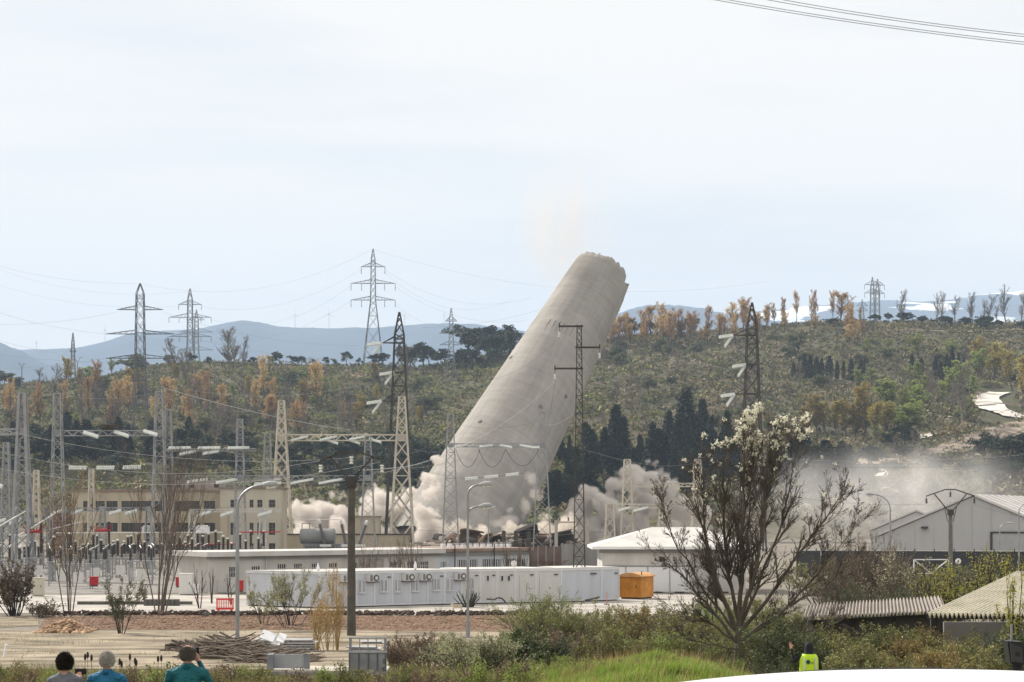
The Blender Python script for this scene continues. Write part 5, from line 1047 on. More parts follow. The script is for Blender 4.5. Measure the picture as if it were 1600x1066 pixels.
row('bare_tree','bare',[(1407,500,44),(1462,505,44),(1470,505,46),(1492,505,42),(1515,505,46),(1520,505,40),(1545,503,36),(1556,503,34),(1572,505,56),(1595,505,46),(1535,503,36)],'bare leaning tree on the snowy right skyline, %s from the left','bare trees of the right skyline', 4, 1.3)
row('bare_tree','bare',[(272,590,50),(282,588,46),(358,580,55),(368,582,58),(380,580,50)],'bare dark tree standing out on the left skyline, %s from the left','bare trees of the left skyline', 4, 1.6)
row('pine_tree','pine',[(650,575,44),(662,575,42),(672,574,36),(640,572,28),(600,570,24),(590,568,22),(725,570,54),(745,568,56),(768,560,55),(780,562,52),(795,555,48),(757,575,46),(737,578,40),(712,578,34),(690,580,30)],'tall dark pine of the grove left of the chimney, %s from the left','pine grove left of the chimney', 4, 1.5)
row('pine_tree','pine',[(6,600,18),(265,572,20),(300,570,16),(330,570,14),(352,570,16),(395,570,14),(430,571,16),(440,571,18),(455,572,14),(470,572,18),(490,572,14),(505,573,16),(520,573,16),(540,573,20),(560,573,16)],'small dark pine along the left hill crest, %s from the left','small pines of the left crest', 4, 1.2)
row('evergreen_tree','round',[(985,520,26),(1000,520,28),(1020,518,18),(1062,520,24),(1078,520,24),(945,525,22),(965,522,20)],'dark evergreen on the crest right of the chimney, %s from the left','evergreens right of the chimney', 4, 1.3)
row('evergreen_tree','round',[(1368,502,14),(1388,503,16),(1412,502,14),(1440,508,18),(1475,510,14),(1508,511,18),(1540,512,18),(1530,515,14),(1560,512,12),(1300,508,12),(1600,515,14)],'dense round evergreen on the right crest, %s from the left','round evergreens of the right crest', 4, 1.9)
row('conifer_tree','conifer',[(963,725,84),(975,728,70),(930,735,60),(945,732,64),(915,730,60),(1000,735,64),(890,725,56),(1020,740,70),(1038,735,64),(1046,700,66),(1060,742,78),(1072,710,92),(1083,712,86),(1098,714,80),(1112,720,74),(920,700,44),(1136,735,80),(1085,760,70),(875,720,50),(900,760,70),(990,760,66)],'tall dark fir in the wood right of the chimney, %s from the left','firs right of the chimney', 4, 1.2)
row('conifer_tree','conifer',[(1275,770,90),(1290,772,84),(1315,775,100),(1302,770,76),(1262,765,70),(1325,772,70)],'dark cedar of the clump behind the dust veil, %s from the left','cedars behind the dust veil', 4, 1.7)
row('conifer_tree','conifer',[(20,700,52),(105,690,50),(98,716,58),(120,720,64),(135,715,54),(168,712,64),(185,715,58),(80,725,60),(150,718,50),(295,722,72),(280,720,60),(310,720,50),(235,715,50),(200,712,50)],'dark fir behind the stork nest gantry, %s from the left','firs behind the stork nest', 4, 1.4)
row('cypress_tree','cypress',[(1240,592,26),(1248,592,30),(1257,593,34),(1266,594,32),(1276,594,34),(1284,594,32),(1296,594,34),(1308,594,34),(1318,592,30),(1330,590,26),(1345,590,26),(1425,588,34),(1440,588,30),(1462,596,36),(1470,598,40),(1480,585,36),(1488,584,44),(1498,580,34),(1507,574,28),(1350,586,20)],'dark cypress in the row halfway up the right hill, %s from the left','cypresses of the right hill', 3, 1.5)
row('willow_tree','lime',[(1355,556,30),(1392,560,32),(1437,562,38),(1490,560,24),(1430,664,30),(1440,645,34),(1380,640,40),(1420,640,36)],'fresh lime green tree on the right hill, %s from the left','lime green trees of the right hill', 3, 2.0)
row('poplar_tree','yellow',[(1262,680,44),(1278,682,50),(1292,684,56),(1308,686,60),(1322,686,58),(1338,688,58),(1352,688,66),(1368,688,62),(1382,682,50)],'yellow budding tree of the grove on the right hill, %s from the left','yellow grove of the right hill', 4, 1.9)
row('poplar_tree','yellow',[(1535,590,54),(1552,595,44),(1582,612,50),(1596,640,70),(1606,655,66),(1612,600,50)],'ochre budding tree beside the winding hill road, %s from the left','ochre trees by the hill road', 4, 1.8)
row('willow_tree','lime',[(108,582,20),(175,578,22),(310,580,18),(505,620,34),(528,622,30),(490,615,34),(620,600,16)],'fresh green tree on the left hillside, %s from the left','green trees of the left hillside', 3, 1.8)
row('bare_tree','bare',[(300,650,46),(385,655,50),(455,655,50),(470,640,44),(640,672,40),(660,668,36),(605,668,36),(1420,625,40),(1455,640,50),(1495,630,50),(1505,660,50),(1400,590,30),(990,655,36),(1000,652,34),(830,640,30),(150,640,40),(230,640,40)],'pale leafless tree on the hillside, %s from the left','leafless trees of the hillsides', 4, 1.7)

# more of the mixed wood on both slopes and along the foot of the hill
def wood(name, kind, n, box, hr, label, group, seed, wide=1.3, seeds=4):
    r = random.Random(seed); row(name, kind, [q for q in [(r.uniform(box[0],box[1]), r.uniform(box[2],box[3]), r.uniform(*hr)) for _ in range(n)] if not (1525 < q[0] < 1600 and 606 < q[1] < 694) and not (q[0] > 1450 and abs(q[1]-(718-(q[0]-1430)*0.2)) < 16)], label, group, seeds, wide)
wood('bare_tree','bare',44,(10,660,610,700),(34,62),'greyish leafless tree in the mixed wood of the left slope, %s from the left','leafless wood of the left slope',1,1.7)
wood('poplar_tree','poplar',14,(0,470,620,690),(36,60),'airy orange poplar in the mixed wood of the left slope, %s from the left','orange poplars in the mixed wood',2,1.6)
wood('shrub_tree','shrubtree',56,(0,680,580,720),(14,30),'rounded olive-green small tree on the left slope, %s from the left','small round trees of the left slope',3,1.5)
wood('shrub_tree','shrubtree',40,(930,1600,540,680),(14,28),'rounded olive-green small tree on the right slope, %s from the left','small round trees of the right slope',4,1.6)
wood('bare_tree','bare',40,(940,1600,570,720),(24,46),'greyish leafless tree on the right slope, %s from the left','leafless trees of the right slope',5,1.8)
wood('poplar_tree','poplar',46,(930,1350,508,545),(22,46),'brownish orange tree in the belt along the right ridge, %s from the left','tree belt of the right ridge',12,1.8)
wood('poplar_tree','yellow',18,(0,690,585,690),(24,44),'yellowish budding tree on the left slope, %s from the left','yellowish trees of the left slope',13,1.7)
wood('willow_tree','lime',22,(60,690,585,680),(14,28),'small fresh green tree on the left slope, %s from the left','small fresh green trees of the left slope',14,2.0,3)
wood('willow_tree','lime',24,(1340,1540,590,690),(22,40),'fresh yellow-green tree in the masses on the right hill, %s from the left','yellow-green masses of the right hill',15,2.1,3)
wood('evergreen_tree','round',34,(440,700,715,775),(24,46),'dark evergreen at the foot of the left hill behind the dust, %s from the left','evergreens at the foot of the left hill',6,1.5)
wood('evergreen_tree','round',30,(0,440,700,745),(24,44),'dark evergreen at the foot of the left hill behind the substation, %s from the left','evergreens behind the substation',7,1.5)
wood('conifer_tree','conifer',9,(846,902,770,805),(44,70),'dark fir close behind the chimney foot, %s from the left','firs close behind the chimney foot',16,1.4)
wood('conifer_tree','conifer',26,(880,1260,725,790),(44,80),'dark fir low in the wood behind the right dust cloud, %s from the left','low firs behind the right dust cloud',8,1.4)
wood('evergreen_tree','round',40,(1330,1640,700,800),(20,40),'dark scrub oak on the lower right slope above the halls, %s from the left','scrub oaks above the halls',9,1.6)

# hillside scrub: one uncountable mass
def scrub():
    r = np.random.default_rng(21); Cn = []; Sz = []; Cl = []
    n = 30000; px = r.uniform(-80,1690,n); d = 512+(1075-512)*r.uniform(0,1,n)**0.85; X = (px-800)*d/F
    keep = np.ones(n, bool)
    den = wob(X, d, 150)*0.5+wob(X, d, 60)*0.3; keep &= den+r.normal(0,0.5,n) > -0.95
    py = HY-(gz(X,d)-CAMZ)*F/d
    keep &= ~((px > 1440) & (np.abs(py-(712-(px-1430)*0.2)) < 3+(px-1430)*0.07+r.normal(0,3,n)))
    keep &= ~((px > 1528) & (px < 1590) & (py > 606) & (py < 662)) & ~((px > 1320) & (px < 1385) & (py > 722) & (py < 752))
    px, d, X, py = px[keep], d[keep], X[keep], py[keep]; n = len(X); Z = gz(X, d); R_ = (0.8+2.6*r.uniform(0,1,n)**2.2)*(1+0.3*wob(X,d,80)); R_ = np.clip(R_, 0.6, 3.8)
    right = np.clip((px-800)/250, 0, 1)
    pal = np.array([[0.185,0.195,0.08],[0.14,0.14,0.072],[0.27,0.275,0.10],[0.24,0.195,0.125],[0.32,0.27,0.20],[0.09,0.10,0.058]])
    wl = np.array([0.30,0.22,0.14,0.16,0.06,0.12]); wr = np.array([0.14,0.26,0.03,0.30,0.12,0.15]); pick = np.array([r.choice(6, p=wl*(1-q)+wr*q) for q in right])
    k = 18; base = pal[pick]*r.uniform(0.75,1.25,(n,1)); u = r.normal(size=(n,k,3)); u /= np.linalg.norm(u, axis=2, keepdims=True); u[:,:,2] = np.abs(u[:,:,2])*0.95-0.1
    c = np.stack([X,d,Z],-1)[:,None,:]+u*R_[:,None,None]*np.array([1.15,1.15,0.85])*r.uniform(0.65,1.0,(n,k,1)); c = c.reshape(-1,3)
    V, Fc = cards(c, np.repeat(0.34+R_*0.17,k), r, 0.8); V = V.reshape(-1,4,3)[:,:3].reshape(-1,3); Fc = np.arange(len(V)).reshape(-1,3); me = np_mesh('hillside_scrub', V, Fc, None)
    at = me.color_attributes.new('tint','FLOAT_COLOR','POINT'); col = np.repeat(base, k*3, 0)*np.repeat(r.uniform(0.8,1.2,(n*k,1)),3,0); at.data.foreach_set('color', np.concatenate([col, np.ones((len(col),1))],1).astype(np.float32).ravel())
    m = bpy.data.materials.new('scrub'); m.use_nodes = True; t = m.node_tree; b = t.nodes['Principled BSDF']; b.inputs['Roughness'].default_value = 0.9; b.inputs['Specular IOR Level'].default_value = 0.1; a = N('ShaderNodeAttribute', t); a.attribute_name = 'tint'; t.links.new(a.outputs['Color'], b.inputs['Base Color']); me.materials.append(m)
    tag(link_mesh('hillside_scrub', me), 'dense low scrub covering the hillsides', 'scrub', kind='stuff')
scrub()

# ------------------------------------------------------------------ plants of the plant yard and foreground
PROTO = {}
def bush(name, label, px, py, d, wpx, hpx, seed, leafm, nleaf, leaf, woodm, stems=14, upright=0.5, group=None, cat='bush', depth=2, kids=(7,5), jit=0.06, aspect=0.5, thick=0.02, proto=None, minrad=0.006):
    s = d/F; W = wpx*s/2; g = G(px, d); H = max(P(px, py-hpx, d).z-g.z, 0.35); key = (proto, seed % 3) if proto else (label,)
    if key not in PROTO:
        r = np.random.default_rng(seed); segs = []; tips = []
        for k in range(stems):
            a = r.uniform(0,6.28); q = r.uniform(0,0.9); lean = (1-upright)*1.3*q+0.08; dr = np.array([math.cos(a)*math.sin(lean), math.sin(a)*math.sin(lean), math.cos(lean)]); b = np.array([math.cos(a)*W*0.35*q, math.sin(a)*W*0.35*q, -0.1]); grow(r, b, dr, H*r.uniform(0.6,0.95), thick*H**0.5*1.2, depth, list(kids), 0.5, 0.05, 0.10, 5, 0.45, minrad, segs=segs, tips=tips)
        S = np.asarray(segs); ex = np.quantile(np.abs(S[:,[0,3]]), 0.985); zx = S[:,[2,5]].max(); S[:,[0,1,3,4]] *= W/max(ex,0.1); S[:,[2,5]] *= H/max(zx,0.1)
        PROTO[key] = (seg_mesh('branches', S, woodm), leaf_mesh('foliage', tip_points(r, S, nleaf, jit, 0.85), leaf, leafm, r, aspect) if nleaf else None, W, H)
    w, f, W0, H0 = PROTO[key]; t = thing(name, label, cat, g, (seed*1.7) % 6.28 if proto else 0, group); t.scale = (W/W0, W/W0, H/H0); link_mesh('branches', w, t)
    if f:
        fo = link_mesh('foliage', f, t); fo.material_slots[0].link = 'OBJECT'; fo.material_slots[0].material = leafm
    return t
M_sage = mat('sage_leaves', (0.28,0.29,0.16), 0.7, 0.25, 1.0, col2=(0.36,0.37,0.22), trans=0.25); M_willow = mat('willow_leaves', (0.28,0.32,0.12), 0.7, 0.25, 1.0, trans=0.3); M_bramble = mat('bramble_leaves', (0.15,0.17,0.055), 0.6, 0.35, 1.5, col2=(0.23,0.22,0.075), trans=0.2); M_brown = mat('brown_twigs', (0.19,0.14,0.10), 0.9, 0.3, 1.0); M_gold = mat('golden_twigs', (0.46,0.33,0.15), 0.8, 0.2, 1.0); M_yg = mat('yellow_green_leaves', (0.38,0.37,0.07), 0.6, 0.25, 1.0, trans=0.35); M_white = MATS['white_wall']
M_purple = mat('purple_grey_leaves', (0.12,0.10,0.075), 0.8, 0.25, 1.0, col2=(0.17,0.14,0.10)); M_bgreen = mat('bright_grass', (0.19,0.31,0.04), 0.6, 0.25, 0.8, col2=(0.24,0.34,0.06), trans=0.4); M_dkgreen = mat('dark_green_leaves', (0.07,0.095,0.033), 0.6, 0.35, 1.0, trans=0.2); M_cream_f = mat('blossom_white', (0.82,0.80,0.66), 0.6, 0.08, 2.0, trans=0.25)
# left yard
bush('shrub','dark purplish shrub at the left edge of the yard',22,965,134,78,96,1,M_purple,5200,0.085,M_barkd,22,0.35)
bush('shrub','twiggy thicket trailing right of the purplish shrub',62,960,132,70,26,2,M_purple,900,0.07,M_barkd,14,0.2)
bush('bare_tree','thin leafless tree trio standing before the substation',108,955,136,100,235,3,M_gold,1500,0.045,M_barkr,5,0.80,cat='tree',kids=(10,7),thick=0.013,minrad=0.009)
bush('bare_tree','large many-stemmed leafless tree beside the tall gantry column',248,955,138,150,310,4,M_haze,900,0.04,M_barkr,10,0.66,cat='tree',kids=(10,7),thick=0.013,minrad=0.009)
bush('sapling','olive-green sapling on the bare dirt',190,990,114,78,92,16,M_olive,4200,0.042,M_barkd,9,0.42,cat='tree',kids=(8,6),thick=0.014)
bush('sapling','rounded grey-green sapling before the cabins',455,978,122,95,92,6,M_sage,5200,0.045,M_barkd,10,0.45,cat='tree',kids=(8,6),thick=0.014)
bush('sapling','slim sparse sapling at the corner of the cabins',412,975,124,50,80,7,M_sage,1700,0.045,M_barkd,4,0.6,cat='tree',kids=(8,6),thick=0.014)
bush('sapling','small pruned bare tree in front of the low building',363,936,150,30,55,8,None,0,0,M_barkd,3,0.7,cat='tree',kids=(4,3),depth=2,thick=0.024)
bush('sapling','dark bare sapling right of the white cabinet',313,950,144,30,72,9,None,0,0,M_barkd,3,0.7,cat='tree',kids=(5,4),depth=2,thick=0.024)
bush('sapling','spindly bare stick sapling before the low building',331,932,152,10,48,10,None,0,0,M_barkd,2,0.95,cat='tree',kids=(4,3),depth=1,thick=0.03)
for i, (px, w, h) in enumerate(((572,50,34),(625,40,36),(647,44,38),(798,34,36),(812,30,30))): bush('bare_shrub','wispy leafless shrub behind the cabin roofs, %s from the left' % ordinal(i),px,900,168 if px < 700 else 175,w,h+34,30+i,None,0,0,M_barkr,9,0.6,depth=2,kids=(6,4),group='wispy shrubs behind the cabins')
bush('agave','dark spiky agave against the cabin wall',733,945,146,38,26,11,None,0,0,mat('agave_dark',(0.06,0.065,0.05),0.7),40,0.25,depth=0,thick=0.04,cat='plant')
bush('dry_weed','small dry weed clump on the paved edge',686,962,134,22,18,12,None,0,0,M_brown,12,0.5,depth=1,kids=(4,),cat='plant')
for i, (px, py, h, w) in enumerate(((495,995,90,40),(527,1000,125,34),(512,1010,80,60))): bush('golden_shrub','golden-stemmed upright shrub beside the weathered pole, %s from the left' % ordinal(i),px,py,98,w,h,40+i,M_gold,700,0.035,M_gold,8,0.86,group='golden shrubs',thick=0.012)
# foreground bushes, middle
bush('willow_bush','tall feathery green bush in front of the cabins, middle of the picture',845,1000,92,135,92,50,M_willow,11000,0.042,M_bark,42,0.72,thick=0.012,aspect=0.3)
bush('grey_bush','silvery grey-green bush below the feathery green bush',738,1062,70,150,80,51,M_sage,12000,0.035,M_bark,34,0.4)
bush('grey_bush','second silvery bush touching the dark bramble',772,1050,66,90,66,52,M_sage,6000,0.035,M_bark,24,0.45)
bush('bramble','dark green bramble mound under the feathery bush',815,1062,68,130,80,53,M_dkgreen,13000,0.04,M_barkd,30,0.35)
bush('brown_shrub','russet leafless shrub right of the trailer',668,1040,78,110,58,54,M_brown,7000,0.03,M_brown,36,0.45)
bush('brown_shrub','low russet shrub behind the trailer gate',622,1035,74,60,40,55,M_brown,2600,0.03,M_brown,20,0.45)
M_olivb = mat('bramble_olive',(0.20,0.22,0.07),0.6,0.35,1.2,trans=0.2); M_ochre = mat('bramble_ochre',(0.26,0.20,0.065),0.6,0.35,1.2,trans=0.2); M_fresh = mat('fresh_leaves',(0.22,0.29,0.06),0.6,0.3,1.2,trans=0.3)
spec = [(893,1010,84,120,76,'olive bramble beside the feathery green bush'),(950,1005,86,130,64,'olive bramble below the orange hut'),(1010,1005,84,130,66,'olive bramble left of the blossoming trunk'),(1070,1005,82,130,68,'bramble just left of the blossoming trunk'),(1125,1005,88,120,76,'tall bramble behind the blossoming trunk'),(1205,1005,88,130,76,'bramble behind the right limbs of the blossoming tree'),(1265,1000,92,110,56,'bramble left of the long corrugated roof'),
  (880,1030,72,120,52,'russet front bramble above the grass mound, left end'),(960,1030,70,120,56,'dense front bramble above the grass mound'),(1035,1030,71,120,50,'front bramble above the grass mound, middle'),(1105,1030,70,110,54,'front bramble beside the blossoming trunk'),(1195,1035,70,110,70,'dark front bramble right of the blossoming trunk'),(980,1066,56,70,42,'brown shrub growing out of the grass mound'),(1110,1066,57,70,30,'low leafy clump on the right flank of the grass mound'),(870,1066,58,80,46,'leafy clump on the left flank of the grass mound'),(915,1066,57,80,44,'fresh green clump left of the brown shrub on the mound'),(1045,1066,56,80,44,'fresh green clump right of the brown shrub on the mound'),(1150,1066,57,60,40,'fresh green clump at the foot of the blossoming trunk'),(835,1066,60,70,36,'fresh green clump at the left end of the mound')]
pal_b = [M_olivb, M_bramble, M_ochre, M_bramble, M_fresh]
for i, (px, py, d, w, h, lab) in enumerate(spec): bush('bramble',lab,px,py,d,w*1.15,h,60+i,(M_fresh if 'fresh' in lab else pal_b[i % 5] if not lab.startswith(('brown','russet')) else M_brown),9000,0.042,M_barkr,30,0.40,group='brambles of the slope',proto='bramble')
spec = [(1225,1066,56,120,112,'dark bramble behind the person in the yellow vest'),(1300,1066,58,140,98,'bramble hedge right of the yellow vest'),(1370,1066,60,140,96,'bramble hedge under the long corrugated roof'),(1440,1066,58,140,92,'bramble hedge under the roof gap'),(1510,1066,56,130,92,'bramble hedge under the striped roof, left of the black housing'),(1580,1066,54,130,90,'russet bramble behind the black housing'),(1335,1066,50,130,66,'low front bramble between vest and car'),(1400,1066,49,130,58,'low front bramble above the middle of the car roof'),(1470,1066,48,140,62,'low front bramble above the car roof, towards the housing'),(1545,1066,47,130,66,'low russet front bramble left of the black housing'),(1215,1066,48,90,44,'low dark bramble at the feet of the yellow vest')]
pal_b = [M_dkgreen, M_bramble, M_olivb, M_ochre, M_bramble]
for i, (px, py, d, w, h, lab) in enumerate(spec): bush('bramble',lab,px,py,d,w*1.15,h,70+i,pal_b[i % 5],12000,0.036,M_barkr,34,0.45,group='bramble hedge of the right foreground',proto='hedge')
# right side
for i, (px, py, d, w, h, m, nl, lab) in enumerate(((1310,925,125,90,70,M_brown,3500,'reddish leafless thicket under the dark fence'),(1365,930,122,110,110,M_brown,5000,'tall brown thicket before the dusty hall'),(1400,935,116,100,95,mat('catkin_cream',(0.45,0.42,0.28),0.8,0.2,1.0),3800,'thicket with pale catkins below the left-bending lamp'),(1345,950,104,120,46,M_dkgreen,6000,'green hedge above the long corrugated roof'),(1420,955,100,120,44,M_dkgreen,6000,'green hedge left of the striped roof'),(1470,950,98,90,52,M_olive,5000,'light green shrub at the end of the long corrugated roof'))): bush('thicket' if i < 3 else 'hedge_shrub',lab,px,py,d,w,h,90+i,m,nl,0.045,M_barkr,34,0.55)
for i, (px, py, d, w, h, lab) in enumerate(((1505,950,94,90,92,'yellow-green leafy bush rising behind the striped roof, left one'),(1565,950,92,110,104,'yellow-green leafy bush rising behind the striped roof, right one'),(1590,1010,60,50,150,'thin yellow-green sapling standing before the striped roof at the right edge'),(1460,945,96,70,66,'yellow-green shrub beside the round sign'))): bush('leafy_sapling',lab,px,py,d,w,h,100+i,M_yg,2600 if i < 2 else 700,0.045,M_barkd,12 if i != 2 else 4,0.6,thick=0.014,kids=(8,6) if i != 2 else (6,4))
for i, (px, w, h) in enumerate(((1285,110,50),(1340,120,44),(1410,120,40),(1470,120,38),(1540,120,40))): bush('hedge_shrub','low mixed shrub at the foot of the dark fence, %s from the left' % ordinal(i),px,918,150,w,h,140+i,[M_bramble,M_dkgreen,M_olivb][i % 3],5000,0.07,M_barkr,30,0.45,group='shrubs along the dark fence',proto='fenceshrub')
# bright grass mound and rough grass
def grass(name, label, n, xr, dr, h, m, seed, lean=0.4, zf=None, wd=0.012):
    r = np.random.default_rng(seed); px = r.uniform(*xr, n); d = r.uniform(*dr, n); X = (px-800)*d/F; Z = gz(X, d)+(zf(px, d) if zf else 0); hh = h*r.uniform(0.4,1.3,n); a = r.uniform(0,6.28,n); ln = lean*r.uniform(0,1,n)*hh
    b = np.stack([X,d,Z],-1); tp = b+np.stack([np.cos(a)*ln, np.sin(a)*ln, hh],-1); sd_ = np.stack([np.cos(a+1.57),np.sin(a+1.57),np.zeros(n)],-1)*wd; V = np.stack([b-sd_, b+sd_, tp],1).reshape(-1,3); o = link_mesh(name, np_mesh(name, V, np.arange(3*n).reshape(-1,3), m)); return tag(o, label, 'grass', kind='stuff')
mound = lambda px, d: (0.72*np.exp(-((px-1010)/150)**2)*np.exp(-((d-58)/6.0)**2)+0.16+0.10*wob((px-800)*d/F,d,3.0)+0.12*wob((px-800)*d/F,d,7.0))
ms = np.linspace(800,1220,60); 
dd_ = np.linspace(48,68,24); PX, DD = np.meshgrid(ms, dd_); XX = (PX-800)*DD/F; ZZ = gz(XX,DD)+mound(PX,DD)*np.clip((PX-800)/40,0,1)*np.clip((1220-PX)/40,0,1)*np.clip((DD-48)/4,0,1)*np.clip((68-DD)/4,0,1)-0.05
i_ = np.arange(23*59); rr_, cc_ = i_//59, i_ % 59; a_ = rr_*60+cc_
struct(link_mesh('grass_mound', np_mesh('grass_mound', np.stack([XX,DD,ZZ],-1).reshape(-1,3), np.stack([a_,a_+1,a_+61,a_+60],-1), mat('mound_soil',(0.10,0.13,0.03),0.9,0.3,1.0), True)))
grass('grass','bright green grass on the mound in front of the blossoming tree',60000,(815,1205),(50,66),0.30,M_bgreen,1,1.0,lambda px,d: mound(px,d)*np.clip((px-800)/40,0,1)*np.clip((1220-px)/40,0,1)*np.clip((d-48)/4,0,1)*np.clip((68-d)/4,0,1)-0.08+np.where(wob((px-800)*d/F,d,4.0)+0.3*wob((px-800)*d/F,d,1.3) > -0.25, 0, -0.2),0.02)
grass('dry_grass','dry stalks standing in the grass mound',6000,(815,1205),(50,66),0.55,MATS['golden_twigs'],11,0.6,lambda px,d: mound(px,d)*np.clip((px-800)/40,0,1)*np.clip((1220-px)/40,0,1)*np.clip((d-48)/4,0,1)*np.clip((68-d)/4,0,1)-0.08,0.007)
M_dry = mat('dry_grass',(0.26,0.21,0.10),0.8,0.3,0.5,col2=(0.20,0.20,0.07),trans=0.3); M_weed = mat('weed_green',(0.13,0.15,0.045),0.8,0.3,0.4,trans=0.3)
grass('dry_grass','dry rough grass along the bottom left edge',46000,(-60,830),(50,74),0.48,M_dry,2,0.9,lambda px,d: np.where(wob((px-800)*d/F,d,5.0)+(66-d)*0.07 > 0.1, 0, -0.6),0.010)
grass('weeds','green weeds mixed into the rough grass at the bottom left',34000,(-60,830),(50,74),0.36,M_weed,3,1.2,lambda px,d: np.where(wob((px-800)*d/F+9,d,6.0)+(62-d)*0.06 > 0.25, 0, -0.6),0.016)
grass('dry_grass','sparse dry tufts on the dirt yard',5000,(-60,760),(92,130),0.22,M_dry,4,0.7,lambda px,d: np.where(wob((px-800)*d/F,d,14) > 0.35, 0, -1.0),0.012)
grass('weeds','rough green ground cover under the right hand brambles',40000,(1180,1660),(48,120),0.4,M_weed,6,0.8,None,0.03)
grass('weeds','rough green ground cover between yard and brambles',26000,(780,1220),(66,112),0.4,M_weed,7,0.8,None,0.025)
r9 = random.Random(19)
for i, px in enumerate(sorted([4,30,52,84,118,150,205,232,262,330,352,378,400,430,470,505,540,580,600,618,634,650,664,680,694,708,724,742,760,778,800,820])):
    d = r9.uniform(48,60); bush('weed_clump','ragged weed clump along the bottom edge, %s from the left' % ordinal(i),px,1066,d,r9.uniform(45,85),r9.uniform(14,38),120+i,[M_weed,M_dry,M_brown,M_fresh][i % 4],1500,0.035,M_brown,22,0.5,group='weed clumps of the bottom edge',cat='plant',depth=1,kids=(5,),proto='weed',thick=0.008)
# teasels
for i, (px, yt) in enumerate(((133,1025),(137,1022),(143,1026),(187,1032),(190,1036),(203,1025),(211,1031),(213,1034),(247,1028),(252,1027))):
    d = 40; p = P(px, yt, d); g = G(px, d); t = thing('teasel','dry teasel with a dark head in the foreground weeds, %s from the left' % ordinal(i),'teasel', g, group='teasels'); z = p.z-g.z
    MB().tube((0.02,0,0),(0,0,z-0.09),0.006,n=4).build('stem', M_brown, t); MB().lathe([(0.008,-0.09),(0.024,-0.06),(0.027,-0.02),(0.018,0.03),(0.004,0.045)],(0,0,z),(0,0,1),8).build('seed_head', mat('teasel_head',(0.035,0.025,0.02),0.9), t)

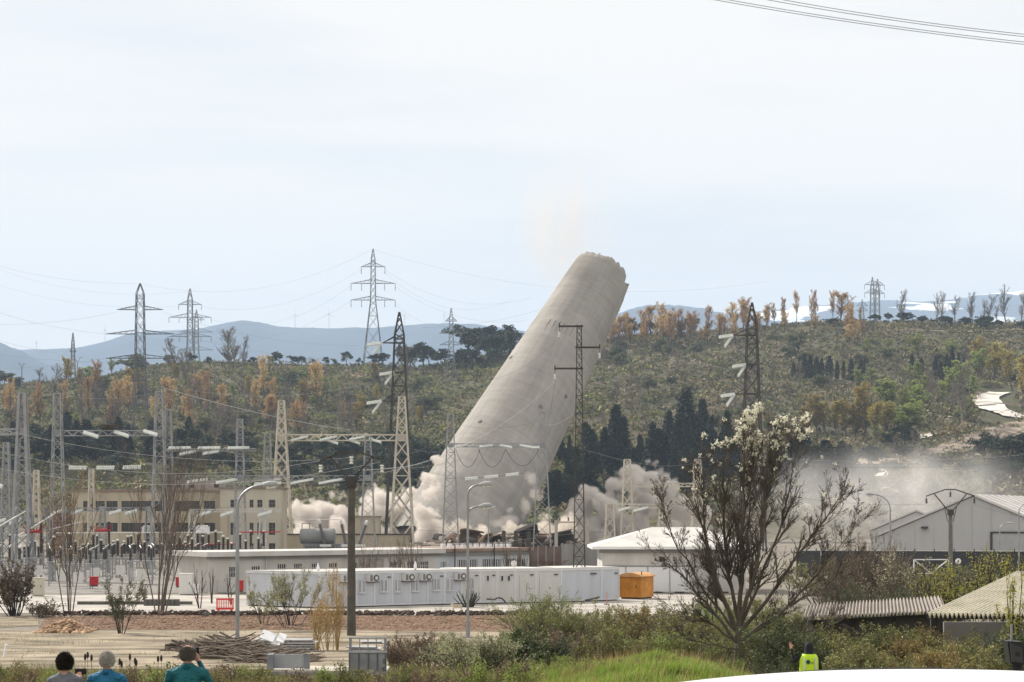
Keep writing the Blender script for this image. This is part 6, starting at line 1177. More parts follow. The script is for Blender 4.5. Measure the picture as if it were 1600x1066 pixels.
# ------------------------------------------------------------------ the blossoming tree
M_twig = mat('twig_brown', (0.10,0.083,0.065), 0.9, 0.3, 2.0)
def blossom_tree():
    d = 62.0; s = d/F; r = np.random.default_rng(77); g = G(1152, d); t = thing('blossoming_tree','large dark-branched tree topped with white blossom, right foreground','tree', g); segs = []; tips = []
    L = lambda px, py, dy=0.0: np.array(P(px, py, d))-np.array(g)+np.array([0,dy,0])
    def limb(pts, r0, r1, kids, klen, spread=0.55, depth=2, kk=(7,5)):
        pts = [np.array(p) for p in pts]; n = len(pts)-1
        for i in range(n):
            a, b = pts[i], pts[i+1]; m_ = 4; prev = a
            for k in range(1, m_+1): q = a+(b-a)*k/m_+r.normal(size=3)*0.025*(k < m_); f0 = (i+(k-1)/m_)/n; f1 = (i+k/m_)/n; segs.append((*prev,*q,lerp(r0,r1,f0)*0.78,lerp(r0,r1,f1)*0.78)); prev = q
        for k in range(kids):
            f = r.uniform(0.18,1.0)*n; i = min(int(f), n-1); p = pts[i]+(pts[i+1]-pts[i])*(f-i); dd = pts[i+1]-pts[i]; dd /= np.linalg.norm(dd); e = r.normal(size=3); e -= dd*np.dot(e,dd); e /= np.linalg.norm(e); a = spread*r.uniform(0.6,1.3)
            grow(r, p, dd*math.cos(a)+e*math.sin(a)+np.array([0,0,0.25]), klen*r.uniform(0.5,1.2), max(lerp(r0,r1,f/n)*0.5,0.012), depth, list(kk), 0.6, 0.07, 0.11, 4, 0.5, 0.005, segs=segs, tips=tips)
    limb([L(1152,1062),L(1153,1010),L(1156,960)], 0.17, 0.14, 0, 1)
    b0 = L(1155,965); b1 = L(1154,985); b2 = L(1153,1000)
    limb([b0,L(1160,870),L(1164,760),L(1162,672)],0.11,0.03,30,1.5); limb([b0,L(1180,880,-0.5),L(1198,780,-0.4),L(1206,676)],0.10,0.03,28,1.5); limb([b0,L(1138,880,0.4),L(1130,780,0.3),L(1128,680)],0.09,0.025,28,1.4)
    limb([b1,L(1110,880,-0.3),L(1088,800,-0.5),L(1064,748)],0.08,0.02,20,1.2); limb([b1,L(1116,900,0.6),L(1098,800,0.6),L(1090,716)],0.08,0.02,24,1.3); limb([b1,L(1196,890,0.5),L(1232,800,0.4),L(1250,694)],0.085,0.02,24,1.3)
    limb([b1,L(1215,905,-0.5),L(1262,838,-0.6),L(1318,770),L(1340,745)],0.085,0.015,26,1.1); limb([b2,L(1225,950,-0.2),L(1300,868,-0.4),L(1360,800)],0.075,0.012,22,1.0); limb([b2,L(1096,930,-0.2),L(1050,880,-0.4),L(1016,855)],0.07,0.012,20,1.0)
    limb([b1,L(1090,905,0.2),L(1040,820,0.2),L(1018,752)],0.06,0.012,18,1.0); limb([b2,L(1100,962,-0.6),L(1060,955,-0.8),L(1022,940)],0.05,0.01,14,0.8); limb([b2,L(1210,985,-0.6),L(1280,975,-0.8),L(1350,955)],0.055,0.01,18,0.9); limb([L(1153,1010),L(1110,1000,-0.6),L(1060,990,-0.8),L(1015,985)],0.04,0.01,10,0.7); limb([b2,L(1240,940,0.5),L(1310,905,0.6),L(1352,860)],0.06,0.012,20,1.0)
    limb([L(1162,800),L(1176,730,0.4),L(1178,672)],0.05,0.015,16,1.0); limb([L(1190,800),L(1215,720,0.3),L(1220,668)],0.05,0.015,16,1.0)
    S = np.asarray(segs); fx, fz = 0.90, 0.925; S[:,[0,3]] *= fx; S[:,[2,5]] *= fz; tips = [(np.array([q[0]*fx,q[1],q[2]*fz]), dd, dp) for q, dd, dp in tips]; link_mesh('branches', seg_mesh('branches', S[S[:,6] > 0.03], M_twig, 6), t); link_mesh('twigs', seg_mesh('twigs', S[S[:,6] <= 0.03], M_twig, 3), t)
    thin = S[S[:,6] < 0.02]; n = 7000; k = r.integers(0,len(thin),n); f = r.uniform(0,1,(n,1)); bp = thin[k,0:3]*(1-f)+thin[k,3:6]*f; link_mesh('buds', leaf_mesh('buds', bp+r.normal(size=(n,3))*0.012, 0.024, mat('bud_dark',(0.075,0.055,0.04),0.9), r, 0.6), t)
    # blossom clusters: mostly at the crown top
    tp = np.array([p for p, dd, dp in tips]); zt = tp[:,2].max(); cl = []
    w = np.exp((tp[:,2]-zt)/0.75)+0.0010; k = r.choice(len(tp), 170, replace=False, p=w/w.sum())
    for p in tp[k]: cl.append((p, int(r.integers(12,34)) if p[2] > zt-1.3 else int(r.integers(6,14))))
    c = np.concatenate([p+r.normal(size=(m_,3))*0.05*(1.1 if m_ > 20 else 0.7) for p, m_ in cl]); link_mesh('blossom', leaf_mesh('blossom', c, 0.036, M_cream_f, r, 0.8), t)
blossom_tree()
# ------------------------------------------------------------------ people
def body_mesh(name, caps, mats, voxel=0.016):
    """caps: (p0, p1, r0, r1, material index, (sx, sy)) tapered capsules fused into one continuous skin"""
    import bmesh
    bm = bmesh.new(); bmesh.ops.create_icosphere(bm, subdivisions=2, radius=1.0); sv = np.array([v.co for v in bm.verts]); sf = np.array([[v.index for v in q.verts] for q in bm.faces]); bm.free(); Vs = []; Fs = []
    for (p0, p1, r0, r1, mi, fl) in caps:
        p0 = Vector(p0); p1 = Vector(p1); n = max(2, int((p1-p0).length/(min(r0,r1)*0.4))+1)
        for k in range(n+1):
            f = k/n; c = p0.lerp(p1, f); rr = lerp(r0, r1, f); Fs.append(sf+len(Vs)*len(sv)); Vs.append(sv*np.array([rr*fl[0], rr*fl[1], rr*(fl[2] if len(fl) > 2 else 1)])+np.array(c))
    me = np_mesh(name+'_raw', np.concatenate(Vs), np.concatenate(Fs), None); o = bpy.data.objects.new(name+'_raw', me); TMP.collection.objects.link(o); md = o.modifiers.new('r','REMESH'); md.mode = 'VOXEL'; md.voxel_size = voxel; sm = o.modifiers.new('s','SMOOTH'); sm.iterations = 5; sm.factor = 0.5
    res = eval_mesh(o); bpy.data.objects.remove(o); bpy.data.meshes.remove(me); res.name = name
    res.materials.clear()
    for m in mats: res.materials.append(m)
    n = len(res.polygons); C = np.empty(n*3, dtype=np.float32); res.polygons.foreach_get('center', C); C = C.reshape(-1,3); best = np.full(n, 1e9); idx = np.zeros(n, dtype=np.int32)
    for (p0, p1, r0, r1, mi, fl) in caps:
        a = np.array(p0); b = np.array(p1); ab = b-a; L2 = max(float(ab @ ab), 1e-9); t = np.clip(((C-a) @ ab)/L2, 0, 1); q = (C-(a+t[:,None]*ab))/np.array([fl[0],fl[1],fl[2] if len(fl) > 2 else 1]); dist = np.linalg.norm(q, axis=1)/(r0+(r1-r0)*t); up = dist < best; best[up] = dist[up]; idx[up] = mi
    res.polygons.foreach_set('material_index', idx); res.polygons.foreach_set('use_smooth', np.ones(n, dtype=bool)); return res
M_skin = mat('skin', (0.48,0.27,0.19), 0.55, 0.08, 6.0); M_trouser = mat('dark_trousers', (0.03,0.032,0.045), 0.85, 0.2, 6.0); M_shoe = mat('shoes', (0.03,0.028,0.026), 0.6)
def finger_caps(w, d, side, mi=0):
    """a hand at wrist w pointing along d: palm, four unequal bent fingers, a thumb from the side"""
    w = Vector(w); d = Vector(d).normalized(); s = Vector(side).normalized(); n = d.cross(s).normalized(); caps = []; pc = w+d*0.045
    for k in range(4): caps.append((w+s*(k-1.5)*0.012, w+d*0.085+s*(k-1.5)*0.02, 0.017, 0.014, mi, (1,1)))
    for k, L in enumerate((0.066,0.078,0.074,0.056)): b = w+d*0.085+s*(k-1.5)*0.021; m_ = b+d*L*0.5+n*0.012; caps.append((b, m_, 0.0095, 0.009, mi, (1,1))); caps.append((m_, m_+d*L*0.35+n*0.03, 0.009, 0.0075, mi, (1,1)))
    b = w+d*0.03-s*0.03; m_ = b-s*0.03+d*0.03; caps.append((b, m_, 0.0125, 0.0105, mi, (1,1))); caps.append((m_, m_+d*0.03+n*0.012, 0.0105, 0.0085, mi, (1,1))); return caps
def person(label, loc, h, top_m, hair, arms, build=1.0, head_tilt=0.0, rz=0.0, vest=None, phone=None, hairless=False, collar=None, stripe=None, hood=None, trouser=None):
    """stands with its back to the camera (faces +y)"""
    k = h/1.75; caps = []; V3 = lambda x, y, z: Vector((x*k, y*k, z*k)); b = build
    def c(p, q, r0, r1, mi, fl=(1,1)): caps.append((p, q, r0*k, r1*k, mi, fl))
    # head with jaw, nose, ears
    hx, hy = 0.0, head_tilt
    c(V3(hx,0.015+hy,1.655), V3(hx,0.02+hy,1.645), 0.098, 0.098, 0, (0.80,0.98,1.0)); c(V3(hx,0.05+hy,1.60), V3(hx,0.06+hy,1.565), 0.062, 0.048, 0, (0.95,1,1)); c(V3(hx,0.105+hy,1.64), V3(hx,0.128+hy,1.615), 0.014, 0.018, 0)
    for sx in (-1,1): c(V3(sx*0.080,0.01+hy,1.652), V3(sx*0.082,0.005+hy,1.622), 0.021, 0.015, 0, (0.5,1,1))
    c(V3(0,0.0,1.46), V3(hx,0.008+hy*0.7,1.58), 0.060, 0.055, 0)
    # torso
    c(V3(-0.12*b,0,1.40), V3(0.12*b,0,1.40), 0.088, 0.088, 1, (1,0.95)); c(V3(0,-0.005,1.30), V3(0,0,1.12), 0.150*b, 0.140*b, 1, (1.08,0.80)); c(V3(0,0,1.12), V3(0,0,0.95), 0.142*b, 0.152*b, 1, (1.05,0.80)); c(V3(-0.06,-0.0,1.45), V3(0.06,0,1.45), 0.068, 0.068, 1, (1,0.95))
    # legs
    for sx in (-1,1):
        c(V3(sx*0.085,0,0.92), V3(sx*0.10,0.01,0.50), 0.095, 0.065, 2); c(V3(sx*0.10,0.01,0.50), V3(sx*0.105,-0.01,0.09), 0.062, 0.043, 2); c(V3(sx*0.105,-0.02,0.045), V3(sx*0.125,0.15,0.035), 0.045, 0.038, 3, (1,1,0.9))
    hands = []
    for sx, (el, wr) in zip((-1,1), arms):
        sh = V3(sx*0.19*b,0,1.405); e = V3(*el); w = V3(*wr); c(sh, e, 0.060, 0.046, 1); c(e, w, 0.045, 0.032, 1); dr = (w-e).normalized(); side = dr.cross(Vector((0,1,0))); side = side if side.length > 0.2 else Vector((1,0,0)); c(w-dr*0.01, w+dr*0.02, 0.027, 0.026, 0); caps += [(p,q,r0*k,r1*k,mi,fl) for (p,q,r0,r1,mi,fl) in finger_caps(w+dr*0.015, dr, side*(-sx))]; hands.append((w, dr))
    t = thing('person', label, 'person', loc, rz); link_mesh('body', body_mesh('body', caps, [M_skin, top_m, trouser or M_trouser, M_shoe]), t)
    if hair:
        hm, style = hair; r = np.random.default_rng(int(h*1000)); n = 6500; u = r.normal(size=(n,3)); u /= np.linalg.norm(u,axis=1,keepdims=True); keep = ((u[:,1] < 0.35) & (u[:,2] > -0.72)) | (u[:,2] > 0.45)
        if style == 'balding': keep &= ~((u[:,2] > 0.62) & (u[:,1] > -0.55))
        u = u[keep]; ctr = np.array(V3(0,0.012+hy,1.652)); sc_ = np.array([0.082,0.098,0.100])*k*1.02; p0 = ctr+u*sc_*0.97; ln = 0.034 if style == 'curly' else 0.024; dn = u*0.35+np.array([0,-0.1,-0.8])+r.normal(size=u.shape)*(0.9 if style == 'curly' else 0.55); dn /= np.linalg.norm(dn,axis=1,keepdims=True); q = p0+u*(0.016 if style == 'curly' else 0.010)+dn*ln
        S = np.concatenate([p0,q,np.full((len(u),1),0.0055),np.full((len(u),1),0.0015)],1)
        hb = MB(); import bmesh; bm = bmesh.new(); bmesh.ops.create_icosphere(bm, subdivisions=4, radius=1.0); kill = [v for v in bm.verts if not (((v.co.y < 0.30) and (v.co.z > -0.68)) or v.co.z > 0.5) or (style == 'balding' and v.co.z > 0.66 and v.co.y > -0.5)]; bmesh.ops.delete(bm, geom=kill, context='VERTS')
        for v in bm.verts: f = 1.0+0.04*math.sin(v.co.x*23)*math.sin(v.co.z*19+v.co.y*17); v.co = Vector((v.co.x*sc_[0]*f+ctr[0], v.co.y*sc_[1]*f+ctr[1], v.co.z*sc_[2]*f+ctr[2]))
        me = bpy.data.meshes.new('hair'); bm.to_mesh(me); bm.free(); me.materials.append(hm); me.polygons.foreach_set('use_smooth', np.ones(len(me.polygons),dtype=bool)); ho = link_mesh('hair', me, t); link_mesh('hair_strands', seg_mesh('hair_strands', S, hm, 3), ho)
    if collar: MB().lathe([(0.074*k,1.455*k),(0.070*k,1.50*k),(0.066*k,1.53*k),(0.060*k,1.528*k)],(0,0.002,0),(0,0,1),18).build('collar', collar, t, smooth=True)
    if stripe is not None:
        mb = MB(); n = 30; zs_ = stripe*k; V = []; Fc = []
        for i in range(n): a = 2*math.pi*i/n; 
        for zz in (zs_, zs_+0.028*k):
            for i in range(n): a = 2*math.pi*i/n; V.append((math.cos(a)*0.150*b*1.10*k, math.sin(a)*0.150*b*0.83*k, zz))
        for i in range(n): Fc.append((i,(i+1)%n,n+(i+1)%n,n+i))
        mb.add(V, Fc).build('reflective_stripe', mat('stripe_lime', (0.55,0.75,0.45), 0.4), t)
    if phone is not None:
        w, dr = hands[1 if phone > 0 else 0]; c0 = w+dr*0.10*k+Vector((0,0.02,0.02)); mb = MB(); M4 = Matrix.Translation(c0); land = abs(phone) > 1; ww, hh = (0.075,0.037) if land else (0.037,0.075); mb.box(-ww,ww,-0.005,0.005,-hh,hh,M4); ph = mb.build('mobile_phone', mat('phone_black', (0.02,0.02,0.022), 0.25), loc=Vector(loc)); tag(ph, 'black phone held up by the dark-haired person' if land else 'black phone held to the ear of the teal-jacketed person', 'phone')
    return t, k
g = lambda px, d: G(px, d)
def stand(px, ytop, d): p = P(px, ytop, d); gr = G(px, d); return gr, p.z-gr.z
gr, h = stand(101, 1023, 25.5)
person('dark-haired person in a grey shirt filming with a phone', gr, h, mat('grey_shirt', (0.16,0.175,0.21), 0.85, 0.2, 4.0, bump=1.0), (mat('hair_dark', (0.022,0.016,0.012), 0.6), 'curly'), [((-0.27,0.03,1.12),(-0.16,0.30,1.22)), ((0.26,0.10,1.16),(0.15,0.36,1.40))], 0.95, 0.0, 0.05, phone=2)
gr, h = stand(167, 1019, 25.5)
person('white-haired person in a bright blue jacket', gr, h, mat('blue_jacket', (0.01,0.125,0.25), 0.6, 0.25, 4.0, bump=1.0), (mat('hair_white', (0.50,0.48,0.45), 0.6, 0.35, 40.0), 'short'), [((-0.30,0.02,1.10),(-0.24,0.20,0.95)), ((0.30,0.02,1.10),(0.24,0.20,0.95))], 1.08, 0.0, -0.05, collar=mat('blue_jacket', (0.01,0.125,0.25)))
gr, h = stand(293, 1008, 25.0)
person('grey balding person in a teal work jacket with pale stripe, phone at ear', gr, h, mat('teal_jacket', (0.005,0.105,0.13), 0.65, 0.25, 4.0, bump=1.0), (mat('hair_grey', (0.16,0.145,0.13), 0.7), 'balding'), [((-0.30,0.03,1.13),(-0.20,0.22,1.08)), ((0.30,0.06,1.20),(0.13,0.10,1.53))], 1.10, 0.0, 0.0, collar=mat('teal_jacket', (0.005,0.105,0.13)), stripe=1.165, phone=1)
def vest_person():
    gr, h = stand(1264, 1004, 44.0); dk = mat('navy_jacket', (0.012,0.013,0.02), 0.8, 0.2, 4.0)
    t, k = person('person in a yellow high-visibility vest raising one arm, seen from behind', gr, h, dk, None, [((-0.34,0.05,1.30),(-0.40,0.12,1.58)), ((0.28,0.02,1.12),(0.26,0.10,0.88))], 1.1, 0.0, 0.0)
    b = 1.1; n = 36; ym = mat('vest_yellow', (0.52,0.78,0.03), 0.5, 0.06, 4.0); sil = mat('vest_silver', (0.62,0.64,0.62), 0.35)
    def shell(z0, z1, m, name, off, parent, rows=10):
        V = []; Fc = []
        for j in range(rows+1):
            z = lerp(z0,z1,j/rows); sh = min(1.0, (1.49-z)/0.10) if z > 1.39 else 1.0; rx = (0.172+off)*b*(0.55+0.45*max(sh,0.0)**0.5); ry = (0.140+off)*b*(0.75+0.25*max(sh,0)**0.5)
            for i in range(n): a = 2*math.pi*i/n; V.append((math.cos(a)*rx*1.12*k, math.sin(a)*ry*k, z*k))
        for j in range(rows):
            for i in range(n): Fc.append((j*n+i,j*n+(i+1)%n,(j+1)*n+(i+1)%n,(j+1)*n+i))
        return link_mesh(name, np_mesh(name, V, Fc, m, True), parent)
    v = shell(0.98,1.48,ym,'safety_vest',0.012,t); shell(0.985,1.05,sil,'reflective_band',0.016,v,2)
    for sx in (-1,1): x = sx*0.135*k; MB().box(x-0.022*k,x+0.022*k,-0.180*k,-0.172*k,1.06*k,1.40*k).build('shoulder_band', sil, v)
    em = MB(); em.lathe([(0.052*k,0),(0.052*k,0.003)],(-0.045*k,-0.185*k,1.30*k),(0,-1,0),20); em.build('round_emblem', mat('emblem_green', (0.02,0.14,0.07), 0.5), v); MB().lathe([(0.034*k,0),(0.034*k,0.002)],(-0.045*k,-0.1885*k,1.30*k),(0,-1,0),16).build('emblem_centre', mat('emblem_dark', (0.03,0.045,0.06), 0.5), v)
    for j in range(2): MB().box(0.02*k,(0.10-0.02*j)*k,-0.187*k,-0.184*k,(1.285-0.025*j)*k,(1.295-0.025*j)*k).build('printed_line', mat('emblem_green', (0.02,0.14,0.07)), v)
    # dark hood / cap
    MB().lathe([(0.15*k,1.43*k),(0.115*k,1.50*k),(0.108*k,1.58*k),(0.105*k,1.66*k),(0.09*k,1.72*k),(0.05*k,1.757*k),(0.01*k,1.765*k)],(0,0.0,0),(0,0,1),18).build('hood', dk, t, smooth=True)
vest_person()

# ------------------------------------------------------------------ white car close to the camera
def car():
    d = 8.6; paint = mat('car_white', (0.80,0.81,0.82), 0.25, 0.02, 1.0, spec=0.5); dark = mat('car_glass', (0.02,0.022,0.025), 0.08, 0.2, 1.0, spec=0.6); rub = mat('tyre_rubber', (0.02,0.02,0.02), 0.85); s = d/F; zr = P(1400,1053,d).z; xc = (1430-800)*s; gnd = gz1(xc, d); root = thing('parked_car','white parked car whose roof crosses the bottom right edge','car',(xc,d,gnd)); H = zr-gnd; W = 0.84
    # body: side profile lofted across the width
    prof = [(-2.05,0.32),(-2.1,0.62),(-1.98,0.78),(-1.30,0.92),(1.85,0.96),(2.02,0.88),(2.05,0.45),(1.95,0.28)]
    V = []; Fc = []; ws = [(-W,0.92),(-W*1.0,1.0),(W,1.0),(W,0.92)]
    for y, f in ((-W,0.96),(-W+0.06,1.0),(W-0.06,1.0),(W,0.96)):
        for (x, z) in prof: V.append((x*f, y, z if z > 0.3 else z))
    m_ = len(prof)
    for j in range(3):
        for i in range(m_): Fc.append((j*m_+i, j*m_+(i+1)%m_, (j+1)*m_+(i+1)%m_, (j+1)*m_+i))
    Fc += [tuple(range(m_-1,-1,-1)), tuple(range(3*m_,4*m_))]; MB().add(V, Fc).build('body', paint, root, smooth=False)
    gh = [(-1.32,0.90),(-1.15,H-0.24),(1.35,H-0.24),(1.82,0.94)]; V = []
    for y in (-W+0.05,W-0.05):
        for (x, z) in gh: yy = y*(1.0 if z < 1 else 0.88); V.append((x, yy, z))
    MB().add(V, [(0,1,2,3),(7,6,5,4),(0,4,5,1),(1,5,6,2),(2,6,7,3),(3,7,4,0)]).build('cabin_glass', dark, root)
    # roof panel: crowned sheet with a soft front and rear roll-off
    n, q = 48, 24; V = []; Fc = []
    for j in range(q+1):
        v = lerp(-1,1,j/q); 
        for i in range(n+1): u = lerp(-1,1,i/n); x = 0.10+u*1.38; cr = H-0.105*abs(u)**2.3-0.055*abs(v)**2.6-(0.12*max(0,abs(u)-0.86)/0.14 if abs(u) > 0.86 else 0)*1.0; V.append((x, v*(W-0.10), cr))
    for j in range(q):
        for i in range(n): a = j*(n+1)+i; Fc.append((a,a+1,a+n+2,a+n+1))
    ro = link_mesh('roof', np_mesh('roof', V, Fc, paint, True), root); sm = ro.modifiers.new('thick','SOLIDIFY'); sm.thickness = 0.05
    for v in (-0.62,0.62):
        pts = [Vector((0.10+u*1.15, v, H-0.105*abs(u)**2.3-0.055*(abs(v)/(W-0.1))**2.6+0.004)) for u in np.linspace(-1,1,17)]; MB().path(pts, 0.010, 5).build('roof_seam', rub, ro)
    for x0 in (-1.28,1.30):
        for y in (-W+0.12,W-0.12):
            w = MB().lathe([(0.18,-0.11),(0.31,-0.10),(0.33,-0.05),(0.33,0.05),(0.31,0.10),(0.18,0.11)],(x0,y,0.33),(0,1,0),24).build('wheel', rub, root); MB().lathe([(0.05,-0.118),(0.20,-0.112),(0.20,0.112),(0.05,0.118)],(x0,y,0.33),(0,1,0),16).build('rim', M_grey, w)
    for sx, x in ((-1,-0.15),(1,0.95)):
        dd = MB().box(x-0.5,x+0.5,-W-0.012,-W-0.002,0.38,0.88).build('door', paint, root); MB().box(x+0.28,x+0.44,-W-0.04,-W-0.014,0.74,0.78).build('handle', rub, dd)
    for y in (-0.6,0.6): MB().lathe([(0.02,-0.02),(0.11,0.0),(0.10,0.08)],(-2.06,y,0.68),(-1,0,0.1),12).build('headlight', M_ins, root); MB().box(2.03,2.06,y-0.1,y+0.1,0.62,0.84).build('tail_light', M_red, root)
    for y in (-1,1): MB().box(-1.0,-0.82,y*W-0.08 if y < 0 else W,-W if y < 0 else W+0.10,0.92,1.04).build('wing_mirror', paint, root)
car()
bpy.data.scenes.remove(TMP)

# ------------------------------------------------------------------ black housing on a post at the right edge
def housing():
    d = 19.0; s = d/F; o = G(1592, d); t = thing('black_housing','black angular housing on a dark post at the right edge','housing', o); L = lambda px, py: P(px,py,d)-o; m = mat('housing_black', (0.018,0.019,0.022), 0.45, 0.15, 6.0)
    poly = [L(1574,1002), L(1597,1003), L(1606,1010), L(1606,1034), L(1596,1042), L(1579,1037)]; MB().prism(poly,(0,0.18,0)).build('case', m, t)
    poly2 = [L(1577,1004), L(1596,1012), L(1598,1036), L(1580,1034)]; MB().prism([p+Vector((0,-0.03,0)) for p in poly2],(0,0.026,0)).build('front_plate', mat('housing_plate', (0.045,0.046,0.05), 0.5), t)
    MB().lathe([(0.018,0),(0.018,0.012)], L(1589,1021)+Vector((0,-0.045,0)),(0,1,0),12).build('bolt', m, t)
    a = L(1593,1040)+Vector((0,0.09,0)); MB().tube(a,(a.x,a.y,-0.1),0.055,n=10).build('post', m, t); b = L(1584,1003)+Vector((0,0.09,0)); MB().tube(b, b+Vector((0,0,0.16)),0.012,n=6).build('rod', M_grey, t)
housing()

# ------------------------------------------------------------------ trailer, barrier and loose things of the yard
def trailer():
    d = 62.0; s = d/F; o = G(512, d); t = thing('flatbed_trailer','grey flatbed trailer with raised slatted gate at one end','trailer', o); L = lambda px, py, dy=0: P(px,py,d)-o+Vector((0,dy,0)); m = mat('trailer_grey', (0.20,0.215,0.24), 0.6, 0.12, 2.0, col2=(0.25,0.265,0.29)); mp_ = mat('trailer_pale', (0.36,0.38,0.41), 0.6, 0.12, 2.5)
    def slab(x0,y0,x1,y1,th,name,mm,dy=0.0,par=None): a = L(x0,y1); b = L(x1,y0); return MB().box(a.x,b.x,dy,dy+th,a.z,b.z).build(name, mm, par or t)
    z = L(0,1050).z; a = L(424,0); b = L(604,0); n = 6
    for k in range(n): MB().box(a.x,b.x,k*1.9/n-0.001,(k+1)*1.9/n-0.02,z-0.05,z+0.04).build('deck_board', mat('deck_boards', (0.42,0.39,0.34), 0.8, 0.15, 1.5), t)
    slab(424,1050,604,1055,0.06,'side_rail',m,-0.065)
    g_ = slab(546,1018,604,1049,0.05,'gate_panel',m,-0.03)
    for px in (546,561,576,590,603): slab(px-1,1018,px+1,1048,0.02,'gate_rib',mat('trailer_dark', (0.10,0.11,0.125), 0.6),-0.052,g_)
    for px, w in ((547.5,4),(602,4),(575,1.3),(588,1.3),(562,1.3)): slab(px-w/2,997,px+w/2,1018,0.05,'gate_post',m,-0.03)
    slab(545,996,605,999,0.05,'gate_top_rail',mp_,-0.028); slab(545,1017,605,1020,0.06,'gate_mid_rail',mp_,-0.06)
    for (px,py) in ((600,1031),(600,1035),(600,1043),(597,1045),(600,1047)): c_ = L(px,py); MB().lathe([(0.025,0),(0.025,0.01)],(c_.x,-0.045,c_.z),(0,-1,0),8).build('bolt_hole', M_dark, t)
    f_ = slab(426,1024,481,1046,0.05,'front_board',mp_,0.4); slab(417,1023,426,1046,0.5,'corner_stake',m,0.02); slab(473,1023,482,1047,0.08,'corner_stake',m,0.36)
    for sx in (0.22,0.8):
        x = lerp(a.x,b.x,sx); w = MB().lathe([(0.12,-0.09),(0.24,-0.08),(0.25,0),(0.24,0.08),(0.12,0.09)],(x,0.25,0.15),(0,1,0),16).build('wheel', mat('tyre_rubber',(0.02,0.02,0.02)), t); MB().box(x-0.08,x+0.08,0.1,0.9,0.1,z-0.04).build('axle_leg', M_dark, t)
trailer()
def barrier():
    d = 140.0; s = d/F; o = G(338, d); t = thing('red_barrier','red plastic crowd barrier on the paved yard','barrier', o, 0.25); m = mat('barrier_red', (0.62,0.045,0.03), 0.5, 0.12, 2.0); W = 27*s; H = 0.92
    for (x0,x1,z0,z1) in ((0,W,0.80,H),(0,W,0.12,0.26),(0,0.07,0.12,H),(W-0.07,W,0.12,H)): MB().box(x0+0.001,x1-0.001,0,0.05,z0,z1).build('frame_bar', m, t)
    for k in range(9): x = lerp(0.12,W-0.12,k/8); MB().box(x-0.025,x+0.025,0.005,0.045,0.261,0.799).build('slat', m, t)
    for x in (0.15,W-0.15): MB().box(x-0.05,x+0.05,-0.25,0.30,0,0.118).build('foot', m, t)
    mb = MB(); mb.tube((-0.3,0,0.95),(-1.6,0.5,0.9),0.012,n=4); mb.tube((W,0,0.9),(W+1.4,0.6,0.75),0.012,n=4); mb.build('barrier_tape', mat('tape_pink', (0.7,0.35,0.35), 0.6), t)
barrier()
def sawhorse():
    d = 139.0; o = G(714, d); t = thing('wooden_sawhorse','small pale wooden trestle standing on the paved yard by the agave','trestle', o, 0.2); m = mat('pale_wood', (0.50,0.43,0.33), 0.8, 0.15, 3.0); MB().box(-0.28,0.34,-0.12,0.12,0.30,0.52).build('beam', m, t); MB().box(-0.42,-0.26,-0.08,0.08,0.42,0.60).build('end_block', m, t)
    for x, dx in ((-0.22,-0.14),(0.28,0.14)):
        for y in (-0.09,0.09): MB().bar((x,y,0.32),(x+dx,y*1.6,0),0.055).build('leg', m, t)
sawhorse()
r_ = random.Random(9)
def stick_pile(label, cx, d, wpx, h, n, seed, m, rad=0.03, lean=0.35):
    r = np.random.default_rng(seed); s = d/F; o = G(cx, d); W = wpx*s/2; S = []
    for i in range(n):
        u = r.uniform(-1,1); zmax = h*(1-abs(u)**1.6); z = r.uniform(0,max(zmax,0.05)); a = r.normal(0,0.5); L_ = r.uniform(0.5,2.4); dr = np.array([math.cos(a), math.sin(a)*0.6, r.normal(0,lean)*0.6]); c = np.array([u*W*0.85, r.normal(0,0.8), z]); p0 = c-dr*L_/2; p1 = c+dr*L_/2; p0[2] = max(p0[2],0.02); p1[2] = max(p1[2],0.02); rr = rad*r.uniform(0.4,1.4); S.append((*p0,*p1,rr,rr*0.6))
    ob = link_mesh('brush_pile', seg_mesh('brush_pile', S, m, 4), loc=o); tag(ob, label, 'brush', kind='stuff')
stick_pile('heap of cut grey branches behind the lamp post', 356, 90, 120, 0.85, 800, 1, mat('dead_wood', (0.17,0.14,0.115), 0.9, 0.35, 1.5), 0.035)
stick_pile('lower brush heap reaching towards the metal sheets', 425, 86, 110, 0.55, 500, 2, MATS['dead_wood'], 0.03)
stick_pile('cut roots on the dirt left of the brush heap', 300, 98, 40, 0.35, 160, 3, mat('dead_roots', (0.09,0.07,0.055), 0.9), 0.05)
for i, (px0, px1, py, d, hh, lab) in enumerate(((402,492,998,96,0.62,'stack of corrugated grey metal sheets behind the brush heap'),(545,592,1001,97,0.22,'flat pile of grey boards behind the weathered pole'),(566,600,998,104,0.14,'upper loose grey board right of the weathered pole'))):
    s = d/F; o = G(px0, d); W = (px1-px0)*s; t = thing('sheet_stack', lab, 'metal sheets', o, 0.03); nl = 5 if i == 0 else 3
    for k in range(nl):
        mb = MB(); z0 = hh*k/nl; nn = 14; V = []; Fc = []; x0 = r_.uniform(-0.15,0.1); th = hh/nl*0.8
        mb.box(x0,W+x0,0,1.2,z0+0.02,z0+th); mb.build('metal_sheet', mat('sheet_metal_%d' % (k % 2), (0.36+0.08*(k%2),0.36+0.08*(k%2),0.37+0.08*(k%2)), 0.5, 0.2, 2.0, metal=0.2), t)
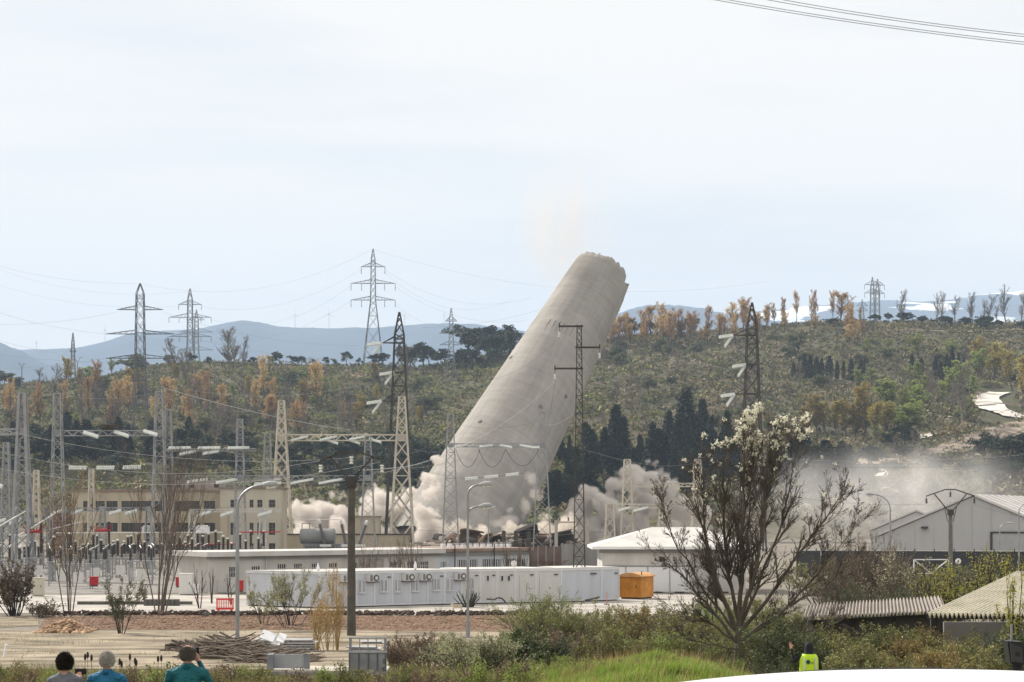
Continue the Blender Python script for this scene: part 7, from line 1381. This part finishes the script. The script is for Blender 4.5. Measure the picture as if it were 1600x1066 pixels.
for i, (px, py, w, tl) in enumerate(((419,994,22,0.35),(432,1001,14,0.15),(440,997,12,0.3))):
    d = 90; o = P(px,py,d); q = MB(); q.box(-w*d/F/2,w*d/F/2,-0.35,0.35,-0.02,0.02, Matrix.Rotation(tl,4,'Y') @ Matrix.Rotation(0.5,4,'X')); tag(q.build('panel_scrap', M_whitemetal, loc=o), 'pale broken panel lying on the brush heap, %s from the left' % ordinal(i), 'panel', 'broken panels on the brush')
# stone heaps: orange stones, loose clods
import bmesh
def stone_mesh(seed):
    bm = bmesh.new(); bmesh.ops.create_icosphere(bm, subdivisions=1, radius=1.0); r = random.Random(seed)
    for v in bm.verts: v.co *= r.uniform(0.65,1.15)
    me = bpy.data.meshes.new('stone'); bm.to_mesh(me); bm.free(); return me
def stones(name, label, n, fx, seed, m, smin, smax):
    base = []
    for k in range(4): me = stone_mesh(seed+k); V = np.empty(len(me.vertices)*3, dtype=np.float32); me.vertices.foreach_get('co', V); base.append((V.reshape(-1,3), np.array([list(p.vertices) for p in me.polygons]))); bpy.data.meshes.remove(me)
    r = np.random.default_rng(seed); Vs = []; Fs = []; off = 0
    for i in range(n):
        p = fx(r); v, f = base[i % 4]; a = r.uniform(0,6.28); R_ = np.array([[math.cos(a),-math.sin(a),0],[math.sin(a),math.cos(a),0],[0,0,1]]); Vs.append((v*np.array([1,0.8,0.6])) @ R_.T*r.uniform(smin,smax)+p); Fs.append(f+off); off += len(v)
    o = link_mesh(name, np_mesh(name, np.concatenate(Vs), np.concatenate(Fs), m)); return tag(o, label, 'stones', kind='stuff')
def heap(cx, d, wpx, h, dep=1.6):
    def f(r):
        u = r.uniform(-1,1); v = r.uniform(-1,1); x = (cx-800)*d/F+u*wpx*d/F/2; y = d+v*dep; z = h*max(0,1-abs(u)**1.4)*max(0,1-abs(v)**1.5)*r.uniform(0.6,1); return np.array([x,y,gz1(x,y)+z])
    return f
stones('stone_heap','heap of orange-brown stones at the left of the dirt yard',520,heap(102,116,84,0.75),11,mat('orange_stone',(0.27,0.165,0.10),0.95,0.35,1.0,col2=(0.40,0.28,0.18)),0.09,0.24)
def strip(r): px = r.uniform(70,840); py = r.uniform(963,984); dd = F*CAMZ/(py-HY); x = (px-800)*dd/F; return np.array([x,dd,gz1(x,dd)+0.03])
stones('gravel','coarse red-brown gravel and clods on the strip before the cabins',4200,strip,21,mat('red_clods',(0.12,0.07,0.047),0.95,0.45,0.8,col2=(0.27,0.18,0.125)),0.04,0.13)
def edge(r): px = r.uniform(60,850); dd = F*CAMZ/(r.normal(961,0.8)-HY); x = (px-800)*dd/F; return np.array([x,dd,gz1(x,dd)+r.uniform(0,0.25)])
stones('soil_ridge','dark soil ridge between gravel strip and paved yard',1800,edge,31,mat('dark_soil',(0.075,0.05,0.038),0.95,0.4,0.8),0.06,0.20)
def yardclod(r): px = r.uniform(-20,780); dd = r.uniform(86,116); x = (px-800)*dd/F; return np.array([x,dd,gz1(x,dd)])
stones('clods','scattered clods and pebbles on the dirt yard',2600,yardclod,41,mat('clod',(0.26,0.21,0.16),0.95,0.4,0.8),0.02,0.08)
for i, (xa, xb, py, d, hh, lab) in enumerate(((120,300,945,150,0.25,'long dark kerb line left of the large leafless tree'),(224,280,942,148,0.5,'dark concrete block row behind the large leafless tree'))):
    a, b = G(xa,d), G(xb,d); t = thing('kerb_row', lab, 'kerb', a); n = 8; L_ = b.x-a.x
    for k in range(n): MB().box(L_*k/n+0.02,L_*(k+1)/n-0.02,0,0.4,0,hh).build('kerb_stone', mat('kerb_dark',(0.12,0.115,0.105),0.9,0.2,1.0), t)
tag(MB().box(-0.2,0.2,-0.15,0.15,0,0.3).add([(-0.12,-0.1,0.3),(0.12,-0.1,0.3),(0.0,0.1,0.42)],[(0,1,2)]).build('marker_block', mat('kerb_dark',(0.12,0.115,0.105)), loc=G(321,132)), 'small dark concrete marker block left of the red barrier', 'block')
tag(MB().tube((0,0,0),(0.1,0,0.55),0.05,n=6).tube((0.1,0,0.55),(0.14,0,0.6),0.07,n=6).build('marker_stake', M_whitemetal, loc=G(6,90)), 'leaning white stake on the dirt at the left edge', 'stake')
# striped tape and pipe by the last cabin
t = thing('tape_post','thin red and white marker post with tape beside the orange hut','marker', G(948,150)); MB().tube((0,0,0),(0,0,0.95),0.03,n=6).build('post', mat('post_red',(0.5,0.15,0.12),0.6), t); MB().tube((0,0,0.55),(1.0,0.2,0.75),0.012,n=4).build('tape', mat('tape_pink',(0.7,0.35,0.35)), t); MB().box(-0.2,0.2,-0.2,0.2,0,0.08).build('base', M_dark, t)
tag(MB().path([P(760,936,147),P(772,937,147),P(778,934,147),P(784,935,147),P(790,941,147)],0.06,7).build('black_hose', M_dark), 'thick black hose lying against the grey-white cabins', 'hose')
tag(MB().path([P(914,938,148),P(925,936,148),P(937,933,148)],0.07,7).build('black_pipe', M_dark), 'black pipe resting in front of the last cabins', 'pipe')

# ------------------------------------------------------------------ sheds with corrugated roofs
def corrugated(root, c00, c10, c01, c11, n, m, name='roof_sheet', amp=0.05, sheets=6):
    c00, c10, c01, c11 = map(Vector, (c00,c10,c01,c11)); nrm = (c10-c00).cross(c01-c00).normalized(); nrm = nrm if nrm.z > 0 else -nrm
    for sidx in range(sheets):
        f0, f1 = sidx/sheets, (sidx+1)/sheets; k = n//sheets*6; V = []; Fc = []; lift = nrm*(0.012*(sidx % 2)+random.uniform(0,0.012)); sl = random.uniform(-0.06,0.06)
        for i in range(k+1):
            u = lerp(f0,f1,i/k); w = nrm*(amp*math.sin(2*math.pi*i/6))+lift; a = c00.lerp(c10,u)+w; b = c01.lerp(c11,u)+w; dd = (a-b).normalized()*sl; V += [a+dd, b, a+dd-nrm*0.01, b-nrm*0.01]
        for i in range(k): j = i*4; Fc += [(j,j+4,j+5,j+1),(j+2,j+3,j+7,j+6),(j,j+2,j+6,j+4),(j+1,j+5,j+7,j+3)]
        MB().add(V, Fc).build(name, m, root)
def sheds():
    d = 72.0; o = G(1455, d); t = thing('open_shed','open shed with a bright striped corrugated roof at the right edge','shed', o); L = lambda px, py, dy: P(px,py,dy)-o; m = mat('corrugated_bright', (0.50,0.47,0.38), 0.75, 0.2, 1.2, stretch=(1,1,0.3))
    corrugated(t, L(1448,962,70), L(1700,964,66), L(1590,895,88), L(1800,895,84), 35, m, 'roof_sheet', 0.10, 7)
    for px in (1458,1590): a = L(px,966,71); MB().box(a.x-0.09,a.x+0.09,a.y-0.09,a.y+0.09,gz1(a.x+o.x,a.y+o.y)-o.z,a.z).build('post', M_dark, t)
    a = L(1450,965,70.3); b = L(1690,966,66.4); MB().bar(a,b,0.10).build('eaves_beam', M_dark, t); a = L(1475,972,86); b = L(1700,972,84); MB().box(a.x,b.x,a.y,a.y+0.2,-1.5,a.z).build('rear_wall', M_conc, t)
    o2 = G(1280, 84); t2 = thing('long_shed','long low shed with a sagging grey corrugated roof','shed', o2); L2 = lambda px, py, dy: P(px,py,dy)-o2; m2 = mat('corrugated_grey', (0.30,0.27,0.24), 0.85, 0.25, 1.0, stretch=(1,1,0.3))
    corrugated(t2, L2(1255,966,80), L2(1480,956,74), L2(1262,946,88), L2(1470,933,84), 40, m2, 'roof_sheet', 0.07, 8)
    a = L2(1262,970,81); b = L2(1470,960,75); MB().prism([a,b,b-Vector((0,0,1.2)),a-Vector((0,0,1.2))],(0,0.2,0)).build('front_wall', mat('shed_dark', (0.07,0.06,0.05), 0.9), t2)
    for f in (0.05,0.35,0.65,0.95): p = a.lerp(b,f); MB().bar(p+Vector((0,-0.1,0)), (p.x,p.y-0.1,-1.0), 0.12).build('post', M_dark, t2)
    for k in range(4): p = L2(1318+k*10,975+4*k,79); q = L2(1345+k*8,990-3*k,78.5); MB().bar(p,q,0.06).build('loose_batten', mat('dead_wood',(0.17,0.14,0.115)), t2)
sheds()
# ------------------------------------------------------------------ haze: one closed box of pale air round everything
hz_box = MB().box(-4800, 4800, -120, 11600, -60, 1250).build('haze', vol_mat('haze_air', (0.60,0.76,0.98), 1.0e-4))
tag(hz_box, 'pale blue haze in the air over the valley', 'haze', kind='stuff')
